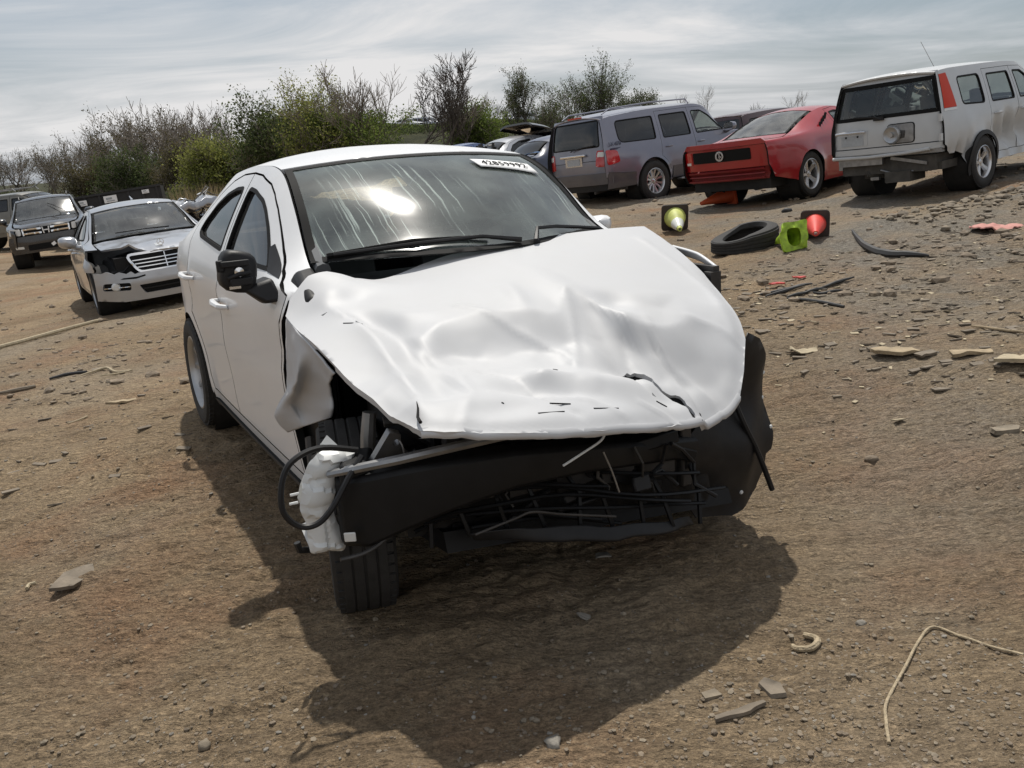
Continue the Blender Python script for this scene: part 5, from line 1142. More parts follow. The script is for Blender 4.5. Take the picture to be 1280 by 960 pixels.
    pl=roundp([(.22,.745),(.68,.745),(.68,.96),(.22,.96)],.02,2); c.end('plate_recess',pl,xf,'silver_warm',-1,off=-.004+.008,parent=tg)
    c.end('licence_plate',[(.28,.75),(.62,.75),(.62,.885),(.28,.885)],xf,'plate_grey',-1,off=.008,parent=tg)
    for y in (.36,.54): c.end('plate_bolt',[(y-.012,.86),(y+.012,.86),(y+.012,.884),(y-.012,.884)],xf,'ink_black',-1,off=.013,parent=tg)
    m=MB(); m.tube([(-3.58,.24,.925),(-3.60,.3,.93),(-3.60,.60,.93),(-3.58,.66,.925)],.02,8); m.build('handle_bar','alloy_bright',tg)
    m=MB(); m.tube([(-3.56,.0,1.06),(-3.565,.1,1.10),(-3.55,.40,1.12)],.014,6); m.box((-3.555,.05,1.075),(.03,.14,.05)); m.build('wiper','black_plastic',tg)
    for sg in (-1,1):
        c.side('tail_lamp',[(-3.20,1.10),(-3.23,1.53),(-3.39,1.52),(-3.45,1.10)],'lamp_orange',off=.006,sides=(sg,)); c.side('lamp_base',[(-3.20,1.065),(-3.20,1.095),(-3.45,1.095),(-3.46,1.065)],'lamp_clear',off=.006,sides=(sg,))
        m=MB(); m.box((-3.56,-.775,1.0 if sg>0 else .76),(.05,.03,.09)); m.build('hinge','silver_warm',r)
        door_mirror(r,(-.62,sg*.86,1.09),sg,'silver_warm',1.0)
    # bare rear structure
    m=MB(); m.box((-3.46,0,.60),(.10,1.5,.05)); m.box((-3.50,.35,.53),(.05,.62,.10)); m.box((-3.40,.7,.5),(.08,.06,.14)); m.box((-3.45,-.3,.50),(.06,.5,.04),rot=Matrix.Rotation(.2,3,'X')); m.build('rear_crossmember','steel',r)
    m=MB(); m.tube([(-3.55,-.62,.63),(-3.57,-.3,.605),(-3.57,.2,.59),(-3.56,.74,.60)],.022,7); m.build('bumper_lip','silver_warm',r)
    m=MB(); m.box((-3.2,0,.45),(.5,1.3,.2)); m.box((-1.6,0,.40),(3.6,1.4,.1)); m.box((-3.3,-.15,.30),(.4,.35,.14)); m.tube([(-2.62,.7,.33),(-2.62,-.7,.33)],.05,10); m.tube([(-3.45,.3,.36),(-3.2,.0,.28),(-2.6,-.2,.33)],.04,8); m.box((-3.2,.35,.34),(.3,.1,.1)); m.build('underbody','underseal',r)
    m=MB(); m.box((-3.44,-.05,.24),(.04,.16,.03),rot=Matrix.Rotation(.5,3,'Z')); m.box((-3.42,.2,.29),(.05,.12,.04)); m.tube([(-3.46,.1,.40),(-3.47,-.1,.34),(-3.45,-.35,.36)],.012,6); m.build('hanging_scrap','steel',r)
    f=lambda y,z: .80-.14*(np.abs(y)/.8)**3; c.end('front_bumper',[(-.75,.34),(.75,.34),(.75,.60),(-.75,.60)],f,'black_plastic',1); c.end('grille',[(-.74,.61),(.74,.61),(.74,.84),(-.74,.84)],f,'silver_warm',1)
    m=MB(); m.tube([(-.7,.66,1.5),(-1.25,.66,2.05)],.004,5); m.build('aerial','steel',r)
    for (x,y) in ((0,-.77),(0,.77),(-2.62,-.775),(-2.62,.74)): wheel(r,(x,y,.34),1 if y>0 else -1,.34,.205,.21,'five',rim_mat='alloy_bright',lean=0)
    housings(r,(0,-2.62),.86,.5,.38,.34)
    cabin(r,-.36,-3.35,.58,.45,1.04,[(-1.2,-.36,.5,.6),(-1.2,.36,.5,.6),(-2.2,-.34,.5,.52),(-2.2,.34,.5,.52)],mat='interior_grey',dashx=-.5)
    return r
place(make_crv(),7.949,14.414,37.9)
# ---- silver saloon with smashed headlamp corner
def make_merc():
    r=empty('damaged_saloon',label='silver saloon with smashed front corner and hood star, beside black SUV',cat='car')
    c=Car(r,W=[(-3.80,.70),(-3.5,.82),(-2.8,.90),(-1.2,.91),(-.2,.905),(.3,.88),(.62,.80),(.86,.60)],
      prof=[(.18,.93),(.27,.965),(.42,.975),(.60,.995),(.74,1.0),(.84,.985),(.94,.945),(1.0,.92)],
      belt=[(-3.8,.93),(-2.8,.965),(-1.5,.955),(-.4,.93),(.4,.84),(.86,.72)],
      yr=[(-3.8,.58),(-3.0,.62),(-2.3,.585),(-1.5,.575),(-1.2,.595),(-.40,.735),(.3,.70),(.86,.50)],
      zc=[(.90,.72),(.75,.80),(.4,.885),(-.20,.975),(-.32,1.0),(-.8,1.245),(-1.15,1.385),(-1.4,1.44),(-1.8,1.465),(-2.3,1.435),(-2.6,1.36),(-3.0,1.12),(-3.2,1.02),(-3.8,.98)],
      drop=[(.9,.09),(.4,.05),(-.3,.02),(-.8,.03),(-1.2,.045),(-2,.06),(-3,.05)],bow=[(-3.8,-.1),(-2.4,-.05),(-1.7,0),(-1.2,.10),(-.45,.26),(.0,.2),(.86,.0)],zs=.18,k=[(-3,1.4),(-2.4,1.15),(-1,1.12),(-.2,1.7)],arches=((0,.32,.36,.015,.06),(-2.85,.32,.36,.015,.06)))
    fd=[(-.52,.28),(-.54,.94),(-.72,1.035),(-1.0,1.19),(-1.25,1.315),(-1.45,1.375),(-1.68,1.39),(-1.68,.28)]
    rd=[(-1.688,1.39),(-2.1,1.375),(-2.4,1.30),(-2.62,1.17),(-2.70,1.02),(-2.62,.85)]+arc(-2.85,.32,.41,60,8,7)+[(-2.42,.28),(-1.688,.28)]
    fwn=roundp([(-.74,1.0),(-1.0,1.14),(-1.25,1.265),(-1.45,1.325),(-1.62,1.335),(-1.62,1.0)],.02,3); rwn=roundp([(-1.75,1.335),(-2.1,1.32),(-2.36,1.24),(-2.54,1.11),(-2.56,1.02),(-1.75,1.0)],.02,3)
    bs=[(-.46,'r'),(-1.2,'r'),(-2,'r'),(-2.8,'r'),(-3.4,'r'),(-3.72,'r'),(-3.78,.8),(-3.75,.4),(-3.5,.26),(-3.26,.24)]+archr(-2.85,.32,.36)+[(-2.42,.19),(-.50,.19),(-.50,.94)]
    fe_l=[(-.51,.93),(-.46,'r'),(0,'r'),(.40,'r'),(.62,'r'),(.68,.66),(.66,.5),(.45,.45)]+arc(0,.32,.36,20,190,18)+[(-.51,.2)]
    # right fender stops short and is folded
    fe_r=[(-.51,.93),(-.46,'r'),(-.15,'r'),(.02,.92),(.16,.80),(.30,.73),(.42,.66),(.34,.60)]+arc(0,.32,.36,55,190,16)+[(-.51,.2)]
    hz0=c.topz
    def hz(x,y):
        z=hz0(x,y); e=np.exp(-((y+.55)/.30)**2)*_ss(.1,.6,x); z=z+.05*np.exp(-((y+.38)/.05)**2)*_ss(-.2,.6,x)+.05*e-.02*np.exp(-((y+.20)/.09)**2)*_ss(0,.6,x)
        return z+.006*fbm(x*5,y*5,2,8)
    hood=[(x+.05,y) for x,y in xarc(-.22,-.42,.72)]+[(.2,.69),(.55,.62),(.72,.42),(.78,.2),(.79,0),(.77,-.16),(.66,-.24),(.60,-.34),(.55,-.42),(.46,-.50),(.30,-.60),(.12,-.69),(-.1,-.71)]
    P=shell(c,'silver_paint',[dict(poly=fd,win=fwn,handle=(-1.52,.82)),dict(poly=rd,win=rwn,handle=(-2.46,.84))],bs,None,(),ws=(-.30,-.50,.70,-1.17,-1.27,.565),rg=(-2.56,-2.46,.53,-3.08,-2.98,.57),wsm='glass_hero2',hood=hood,hoodz=hz,trunk=xarc(-3.12,-3.0,.6)+[(-3.72,.5),(-3.78,0),(-3.72,-.5)],roof_end=-2.54)
    c.side('fender',fe_l,'silver_paint',sides=(1,),th=.03)
    def dent(P,sg):
        x,y,z=P[...,0],P[...,1],P[...,2]; return np.stack([x,y+.05*np.exp(-((x-.18)/.1)**2-((z-.68)/.1)**2)+.02*np.sin(x*19+z*7)*_ss(-.1,.3,x),z],-1)
    c.dent=dent; f=c.side('fender',fe_r,'silver_paint',sides=(-1,),th=.03)[0]; f['label']='folded right front fender'; c.dent=None
    # dark cavity of the lost headlamp
    m=MB(); m.hexa([(.10,-.76,.55),(.56,-.58,.52),(.60,-.26,.52),(.10,-.3,.5),(.0,-.70,.74),(.42,-.50,.70),(.56,-.24,.74),(.0,-.3,.80)]); o=m.build('headlamp_cavity','bay_black',r); bev(o,.03)
    m=MB(); m.tube([(.55,-.66,.58),(.62,-.52,.57),(.58,-.40,.66),(.66,-.34,.60)],.012,6); m.build('loose_cable','black_plastic',r)
    xf=lambda y,z: .90-.36*(np.abs(y)/.84)**2.6-.10*np.abs(z-.42)
    gr=roundp([(-.34,.56),(.34,.56),(.44,.76),(-.44,.76)],.05,3)
    gx=lambda y,z: .84-.10*(np.abs(y)/.45)**2-.35*(z-.56)
    g=c.end('grille',gr,gx,'ink_black',1)
    c.end('grille_frame',offp(gr,.03),gx,'chrome',1,[gr],off=.012,th=.02,parent=g)
    for k in range(3): c.end('grille_bar',[(-.36-.02*k,.60+.045*k),(.36+.02*k,.60+.045*k),(.36+.02*k,.612+.045*k),(-.36-.02*k,.612+.045*k)],gx,'chrome',1,off=.012,parent=g)
    c.end('grille_bar',[(-.006,.565),(.006,.565),(.006,.755),(-.006,.755)],gx,'chrome',1,off=.014,parent=g)
    # bumper with cracked upper edge on its right
    cr=[(-.88,.60),(-.80,.585),(-.74,.605),(-.66,.56),(-.60,.58),(-.52,.545),(-.46,.57),(-.42,.53),(-.36,.545)]
    lo=roundp([(-.34,.27),(.34,.27),(.40,.385),(-.40,.385)],.02,2); fgr=roundp([(-.82,.36),(-.50,.33),(-.49,.43),(-.80,.455)],.03,3); fgl=[(-y,z) for y,z in fgr]
    b=c.end('front_bumper',[(-.90,.24),(-.6,.19),(.6,.19),(.90,.24),(.92,.60),(.5,.56),(.36,.545)]+cr[::-1],xf,'silver_paint',1,[lo,fgr,fgl],th=.03,step=.05)
    c.end('air_intake',offp(lo,.01),xf,'ink_black',1,off=-.03,parent=b)
    c.end('intake_bar',[(-.39,.32),(.39,.32),(.39,.335),(-.39,.335)],xf,'black_plastic',1,off=-.01,parent=b)
    for s_,fg in ((-1,fgr),(1,fgl)):
        c.end('fog_recess',offp(fg,.01),xf,'ink_black',1,off=-.04,parent=b)
        y,z=s_*.66,.395; x=float(xf(np.array([y]),np.array([z]))[0])
        m=MB(); m.lathe([(0,.012),(.04,.01),(.055,-.005),(.06,-.03)],18,'x',(x-.005,y,z)); m.build('fog_lamp','lamp_clear',b)
        c.end('fog_bar',[(s_*.80,.385),(s_*.50,.375),(s_*.50,.383),(s_*.80,.395)],xf,'chrome',1,off=-.01,parent=b)
    c.end('bumper_moulding',[(.2,.50),(.86,.53),(.86,.55),(.2,.52)],xf,'black_plastic',1,off=.008,parent=b)
    c.end('torn_strip',[(-.30,.49),(-.42,.47),(-.60,.485),(-.56,.50),(-.40,.495),(-.30,.51)],xf,'ink_black',1,off=.006,parent=b)
    m=MB()
    for a,bb in ((0,.09),(.09,.18),(.18,.27)): pass
    c.end('headlamp',roundp([(.50,.60),(.80,.62),(.78,.76),(.50,.75)],.05,4),lambda y,z: xf(y,z)-.10-.5*(z-.58),'lamp_clear',1,th=.08)
    # star on the hood
    m=MB(); z0=float(hz(.68,0)); m.lathe([(.038,-.004),(.044,-.004),(.044,.004),(.038,.004)],20,'x',(.68,0,z0+.055),closed=True)
    for a in (90,210,330): m.box((.68,.02*math.cos(rad(a)),z0+.055+.02*math.sin(rad(a))),(.005,.042,.007),rot=Matrix.Rotation(rad(a),3,'X'))
    m.tube([(.68,0,z0),(.68,0,z0+.015)],.008,6); m.build('hood_star','chrome',r)
    m=MB(); m.box((0,0,0),(.13,.09,.002)); o=m.build('emblem','plate_grey',r); o.location=(.60,-.02,float(hz(.60,-.02))+.004); o.rotation_euler=(0,rad(14),0)
    for sg in (-1,1): door_mirror(r,(-.72,sg*.90,1.01),sg,'silver_paint',1.1)
    wiper(r,[(-.30,.3,1.03),(-.38,0,1.045),(-.46,-.4,1.045)])
    m=MB(); m.box((-1.5,0,.25),(3.6,1.5,.1)); m.box((.25,0,.30),(.9,1.2,.12)); m.build('underbody','underbody',r)
    m=MB(); m.box((.2,0,.55),(.8,1.2,.4)); o=m.build('engine_bay','bay_black',r)
    xt=lambda y,z: -3.82+.2*(np.abs(y)/.7)**3; c.end('rear_bumper',[(-.72,.25),(.72,.25),(.72,.95),(-.72,.95)],xt,'silver_paint',-1)
    m=MB(); m.tube([(-1.9,.1,1.46),(-2.15,.1,1.53)],[.02,.006],6); m.build('aerial_fin','silver_paint',r)
    for (x,y) in ((0,-.79),(0,.79),(-2.85,-.79),(-2.85,.79)): wheel(r,(x,y,.325),1 if y>0 else -1,.325,.225,.21,'seven')
    housings(r,(0,-2.85),.88,.5,.365,.32)
    cabin(r,-.36,-3.0,.76,.30,.95,[(-1.35,-.37,.52,.58),(-1.35,.37,.52,.58),(-2.3,0,1.3,.5)],mat='interior_grey',dashx=-.55)
    return r
glass('glass_hero2',(.60,.66,.64),haze=.08,hazecol=(.42,.44,.42),streak=.12,gloss2=.03,dusty=.05)
place(make_merc(),-4.773,12.64,-61.3)
# ---- black SUV seen from the front
def make_pilot():
    r=empty('parked_suv',label='black SUV facing the camera with wide chrome-barred grille, left of silver saloon',cat='car')
    c=Car(r,W=[(-3.9,.86),(-3.6,.95),(-2.7,.98),(-.2,.98),(.4,.95),(.72,.86),(.92,.70)],
      prof=[(.30,.95),(.42,.98),(.65,1.0),(.85,.995),(1.0,.985),(1.08,.965),(1.16,.93)],
      belt=[(-3.9,1.15),(-1.5,1.13),(-.4,1.10),(.6,1.0),(.9,.92)],
      yr=[(-3.9,.70),(-3,.74),(-1.2,.70),(-.4,.82),(.4,.80),(.9,.62)],
      zc=[(.94,.93),(.8,1.03),(.4,1.10),(-.2,1.165),(-.30,1.19),(-.8,1.50),(-1.12,1.68),(-1.4,1.745),(-2.2,1.775),(-3.4,1.74),(-3.9,1.65)],
      drop=[(.9,.08),(.4,.045),(-.3,.02),(-.8,.03),(-1.2,.045),(-2,.07),(-3.9,.07)],bow=[(-3.9,0),(-1.4,.06),(-.4,.2),(.2,.15),(.9,0)],zs=.30,k=[(-3.5,1.1),(-1,1.1),(-.2,1.7)],arches=((0,.37,.42,.02,.07),(-2.7,.37,.42,.02,.07)))
    fd=[(-.46,.45),(-.48,1.11),(-.66,1.22),(-1.0,1.47),(-1.2,1.60),(-1.4,1.64),(-1.62,1.65),(-1.62,.45)]
    rd=[(-1.628,1.65),(-2.5,1.64),(-2.55,1.14)]+arc(-2.7,.37,.48,72,10,6)+[(-2.2,.45),(-1.628,.45)]
    fwn=roundp([(-.70,1.17),(-1.0,1.40),(-1.2,1.53),(-1.4,1.585),(-1.55,1.59),(-1.55,1.18)],.03,3); rwn=roundp([(-1.70,1.59),(-2.42,1.58),(-2.46,1.20),(-1.70,1.18)],.03,3)
    q=roundp([(-2.62,1.58),(-3.5,1.55),(-3.55,1.22),(-2.66,1.20)],.06,3)
    bs=[(-.40,'r'),(-1.2,'r'),(-2.2,'r'),(-3.75,'r'),(-3.85,1.1),(-3.88,.6),(-3.3,.5)]+archr(-2.7,.37,.42)+[(-2.2,.32),(-.44,.32),(-.44,1.1)]
    fe=[(-.45,1.10),(-.38,'r'),(.1,'r'),(.55,'r'),(.80,'r'),(.88,.80),(.84,.5),(.48,.42)]+arc(0,.37,.42,8,185,18)+[(-.45,.33)]
    P=shell(c,'black_paint',[dict(poly=fd,win=fwn,handle=(-1.48,.98)),dict(poly=rd,win=rwn,handle=(-2.36,.98))],bs,fe,[q],ws=(-.26,-.42,.79,-1.14,-1.22,.67),wsm='glass_hero2',hood=xarc(-.20,-.36,.79)+[(.1,.78),(.55,.74),(.80,.55),(.90,.3),(.92,0),(.90,-.3),(.80,-.55),(.55,-.74),(.1,-.78)],roof_end=-3.72,glassm='glass_dark')
    xf=lambda y,z: .96-.24*(np.abs(y)/.95)**2.6-.04*np.abs(z-.6)
    gr=roundp([(-.52,.78),(.52,.78),(.56,.965),(-.56,.965)],.03,2); g=c.end('grille',gr,xf,'ink_black',1,off=.0)
    for z in (.80,.905):
        for s_ in (-1,1): c.end('grille_bar',[(s_*.11,z),(s_*.54,z+.005),(s_*.55,z+.050),(s_*.11,z+.045)],xf,'chrome',1,off=.014,parent=g)
    for s_ in (-1,1): c.end('grille_bar',[(s_*.52,.79),(s_*.555,.79),(s_*.565,.955),(s_*.53,.955)],xf,'chrome',1,off=.012,parent=g)
    e=MB()
    for s_ in (-1,1): e.hexa([(.965,s_*.045,.79),(.985,s_*.045,.79),(.985,s_*.07,.79),(.965,s_*.07,.79),(.965,s_*.062,.955),(.985,s_*.062,.955),(.985,s_*.09,.955),(.965,s_*.09,.955)])
    e.box((.975,0,.872),(.02,.12,.026)); e.build('emblem','chrome',g)
    for s_ in (-1,1):
        hl=roundp([(s_*.60,.80),(s_*.88,.82),(s_*.86,.98),(s_*.62,.97)],.04,3); c.end('headlamp',hl,lambda y,z: xf(y,z)-.02,'lamp_clear',1,th=.05)
        c.end('fog_lamp',roundp([(s_*.60,.46),(s_*.80,.47),(s_*.80,.53),(s_*.60,.52)],.015,2),xf,'lamp_clear',1,off=.008)
        door_mirror(r,(-.62,s_*.98,1.20),s_,'black_paint',1.2)
        m=MB(); m.tube([(-1.5,s_*.60,1.72),(-1.6,s_*.61,1.80),(-3.3,s_*.61,1.79),(-3.45,s_*.60,1.70)],.018,7); m.build('roof_rail','black_plastic',r)
    c.end('front_bumper',[(-.88,.34),(.88,.34),(.95,.60),(.90,.77),(-.90,.77),(-.95,.60)],xf,'black_paint',1); c.end('air_intake',roundp([(-.5,.40),(.5,.40),(.5,.55),(-.5,.55)],.03,2),xf,'ink_black',1,off=.006)
    m=MB(); m.box((0,0,0),(.01,.10,.08)); o=m.build('tow_tag','paper_white',r); o.location=(.97,.10,.50); o.rotation_euler=(.5,0,0)
    m=MB(); m.tube([(-.62,.30,1.44),(-.80,.10,1.54),(-.50,.44,1.33),(-.42,.50,1.27)],.007,5); m.build('glass_crack','ink_black',r)
    m=MB(); m.box((-1.5,0,.42),(3.9,1.6,.12)); m.box((.4,0,.5),(.8,1.4,.3)); m.build('underbody','underbody',r)
    xt=lambda y,z: -3.92+.2*(np.abs(y)/.8)**3; c.end('tailgate',[(-.84,.4),(.84,.4),(.84,1.15),(.68,1.68),(-.68,1.68),(-.84,1.15)],xt,'black_paint',-1)
    for (x,y) in ((0,-.84),(0,.84),(-2.7,-.84),(-2.7,.84)): wheel(r,(x,y,.37),1 if y>0 else -1,.37,.245,.22,'five')
    housings(r,(0,-2.7),.95,.55,.43,.37)
    cabin(r,-.36,-3.8,.84,.45,1.12,[(-1.25,-.4,.55,.6),(-1.25,.4,.55,.6),(-2.25,0,1.4,.52)],mat='interior_tan',dashx=-.5)
    return r
place(make_pilot(),-12.0,24.42,-66.7,dz=-.74)

# ------------------------------------------------------------------ vehicles and yard things further back
def simple_car(kind,paint,name,label,cat='car',group=None,glassm='glass_dark',lift_gate=False,roofless=False):
    r=empty(name,label=label,cat=cat,group=group)
    if kind=='sedan':
        c=Car(r,W=[(-3.7,.72),(-3.4,.83),(-2.7,.89),(-.3,.89),(.4,.85),(.82,.66)],prof=[(.18,.93),(.3,.97),(.6,1.0),(.78,.995),(.92,.95),(1.0,.92)],
          belt=[(-3.7,.94),(-2,.96),(-.4,.92),(.8,.76)],yr=[(-3.7,.6),(-3,.62),(-2.3,.58),(-1.2,.58),(-.4,.72),(.8,.6)],
          zc=[(.82,.75),(.5,.86),(-.3,.98),(-1.1,1.37),(-1.6,1.45),(-2.2,1.42),(-2.55,1.33),(-3.05,1.06),(-3.7,1.0)],drop=[(.8,.06),(-.3,.02),(-1.1,.04),(-2,.06),(-3.7,.05)],bow=[(-3.7,-.08),(-2.4,-.04),(-1.6,0),(-1.1,.1),(-.4,.24),(.8,0)],zs=.18,k=[(-3,1.4),(-2.3,1.15),(-1,1.12),(-.2,1.7)],arches=((0,.32,.36,.015,.06),(-2.7,.32,.36,.015,.06)))
        fd=[(-.5,.28),(-.52,.93),(-.98,1.18),(-1.3,1.33),(-1.62,1.375),(-1.62,.28)]; rd=[(-1.63,1.375),(-2.1,1.35),(-2.4,1.26),(-2.58,1.12),(-2.6,.95)]+arc(-2.7,.32,.41,70,8,6)+[(-2.27,.28),(-1.63,.28)]
        f1=roundp([(-.74,.99),(-1.0,1.13),(-1.3,1.275),(-1.55,1.315),(-1.55,.99)],.02,2); f2=roundp([(-1.7,1.315),(-2.08,1.295),(-2.34,1.21),(-2.48,1.08),(-2.48,1.0),(-1.7,.99)],.02,2)
        bs=[(-.45,'r'),(-1.2,'r'),(-2,'r'),(-2.8,'r'),(-3.6,'r'),(-3.68,.8),(-3.65,.35),(-3.12,.26)]+archr(-2.7,.32,.36,n=14)+[(-2.28,.2),(-.49,.2),(-.49,.92)]
        fe=[(-.5,.92),(-.45,'r'),(.2,'r'),(.7,'r'),(.78,.65),(.72,.3),(.42,.25)]+arc(0,.32,.36,5,185,14)+[(-.5,.2)]
        shell(c,paint,[dict(poly=fd,win=f1,handle=(-1.45,.83)),dict(poly=rd,win=f2,handle=(-2.38,.85))],bs,fe,(),ws=(-.3,-.48,.68,-1.12,-1.22,.56),rg=(-2.5,-2.4,.52,-3.0,-2.9,.56),hood=xarc(-.25,-.42,.69)+[(.5,.6),(.78,.3),(.8,0),(.78,-.3),(.5,-.6)],trunk=xarc(-3.04,-2.94,.58)+[(-3.6,.52),(-3.68,0),(-3.6,-.52)],roof_end=-2.46,glassm=glassm,rgm=glassm,sidestep=.14)
        xf=lambda y,z: -3.72+.18*(np.abs(y)/.75)**3; c.end('rear_bumper',[(-.74,.24),(.74,.24),(.76,.6),(-.76,.6)],xf,paint,-1); c.end('trunk_panel',[(-.75,.61),(.75,.61),(.62,.98),(-.62,.98)],xf,paint,-1)
        for s_ in (-1,1): c.end('tail_lamp',roundp([(s_*.74,.66),(s_*.45,.68),(s_*.47,.86),(s_*.68,.88)],.03,2),xf,'lamp_red',-1,off=.01)
        ff=lambda y,z: .84-.2*(np.abs(y)/.75)**3; c.end('front_bumper',[(-.76,.22),(.76,.22),(.76,.58),(-.76,.58)],ff,paint,1); c.end('grille',[(-.4,.59),(.4,.59),(.38,.74),(-.38,.74)],ff,'ink_black',1)
        for s_ in (-1,1): c.end('headlamp',roundp([(s_*.74,.60),(s_*.42,.60),(s_*.42,.73),(s_*.66,.76)],.03,2),ff,'lamp_clear',1)
        R,wx,yw,rr=.32,(0,-2.7),.78,.2
        cabin(r,-.36,-2.9,.74,.3,.94,[(-1.3,-.36,.5,.56),(-1.3,.36,.5,.56),(-2.2,0,1.2,.5)],mat='interior_grey',dashx=-.5)
        m=MB(); m.box((-1.5,0,.25),(3.6,1.45,.1)); m.build('underbody','underbody',r)
    else:
        c=Car(r,W=[(-3.75,.82),(-3.5,.90),(-2.7,.93),(-.2,.93),(.4,.90),(.85,.72)],prof=[(.3,.95),(.45,.98),(.7,1.0),(.95,.99),(1.08,.96),(1.14,.94)],
          belt=[(-3.8,1.12),(-1.5,1.1),(-.4,1.07),(.8,.95)],yr=[(-3.8,.68),(-3,.71),(-1.2,.68),(-.4,.78),(.8,.7)],
          zc=[(.88,.92),(.6,1.04),(-.25,1.14),(-1.05,1.62),(-1.4,1.70),(-2.2,1.73),(-3.4,1.70),(-3.8,1.62)],drop=[(.8,.06),(-.3,.02),(-1.1,.04),(-2,.06),(-3.8,.06)],bow=[(-3.8,0),(-1.4,.05),(-.4,.16),(.8,0)],zs=.3,k=[(-3.5,1.1),(-1,1.1),(-.2,1.7)],arches=((0,.37,.41,.02,.07),(-2.65,.37,.41,.02,.07)))
        fd=[(-.45,.45),(-.47,1.08),(-1.0,1.44),(-1.25,1.58),(-1.6,1.60),(-1.6,.45)]; rd=[(-1.61,1.6),(-2.45,1.6),(-2.5,1.12)]+arc(-2.65,.37,.47,72,10,6)+[(-2.16,.45),(-1.61,.45)]
        f1=roundp([(-.7,1.14),(-1.0,1.36),(-1.25,1.51),(-1.53,1.53),(-1.53,1.14)],.03,2); f2=roundp([(-1.68,1.53),(-2.37,1.53),(-2.4,1.15),(-1.68,1.14)],.03,2); q=roundp([(-2.56,1.53),(-3.4,1.51),(-3.45,1.19),(-2.6,1.16)],.06,3)
        bs=[(-.4,'r'),(-1.2,'r'),(-2.2,'r'),(-3.65,'r'),(-3.73,1.1),(-3.75,.6),(-3.2,.48)]+archr(-2.65,.37,.41,n=14)+[(-2.16,.32),(-.43,.32),(-.43,1.06)]
        fe=[(-.44,1.06),(-.38,'r'),(.2,'r'),(.75,'r'),(.82,.8),(.8,.5),(.46,.42)]+arc(0,.37,.41,8,185,14)+[(-.44,.33)]
        shell(c,paint,[dict(poly=fd,win=f1,handle=(-1.46,.96)),dict(poly=rd,win=f2,handle=(-2.32,.96))],bs,fe,[q],ws=(-.24,-.40,.75,-1.07,-1.15,.65),hood=xarc(-.2,-.35,.75)+[(.5,.70),(.8,.4),(.85,0),(.8,-.4),(.5,-.70)],roof_end=-3.62,glassm=glassm,sidestep=.14)
        tx=pch([(.4,-3.80),(1.1,-3.77),(1.62,-3.64)]); xf=lambda y,z: tx(z)+.1*(np.abs(y)/.76)**5
        gw=roundp([(-.66,1.16),(.66,1.16),(.60,1.55),(-.60,1.55)],.05,3)
        if lift_gate:
            # gate swung up about the roof edge
            h=bpy.data.objects.new
            tg=c.end('tailgate',[(-.76,.66),(.76,.66),(.76,1.1),(.67,1.64),(-.67,1.64),(-.76,1.1)],lambda y,z: xf(y,z)-xf(0*y,z*0+1.62),paint,-1,[gw],th=.05)
            w_=c.end('window',offp(gw,.01),lambda y,z: xf(y,z)-xf(0*y,z*0+1.62),glassm,-1,off=-.01,th=0,parent=tg)
            for v in (tg,w_):
                for k in v.data.vertices: k.co.z-=1.64
            tg.location=(-3.64,0,1.66); tg.rotation_euler=(0,rad(100),0)
            m=MB(); m.tube([(-3.66,-.66,1.2),(-4.1,-.66,1.62)],.012,6); m.tube([(-3.66,.66,1.2),(-4.1,.66,1.62)],.012,6); m.build('gas_strut','ink_black',r)
        else:
            tg=c.end('tailgate',[(-.76,.66),(.76,.66),(.76,1.1),(.67,1.64),(-.67,1.64),(-.76,1.1)],xf,paint,-1,[gw]); c.end('window',offp(gw,.01),xf,glassm,-1,off=-.01,th=0,parent=tg)
        c.end('rear_bumper',[(-.82,.4),(.82,.4),(.82,.65),(-.82,.65)],lambda y,z: xf(y,z)-.06,'black_plastic',-1,th=.06)
        for s_ in (-1,1): c.end('tail_lamp',roundp([(s_*.75,.72),(s_*.60,.72),(s_*.60,1.05),(s_*.75,1.08)],.03,2),xf,'lamp_red',-1,off=.01)
        ff=lambda y,z: .9-.2*(np.abs(y)/.85)**3; c.end('front_bumper',[(-.82,.36),(.82,.36),(.84,.7),(-.84,.7)],ff,paint,1); c.end('grille',[(-.5,.71),(.5,.71),(.48,.9),(-.48,.9)],ff,'chrome',1)
        for s_ in (-1,1): c.end('headlamp',roundp([(s_*.82,.72),(s_*.53,.72),(s_*.53,.9),(s_*.78,.92)],.03,2),ff,'lamp_clear',1)
        R,wx,yw,rr=.37,(0,-2.65),.82,.22
        cabin(r,-.36,-3.6,.78,.45,1.08,[(-1.25,-.38,.52,.6),(-1.25,.38,.52,.6),(-2.2,0,1.3,.52)],mat='interior_grey',dashx=-.5)
        m=MB(); m.box((-1.5,0,.42),(3.8,1.5,.12)); m.build('underbody','underbody',r)
    for x in wx:
        for s_ in (-1,1): wheel(r,(x,s_*yw,R),s_,R,.22,rr,'five')
    housings(r,wx,yw+.11,.5,R+.05,R)
    return r
def copy_car(src,label):
    o=copy_tree(src); o['label']=label; return o
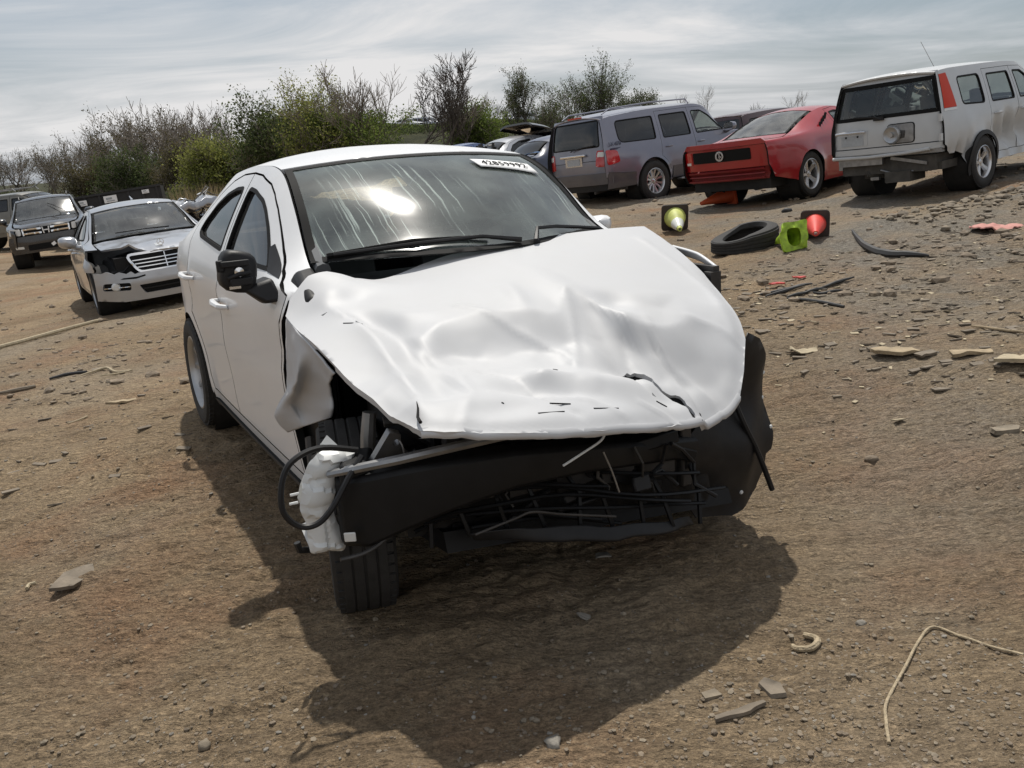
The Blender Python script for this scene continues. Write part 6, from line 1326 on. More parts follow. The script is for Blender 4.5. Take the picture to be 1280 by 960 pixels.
# row continuing left behind the white sedan
tarp=place(simple_car('sedan','navy_paint','parked_car','dark blue sedan with light blue tarp hanging over its rear, left of grey SUV'),3.0,24.4,36)
def make_tarp(car):
    V=[];Fc=[]; n,m_=16,14
    for i in range(n):
        u=i/(n-1)
        for j in range(m_):
            v=j/(m_-1); y=-.95+1.9*u
            if v<.45: x=-3.0-.75*(v/.45); z=1.07-.02*v
            else: x=-3.80-.05*(v-.45); z=1.05-1.1*(v-.45)*(1-.6*abs(u-.4))
            x+=.05*math.sin(u*22+v*5)*v-.02; z+=.03*math.sin(u*14+v*9)
            V.append((x,y,z))
    for i in range(n-1):
        for j in range(m_-1): Fc.append((i*m_+j,i*m_+j+1,(i+1)*m_+j+1,(i+1)*m_+j))
    o=mesh('tarp',V,Fc,'tarp_blue'); solid(o,.004,0); o.matrix_world=car.matrix_world.copy()
    return tag(o,'shiny light blue tarp hanging over the rear of the dark blue sedan','tarp')
make_tarp(tarp)
wreck=place(simple_car('sedan','silver_paint','wrecked_car','silver wrecked sedan behind the white car roof, rear glass missing',glassm='glass_side'),2.0,27.0,36)
m=MB(); rn=random.Random(3)
for k in range(16):
    a=Matrix.Rotation(rn.uniform(0,3),3,'X')@Matrix.Rotation(rn.uniform(0,3),3,'Z'); m.box((-2.9+rn.uniform(-.5,.4),rn.uniform(-.6,.6),1.12+rn.uniform(-.06,.18)),(rn.uniform(.15,.45),rn.uniform(.03,.12),.02),rot=a)
m.build('loose_trim','dark_steel',wreck)
place(simple_car('sedan','blue_paint','parked_car','blue sedan whose roof just shows above the white sedan',glassm='glass_side'),.3,31.0,36)
place(simple_car('suv','black_paint','parked_suv','black SUV with raised tailgate, partly hidden left of the grey SUV',lift_gate=True),4.4,28.6,36,dz=.42)
place(simple_car('suv','beige_paint','parked_suv','beige roofed SUV far behind the raised black tailgate'),3.2,35.5,30,dz=.1)
place(simple_car('suv','maroon_paint','parked_suv','dark maroon SUV roof showing between grey SUV and red coupe'),9.2,28.0,38,dz=.50)
place(simple_car('sedan','white_paint','parked_car','white sedan mostly hidden behind the red coupe roof',glassm='glass_clear'),11.4,23.6,40,dz=1.02)
oldv=place(simple_car('suv','beige_paint','old_suv','pale beige old SUV with roof rack at far left edge',glassm='glass_side'),-14.6,31.5,-8,dz=-.55)
m=MB()
for s_ in (-1,1): m.tube([(-1.4,s_*.62,1.74),(-1.5,s_*.62,1.84),(-3.3,s_*.62,1.84),(-3.4,s_*.62,1.72)],.02,6)
for x in (-1.6,-2.4,-3.2): m.tube([(x,-.62,1.84),(x,.62,1.84)],.016,6)
m.tube([(-1.55,.6,1.85),(-1.1,.5,2.0)],.02,6); m.build('roof_rack','steel',oldv)
# far row of vehicles on the bank
rnd=random.Random(11)
base_far=simple_car('sedan','white_paint','parked_car','white car in the far row on the bank among bare trees',group='far cars on the bank'); base_far2=simple_car('suv','silver_paint','parked_car','silver van-like car in the far row on the bank',group='far cars on the bank'); base_far3=simple_car('suv','navy_paint','parked_car','dark car in the far row on the bank',group='far cars on the bank')
names_far=['white car in the far row, seen between the green tree and the bare tree','white car in the far row left of the tall bare tree','white car in the far row just right of the tall bare tree','silver van-like car in the far row, fourth from the left','white car in the far row left of the round green bush','dark car in the far row beside the round green bush','silver car in the far row right of the round green bush','dark car in the far row under the thin upright tree','white car in the far row near the raised black tailgate']
_first={}
for k,(px,dist,kind) in enumerate(((447,122,0),(476,126,0),(520,118,0),(546,120,1),(567,128,0),(592,124,2),(633,118,1),(652,130,2),(672,122,0))):
    src=(base_far,base_far2,base_far3)[kind]
    o=src if kind not in _first else copy_tree(src); _first[kind]=1
    x=(px+22-640)/1125*dist*.968; o['label']=names_far[k]; o['group']='far cars on the bank'
    place(o,x,dist,rnd.choice((20,200,150,-30,90)),dz=gz(x,dist)-.05,tilt=.0)
# black trailer behind the silver saloon
def make_trailer():
    r=empty('dump_trailer',label='long black steel trailer with white placards behind silver saloon',cat='trailer')
    m=MB(); L,W_,h=3.3,1.0,1.0
    for s_ in (-1,1): m.box((0,s_*W_,.62+h/2),(L,.05,h))
    m.box((-L/2,0,.62+h/2),(.05,2*W_,h)); m.box((L/2,0,.62+h/2),(.05,2*W_,h)); m.box((0,0,.62),(L,2*W_,.06)); m.build('body','trailer_black',r,False)
    for s_ in (-1,1):
        for k in range(8): 
            b=MB(); b.box((-L/2+.1+k*(L-.2)/7,s_*(W_+.055),.62+h/2),(.07,.06,h)); b.build('post','trailer_black',r,False)
        b=MB(); b.box((0,s_*(W_+.05),.62+h),(L+.06,.12,.07)); b.build('top_rail','trailer_black',r,False)
        for x in (-.5,.5): wheel(r,(x,s_*(W_-.16),.36),s_,.36,.22,.2,'steel')
    for (x,z,w,hh) in ((-.75,1.42,.26,.17),(.1,1.42,.40,.22),(1.2,1.48,.22,.12)):
        b=MB(); b.box((x,-W_-.10,z),(w,.02,hh)); p=b.build('placard','paper_white',r,False)
        b=MB(); b.box((x-w*.1,-W_-.112,z+.02),(w*.45,.008,hh*.3)); b.box((x,-W_-.112,z-hh*.25),(w*.6,.008,hh*.14)); b.build('placard_print','plate_grey',p,False)
    m=MB(); m.box((2.1,0,.55),(.9,.1,.1)); m.build('drawbar','trailer_black',r,False)
    return r
pm('trailer_black',(.012,.012,.013),.5,var=.3,vs=3,dust=.1,dustcol=(.06,.05,.04))
place(make_trailer(),-12.9,31.0,17,dz=-.80,tilt=.1)
# crushed car bales behind the rear of the white sedan
def make_bale():
    r=empty('crushed_car_stack',label='stack of flattened silver and black car wrecks behind the white sedan',cat='scrap')
    rn=random.Random(8)
    for lv in range(3):
        V=[];Fc=[]; n,mm=14,9
        for i in range(n):
            for j in range(mm):
                x=-1.9+3.8*i/(n-1); y=-.85+1.7*j/(mm-1); z=.32+lv*.42+.12*float(vnoise(x*2.1+lv*9,y*2.3,lv))+.05*float(vnoise(x*6,y*6,lv+5))-.10*abs(y)
                V.append((x+.12*float(vnoise(y*2,x+lv,3)),y+.14*float(vnoise(x*1.7,lv*3.,2)),z))
        for i in range(n-1):
            for j in range(mm-1): Fc.append((i*mm+j,i*mm+j+1,(i+1)*mm+j+1,(i+1)*mm+j))
        o=mesh('flattened_body',V,Fc,('silver_paint','black_paint','silver_paint')[lv],r); solid(o,.18,-1); bev(o,.02)
    for k in range(26):
        m=MB(); a=[(rn.uniform(-1.9,1.5),rn.uniform(-1,.9),rn.uniform(.3,1.55))]
        for j in range(4): a.append((a[-1][0]+rn.uniform(.1,.5),a[-1][1]+rn.uniform(-.15,.15),a[-1][2]+rn.uniform(-.14,.14)))
        m.tube(a,[.03,.05,.045,.04,.02],6,squash=.35); m.build('bent_strip',('silver_paint','dark_steel','black_plastic')[k%3],r)
    return r
bl=place(make_bale(),-7.55,22.6,55,dz=-.55,tilt=.06); bl.matrix_world=bl.matrix_world@Matrix.Diagonal((.42,.62,.92,1))

# ------------------------------------------------------------------ litter on the dirt
pm('wood_pale',(.36,.30,.20),.85,var=.25,vs=12,bump=.2,bs=60,stretch=(1,6,1))
pm('wood_tan',(.30,.235,.15),.9,var=.25,vs=14,bump=.3,bs=50)
pm('wood_grey',(.17,.14,.105),.9,var=.3,vs=14,bump=.3,bs=50)
pm('stone',(.20,.165,.12),.9,var=.3,vs=20,bump=.4,bs=40)
pm('stone_grey',(.22,.20,.17),.9,var=.3,vs=20,bump=.4,bs=40)
pm('clod',(.19,.15,.108),.95,var=.35,vs=18,bump=.4,bs=60)
pm('rope',(.36,.29,.19),.9,var=.25,vs=40,bump=.5,bs=120)
pm('cone_orange',(.62,.085,.02),.5,var=.15,dust=.3,dustcol=(.25,.16,.1))
pm('cone_lime',(.30,.46,.02),.5,var=.45,vs=16,dust=.3,dustcol=(.25,.25,.1))
pm('cone_red',(.62,.04,.025),.5,var=.15,dust=.2,dustcol=(.25,.12,.08))
pm('cone_yellow',(.48,.52,.12),.55,var=.3,dust=.45,dustcol=(.3,.27,.15))
pm('cone_black',(.03,.022,.02),.7,var=.3,dust=.3,dustcol=(.12,.08,.06))
pm('reflective',(.62,.63,.58),.4,var=.1)
pm('pink_sheet',(.46,.20,.17),.7,var=.2,vs=5,dust=.4,dustcol=(.3,.2,.15))
pm('red_bits',(.45,.05,.04),.35,var=.3)
pm('leather_black',(.02,.019,.018),.6,var=.3)
def on(o,x,y,dz=0.,rz=0.,rx=0.,ry=0.):
    o.location=(x,y,gzr(x,y)+dz); o.rotation_euler=(rx,ry,rz); return o
def cone(label,cone_mat,base_mat,band_mat=None,h=.70,R=.135,bw=.19,sub=''):
    r=empty('traffic_cone',label=label,cat='traffic cone')
    m=MB(); q=roundp([(-bw,-bw),(bw,-bw),(bw,bw),(-bw,bw)],.05,4); n=len(q)
    hole=[(R*.84*math.cos(a),R*.84*math.sin(a)) for a in np.linspace(0,2*math.pi,25)[:-1]]
    vv,T=cdt(subd(q,.04),[hole],.05); V,Fc,_=skin(np.stack([vv[:,0],vv[:,1],.036-.10*np.maximum(0,np.abs(vv).max(1)-bw*.8)],-1),T,.034,(0,0,1)); k0=len(V)
    vb=np.stack([vv[:,0],vv[:,1],0*vv[:,0]],-1); V+=[tuple(p) for p in vb]; Fc+=[tuple(k0+i for i in t[::-1]) if np.cross(vb[t[1]]-vb[t[0]],vb[t[2]]-vb[t[0]])[2]>0 else tuple(k0+i for i in t) for t in T]
    mesh('base',V,Fc,base_mat,r)
    m=MB(); m.lathe([(R,.035),(R*.95,.06),(.035,h-.03),(.028,h),(.018,h),(.022,h-.04),(R*.85,.05)],28,'z'); b=m.build('body',cone_mat,r)
    if band_mat:
        m=MB(); f=lambda z: R*.95+(.035-R*.95)*(z-.06)/(h-.09)
        m.lathe([(f(.30)+.002,.30),(f(.50)+.002,.50)],28,'z'); m.build('reflective_band',band_mat,r)
    return r
def lay(o,x,y,axis,zoff,up=(0,0,1)):
    """put a cone on its side: its axis points along the given direction"""
    a=Vector(axis).normalized(); q=a.to_track_quat('Z','Y'); o.location=(x,y,gzr(x,y)+zoff); o.rotation_mode='QUATERNION'; o.rotation_quaternion=q; return o

lay(cone('dirty yellow and white reflective cone lying with its black base upright','cone_yellow','cone_black','reflective',h=.55,R=.15,bw=.185),2.42,12.75,(-.06,-.95,-.22),.185)
lime=lay(cone('lime green cone lying with its square base towards the camera','cone_lime','cone_lime',h=.45,R=.10,bw=.145),2.96,9.15,(-.10,.96,-.20),.145)
for ch in lime.children:
    for v in ch.data.vertices:
        n_=Vector((float(vnoise(v.co.x*13,v.co.y*13+v.co.z*9,3)),float(vnoise(v.co.y*13,v.co.x*11+v.co.z*8,4)),float(vnoise(v.co.x*15,v.co.y*15,5)))); v.co+=n_*.028
lay(cone('red cone with black square base, lying behind the lime green cone','cone_red','cone_black',h=.5,R=.115,bw=.15),3.36,9.75,(-.30,-.93,-.10),.148)
lay(cone('orange cone lying on its side under the red coupe','cone_orange','cone_orange',h=.60,R=.14,bw=.17),3.92,15.55,(-.93,-.30,-.20),.16)

def flat(name,poly,th,mat,label,cat,x,y,rz=0,bend=.01,seed=1,rx=0,ry=0,dz=.0,group=None):
    """thin irregular piece: outline polygon in metres, bumpy"""
    vv,T=cdt(subd(poly,.02),[],.025); z=bend*vnoise(vv[:,0]*9,vv[:,1]*9,seed)+bend*.6*vnoise(vv[:,0]*25,vv[:,1]*25,seed+4)
    V,Fc,_=skin(np.stack([vv[:,0],vv[:,1],z],-1),T,th,(0,0,1)); o=mesh(name,V,Fc,mat); on(o,x,y,dz+th,rz,rx,ry); return tag(o,label,cat,group)
def stick(name,pts,r,mat,label,cat,n=7,lift=.008,group=None,z=None):
    """polyline lying on the dirt; pts in world x,y"""
    P=np.array(pts,float); t=np.linspace(0,len(P)-1,max(6,len(P)*4)); k=np.clip(t.astype(int),0,len(P)-2); f=(t-k)[:,None]
    g=lambda j: P[np.clip(j,0,len(P)-1)]
    Q=.5*(2*g(k)+(g(k+1)-g(k-1))*f+(2*g(k-1)-5*g(k)+4*g(k+1)-g(k+2))*f**2+(3*g(k)-g(k-1)-3*g(k+1)+g(k+2))*f**3)
    m=MB(); hh=[gzr(a,b)+lift for a,b in Q]
    hh=np.convolve(np.pad(hh,2,'edge'),np.ones(5)/5,'valid')
    rr=r if hasattr(r,'__len__') else [r]*len(Q); rr=np.interp(np.linspace(0,1,len(Q)),np.linspace(0,1,len(rr)),rr)
    m.tube([(a,b,h) for (a,b),h in zip(Q,hh)],list(rr),n); return tag(m.build(name,mat),label,cat,group)
def rock_mesh(seed,n=1):
    rn=random.Random(seed); bm=bmesh.new(); bmesh.ops.create_icosphere(bm,subdivisions=n,radius=1)
    for v in bm.verts:
        k=1+.35*(rn.random()-.5)+.25*float(vnoise(np.array([v.co.x*1.7+seed]),np.array([v.co.y*1.7+v.co.z]),seed)[0]); v.co*=k; v.co.z*=.62
    V=np.array([v.co[:] for v in bm.verts]); Fc=[tuple(v.index for v in f.verts) for f in bm.faces]; bm.free(); return V,Fc

def make_tyre():
    m=MB(); R,h=.33,.12; prof=[(.20,-h*.7),(.215,-h),(.27,-h*1.05),(.315,-h*.95)]
    for a,b in ((-.80,-.42),(-.34,-.04),(.04,.34),(.42,.80)): prof+=[(R-.008,a*h),(R,a*h+.004),(R,b*h-.004),(R-.008,b*h)]
    prof+=[(.315,h*.95),(.27,h*1.05),(.215,h),(.20,h*.7),(.205,h*.6),(.24,h*.75),(.29,h*.7),(.305,0),(.29,-h*.7),(.24,-h*.75)]
    m.lathe(prof,56,'z',closed=True)
    V=[]
    for x,y,z in m.V:
        a=math.atan2(y,x); k=1+.10*math.cos(2*a+.6); V.append((x*k,y*k,(z+h)*(1+.28*math.cos(a-.3))*(1-.25*max(0,math.cos(a-2.9)))))
    m.V=V; o=m.build('scrap_tyre','tyre'); return o
o=on(make_tyre(),2.63,9.85,-.01,.2); tag(o,'worn squashed tyre lying flat on the dirt left of the lime cone','tyre')
stick('rubber_trim_strip',[(3.74,9.68),(3.52,8.84),(3.45,8.2),(3.55,7.95),(3.69,7.80)],[.012,.03,.04,.035,.01],'leather_black','black curved rubber strip on the dirt right of the cones','trim',lift=.02)
flat('pink_panel',[(-.24,-.14),(-.05,-.20),(.24,-.16),(.20,.14),(-.02,.22),(-.2,.08)],.012,'pink_sheet','flat dusty pink sheet lying in front of the silver boxy SUV','sheet',4.70,8.68,.3,.03,3,dz=.02)
flat('red_fragment',[(-.07,-.03),(.06,-.04),(.07,.03),(-.05,.04)],.01,'red_bits','small red plastic fragment, left one beside dark strips','fragment',2.26,7.46,.4,.01,5,dz=.02)
flat('red_fragment',[(-.06,-.03),(.05,-.03),(.06,.03),(-.05,.03)],.01,'red_bits','small red plastic fragment, right one beyond dark strips','fragment',2.50,7.62,.1,.01,6,dz=.02)
rn=random.Random(5)
for k in range(7):
    a=rn.uniform(-.4,.5); x=2.20+.075*k+rn.uniform(-.05,.05); y=7.28-.09*(k%3)-rn.uniform(0,.12); L=rn.uniform(.09,.2)
    stick('dark_strip',[(x-L*math.cos(a),y-L*math.sin(a)),(x,y+rn.uniform(-.03,.03)),(x+L*math.cos(a),y+L*math.sin(a))],[.006,.016,.006],'leather_black','dark plastic strip in the heap beside the red fragments','trim',group='dark strips heaped on the dirt',lift=.014)
stick('dark_stick',[(2.18,6.91),(2.29,6.62),(2.40,6.32)],[.008,.014,.010],'leather_black','dark straight rod lying in front of the strip heap','rod',lift=.012)
flat('wood_scrap',[(-.13,-.05),(.02,-.07),(.14,-.03),(.12,.05),(-.02,.035),(-.12,.05)],.02,'wood_tan','tan broken board with hollow middle on right dirt','wood scrap',2.16,4.92,.0,.012,7,dz=.01)
flat('wood_scrap',[(-.12,-.03),(.11,-.035),(.13,.03),(-.10,.045)],.02,'wood_tan','long tan board piece right of the hollow board','wood scrap',2.50,4.74,.1,.012,8,dz=.01)
flat('wood_scrap',[(-.10,-.05),(.12,-.06),(.12,.05),(-.06,.06)],.018,'wood_pale','pale curled board piece at the right picture edge','wood scrap',2.58,4.46,-.4,.02,9,dz=.01)
flat('wood_scrap',[(-.07,-.03),(.06,-.03),(.07,.02),(-.06,.03)],.014,'wood_grey','small grey wood chip left of the long tan board','wood scrap',2.31,4.86,.5,.012,18,dz=.01)
stick('thin_stick',[(2.79,5.30),(2.90,5.10),(3.02,4.92)],[.006,.009,.006],'wood_tan','thin tan stick at the right edge above the boards','stick',lift=.012)
flat('paper_scrap',[(-.09,-.05),(.0,-.07),(.09,-.02),(.07,.06),(-.02,.03),(-.08,.06)],.006,'wood_pale','crumpled pale scrap on the dirt right of the hood','scrap',1.76,5.24,-.3,.03,11,dz=.02)
o=flat('flat_stone',[(-.06,-.03),(.04,-.035),(.07,.0),(.04,.035),(-.05,.03)],.02,'stone','grey flat stone at the right edge below the boards','stone',2.10,3.66,.1,.012,12,dz=.0)
stick('rope',[(.815,1.785),(.835,1.85),(.87,1.93),(.99,2.10),(1.08,2.22),(1.16,2.305),(1.20,2.24),(1.25,2.16),(1.31,2.09),(1.4,2.03)],.0042,'rope','tan rope bent like a hook on the dirt at lower right','rope',n=8,lift=.006)
stick('hose_piece',[(.748,2.275),(.755,2.250),(.785,2.238),(.815,2.262),(.818,2.292),(.795,2.318)],[.006,.009,.010,.010,.009,.008],'rope','short tan hose curled like a horseshoe on the dirt','hose',n=8,lift=.011)
flat('flat_stone',[(-.022,-.036),(.018,-.04),(.028,.008),(.0,.04),(-.026,.022)],.012,'wood_grey','dark flat stone below the curled hose','stone',.62,2.04,.2,.006,13)
flat('flat_stone',[(-.024,-.013),(.024,-.016),(.02,.016),(-.02,.013)],.010,'stone','small greenish grey flat stone at the shadow edge','stone',.46,2.03,.3,.005,14)
flat('bark_piece',[(-.075,-.012),(.02,-.012),(.08,.012),(.075,.020),(-.02,.006),(-.07,.002)],.010,'wood_grey','split brown bark sliver at lower right','bark',.51,1.93,.28,.008,15)
stick('long_stick',[(-6.4,10.2),(-6.0,10.58),(-5.66,10.98),(-5.22,11.48)],[.02,.026,.026,.02],'wood_pale','long pale stick on the dirt at the left edge','stick',lift=.03)
stick('twig',[(-3.74,7.66),(-3.58,7.78),(-3.42,7.62),(-3.24,7.54)],[.006,.012,.011,.008],'wood_pale','thin forked pale twig on left dirt','twig',lift=.02)
stick('twig',[(-3.26,7.55),(-3.36,7.47),(-3.47,7.42)],[.006,.008,.004],'wood_pale','short pale side twig below the forked twig','twig',lift=.014)
flat('wood_chip',[(-.11,-.03),(.03,-.04),(.12,.01),(.10,.04),(-.04,.02)],.015,'wood_tan','tan wood chip right of centre on left dirt','wood scrap',-2.80,6.27,.3,.01,16)
stick('dark_stick',[(-4.34,7.42),(-4.2,7.52),(-4.12,7.60)],[.012,.02,.014],'wood_grey','dark twisted stick at the far left edge','stick',lift=.015)
stick('dark_stick',[(-4.08,7.78),(-3.96,7.86),(-3.78,7.86)],[.01,.016,.012],'leather_black','short dark stick above the twisted stick','stick',lift=.014)
flat('flat_stone',[(-.02,-.09),(.055,-.06),(.07,.06),(.03,.12),(-.035,.03)],.014,'wood_grey','brown leaf-shaped flat slab on lower left dirt','slab',-1.69,3.08,-.1,.008,17,ry=.12,dz=.01)
stick('white_scrap',[(-1.88,3.13),(-1.885,3.16),(-1.865,3.17)],.007,'wood_pale','tiny white bent scrap left of the leaf-shaped slab','scrap',lift=.01)
stick('thin_stick',[(-2.94,5.72),(-2.86,5.84)],[.004,.007],'wood_pale','tiny pale stick on middle left dirt','stick',lift=.01)
m=MB(); 
flat('shell_fragment',[(-.022,-.018),(.018,-.022),(.024,.012),(.0,.024),(-.03,.008)],.004,'stone_grey','pale curved fragment in the shadow before the bumper','fragment',.185,2.50,.2,.012,19,ry=.5,dz=.008)
flat('plastic_fragment',[(-.03,-.018),(.028,-.02),(.02,.02),(-.024,.015)],.006,'stone_grey','small grey fragment in deep shadow beneath the hood','fragment',.285,2.95,.1,.006,20)
def one_rock(x,y,s,label,mat='stone',seed=1):
    V,Fc=rock_mesh(seed,2); o=mesh('rock',V*s,Fc,mat); on(o,x,y,s*.25,seed); return tag(o,label,'rock')
one_rock(4.06,12.96,.07,'small dark rock on bare dirt below the red coupe','leather_black',31)
one_rock(.045,1.86,.022,'pale pebble at the bottom edge by the shadow','stone_grey',32)
one_rock(.98,2.37,.016,'grey pebble above the rope bend','stone_grey',33)
one_rock(-.86,2.05,.018,'squarish pebble at lower left','stone',34)
one_rock(1.52,3.64,.028,'dark rock on right dirt below the hood side','clod',35)
# loose stones and crumbs nobody could count
def scatter(name,mat,label,pts,seed):
    rn=np.random.RandomState(seed); protos=[rock_mesh(100+seed*7+k,1) for k in range(5)]
    V=[];F_=[];n0=0
    pts=np.array(pts); zz=terrain(pts[:,0],pts[:,1])+rough(pts[:,0],pts[:,1])
    for (x,y,s),z in zip(pts,zz):
        P,Fc=protos[rn.randint(5)]; a=rn.rand()*6.28; c,s_=math.cos(a),math.sin(a)
        Q=P*s*np.array([1+.5*rn.rand(),1,.7+.5*rn.rand()]); Q=np.stack([Q[:,0]*c-Q[:,1]*s_+x,Q[:,0]*s_+Q[:,1]*c+y,Q[:,2]+z+s*.22],-1)
        V.append(Q); F_.append(np.array(Fc)+n0); n0+=len(Q)
    V=np.concatenate(V); F_=np.concatenate(F_)
    o=mesh(name,V,F_,mat,None,False); return tag(o,label,'stones',kind='stuff')
R_=np.random.RandomState(7)
def dens(n,smin,smax,patch=.0,yr=(1.55,7.5),seed=0):
    out=[]
    while len(out)<n:
        k=4000; y=yr[0]+(yr[1]-yr[0])*R_.rand(k)**1.7; x=(R_.rand(k)*2-1)*(.66*y+.25)
        d=.5+.5*vnoise(x*1.1+seed,y*1.1,71+seed)+patch*np.exp(-((x-.85)/.42)**2-((y-2.1)/.32)**2)*3+patch*np.exp(-((x+.9)/.2)**2-((y-2.05)/.2)**2)*2.0
        ok=R_.rand(k)<d*.45; s=smin+(smax-smin)*R_.rand(k)**3.2
        out+=list(zip(x[ok],y[ok],s[ok]*(.75+.10*y[ok])))
    return out[:n]
scatter('dirt_crumbs','clod','brown dirt crumbs scattered over the yard',dens(4200,.002,.009,.8),1)
scatter('gravel','stone','brown gravel scattered over the yard',dens(2600,.002,.0095,1.6,seed=3),2)
scatter('pale_gravel','stone_grey','pale grey gravel scattered over the yard',dens(900,.002,.007,1.4,seed=5),3)
far=[]
for k in range(1700):
    y=6.5+14*R_.rand()**1.3; x=(R_.rand()*2-1)*(.62*y); far.append((x,y,.010+.045*R_.rand()**4))
scatter('far_clods','clod','dirt clods on the farther yard ground',far,4)
rub=[]
for k in range(900):
    x=4.3+4.6*R_.rand(); y=10.5+.22*(x-6.5)+R_.randn()*.55; rub.append((x,y,.012+.05*R_.rand()**3))
scatter('rubble','stone','grey brown rubble ridge in front of the silver boxy SUV',rub[:450],5); scatter('rubble','wood_grey','dark stones in the rubble ridge before the boxy SUV',rub[450:],6)
# bits of debris: flat slivers pressed into the dirt on the right
sl=MB(); rn=random.Random(12)
for k in range(900):
    if k<680: x=1.6+3.4*rn.random(); y=4.2+4.6*rn.random()
    else: x=-5.2+4.2*rn.random(); y=4.0+6*rn.random()
    if abs(x)>.62*y: continue
    a=rn.gauss(.1,.5); L=rn.uniform(.015,.09); w=L*rn.uniform(.15,.5); z=gzr(x,y)+.006
    sl.box((x,y,z),(L,w,.008),rot=Matrix.Rotation(a,3,'Z')@Matrix.Rotation(rn.uniform(-.3,.3),3,'X'))
sp_=MB()
for k in range(260):
    x=1.3+3.6*rn.random(); y=3.6+5.4*rn.random()
    if abs(x)>.62*y: continue
    L=rn.uniform(.015,.06); sp_.box((x,y,gzr(x,y)+.006),(L,L*rn.uniform(.25,.7),.005),rot=Matrix.Rotation(rn.uniform(0,3),3,'Z')@Matrix.Rotation(rn.uniform(-.3,.3),3,'X'))
tag(sp_.build('pale_litter','wood_pale',None,False),'small pale flakes of litter on the right side of the yard','litter',kind='stuff')
tag(sl.build('litter_slivers','wood_grey',None,False),'small dark slivers of litter trodden into the dirt','litter',kind='stuff')

# ------------------------------------------------------------------ trees and scrub along the far edge
pm('bark_grey',(.16,.14,.12),.95,var=.25,vs=3)
pm('bark_dark',(.075,.062,.052),.95,var=.25,vs=3)
pm('twig_brown',(.20,.17,.14),.95,var=.25,vs=2)
def leafmat(name,a,b):
    m,N,L,bs=_new(name); oi=N.new('ShaderNodeObjectInfo'); g=N.new('ShaderNodeNewGeometry'); n=N.new('ShaderNodeTexNoise'); n.inputs['Scale'].default_value=.9; n.inputs['Detail'].default_value=3
    tc=N.new('ShaderNodeTexCoord'); L.new(tc.outputs['Object'],n.inputs['Vector'])
    r=N.new('ShaderNodeValToRGB'); e=r.color_ramp.elements; e[0].position=.3; e[1].position=.7; e[0].color=(*a,1); e[1].color=(*b,1)
    ad=N.new('ShaderNodeMix'); ad.data_type='FLOAT'; ad.inputs['Factor'].default_value=.5; L.new(n.outputs['Fac'],ad.inputs['A']); L.new(g.outputs['Random Per Island'],ad.inputs['B']); L.new(ad.outputs['Result'],r.inputs['Fac'])
    L.new(r.outputs['Color'],bs.inputs['Base Color']); bs.inputs['Roughness'].default_value=.8; bs.inputs['Specular IOR Level'].default_value=.15
    tr=N.new('ShaderNodeBsdfTranslucent'); L.new(r.outputs['Color'],tr.inputs['Color']); mx=N.new('ShaderNodeMixShader'); mx.inputs[0].default_value=.5
    out=[q for q in N if q.type=='OUTPUT_MATERIAL'][0]; L.new(bs.outputs[0],mx.inputs[1]); L.new(tr.outputs[0],mx.inputs[2]); L.new(mx.outputs[0],out.inputs['Surface'])
leafmat('leaf_green',(.075,.11,.026),(.17,.215,.052)); leafmat('leaf_yellow',(.15,.17,.036),(.27,.275,.085)); leafmat('leaf_dark',(.045,.064,.024),(.105,.128,.048)); leafmat('leaf_rust',(.060,.056,.026),(.105,.088,.042)); leafmat('leaf_olive',(.052,.066,.028),(.095,.108,.048)); leafmat('dry_reed',(.20,.155,.085),(.30,.24,.14))
def prisms(S):
    """three-sided tapered twigs from segments (p0,p1,r0,r1)"""
    A=np.array([q[0] for q in S]); B=np.array([q[1] for q in S]); r0=np.array([q[2] for q in S])[:,None]; r1=np.array([q[3] for q in S])[:,None]
    t=B-A; t/=np.linalg.norm(t,axis=1,keepdims=True)+1e-9; ref=np.where(np.abs(t[:,2:3])<.9,np.array([[0,0,1.]]),np.array([[1.,0,0]])); u=np.cross(t,ref); u/=np.linalg.norm(u,axis=1,keepdims=True)+1e-9; w=np.cross(t,u)
    V=[]
    for P,r in ((A,r0),(B,r1)):
        for k in range(3): V.append(P+r*(u*math.cos(k*2.0944)+w*math.sin(k*2.0944)))
    V=np.stack(V,1).reshape(-1,3); i=np.arange(len(S))[:,None]*6
    F_=np.concatenate([i+np.array([[k,(k+1)%3,3+(k+1)%3,3+k]]) for k in range(3)],0); return V,F_
def leafquads(P,size,rs):
    n=len(P); a=rs.randn(n,3); a/=np.linalg.norm(a,axis=1,keepdims=True); b=np.cross(a,rs.randn(n,3)); b/=np.linalg.norm(b,axis=1,keepdims=True)+1e-9; c=np.cross(a,b); q=(size*(.6+.75*rs.rand(n)))[:,None]
    V=np.stack([P-b*q,P+c*q*.55,P+b*q,P-c*q*.55],1).reshape(-1,3); return V,np.arange(4*n).reshape(-1,4)
def quadmesh(name,parts,mats,parent=None):
    V=np.concatenate([p[0] for p in parts]); F_=[];n0=0;mi=[]
    for k,(v,f) in enumerate(parts): F_.append(f+n0); n0+=len(v); mi+=[k]*len(f)
    q=np.concatenate(F_); me=bpy.data.meshes.new(name); me.vertices.add(len(V)); me.vertices.foreach_set('co',V.astype(np.float32).ravel()); me.loops.add(q.size); me.loops.foreach_set('vertex_index',q.ravel().astype(np.int32)); me.polygons.add(len(q)); me.polygons.foreach_set('loop_start',np.arange(0,q.size,4,dtype=np.int32)); me.polygons.foreach_set('loop_total',np.full(len(q),4,dtype=np.int32))
    for m_ in mats: me.materials.append(MATS[m_])
    me.polygons.foreach_set('material_index',np.array(mi,dtype=np.int32)); me.update(); me.validate(); o=bpy.data.objects.new(name,me); COL.objects.link(o); o.parent=parent; return o
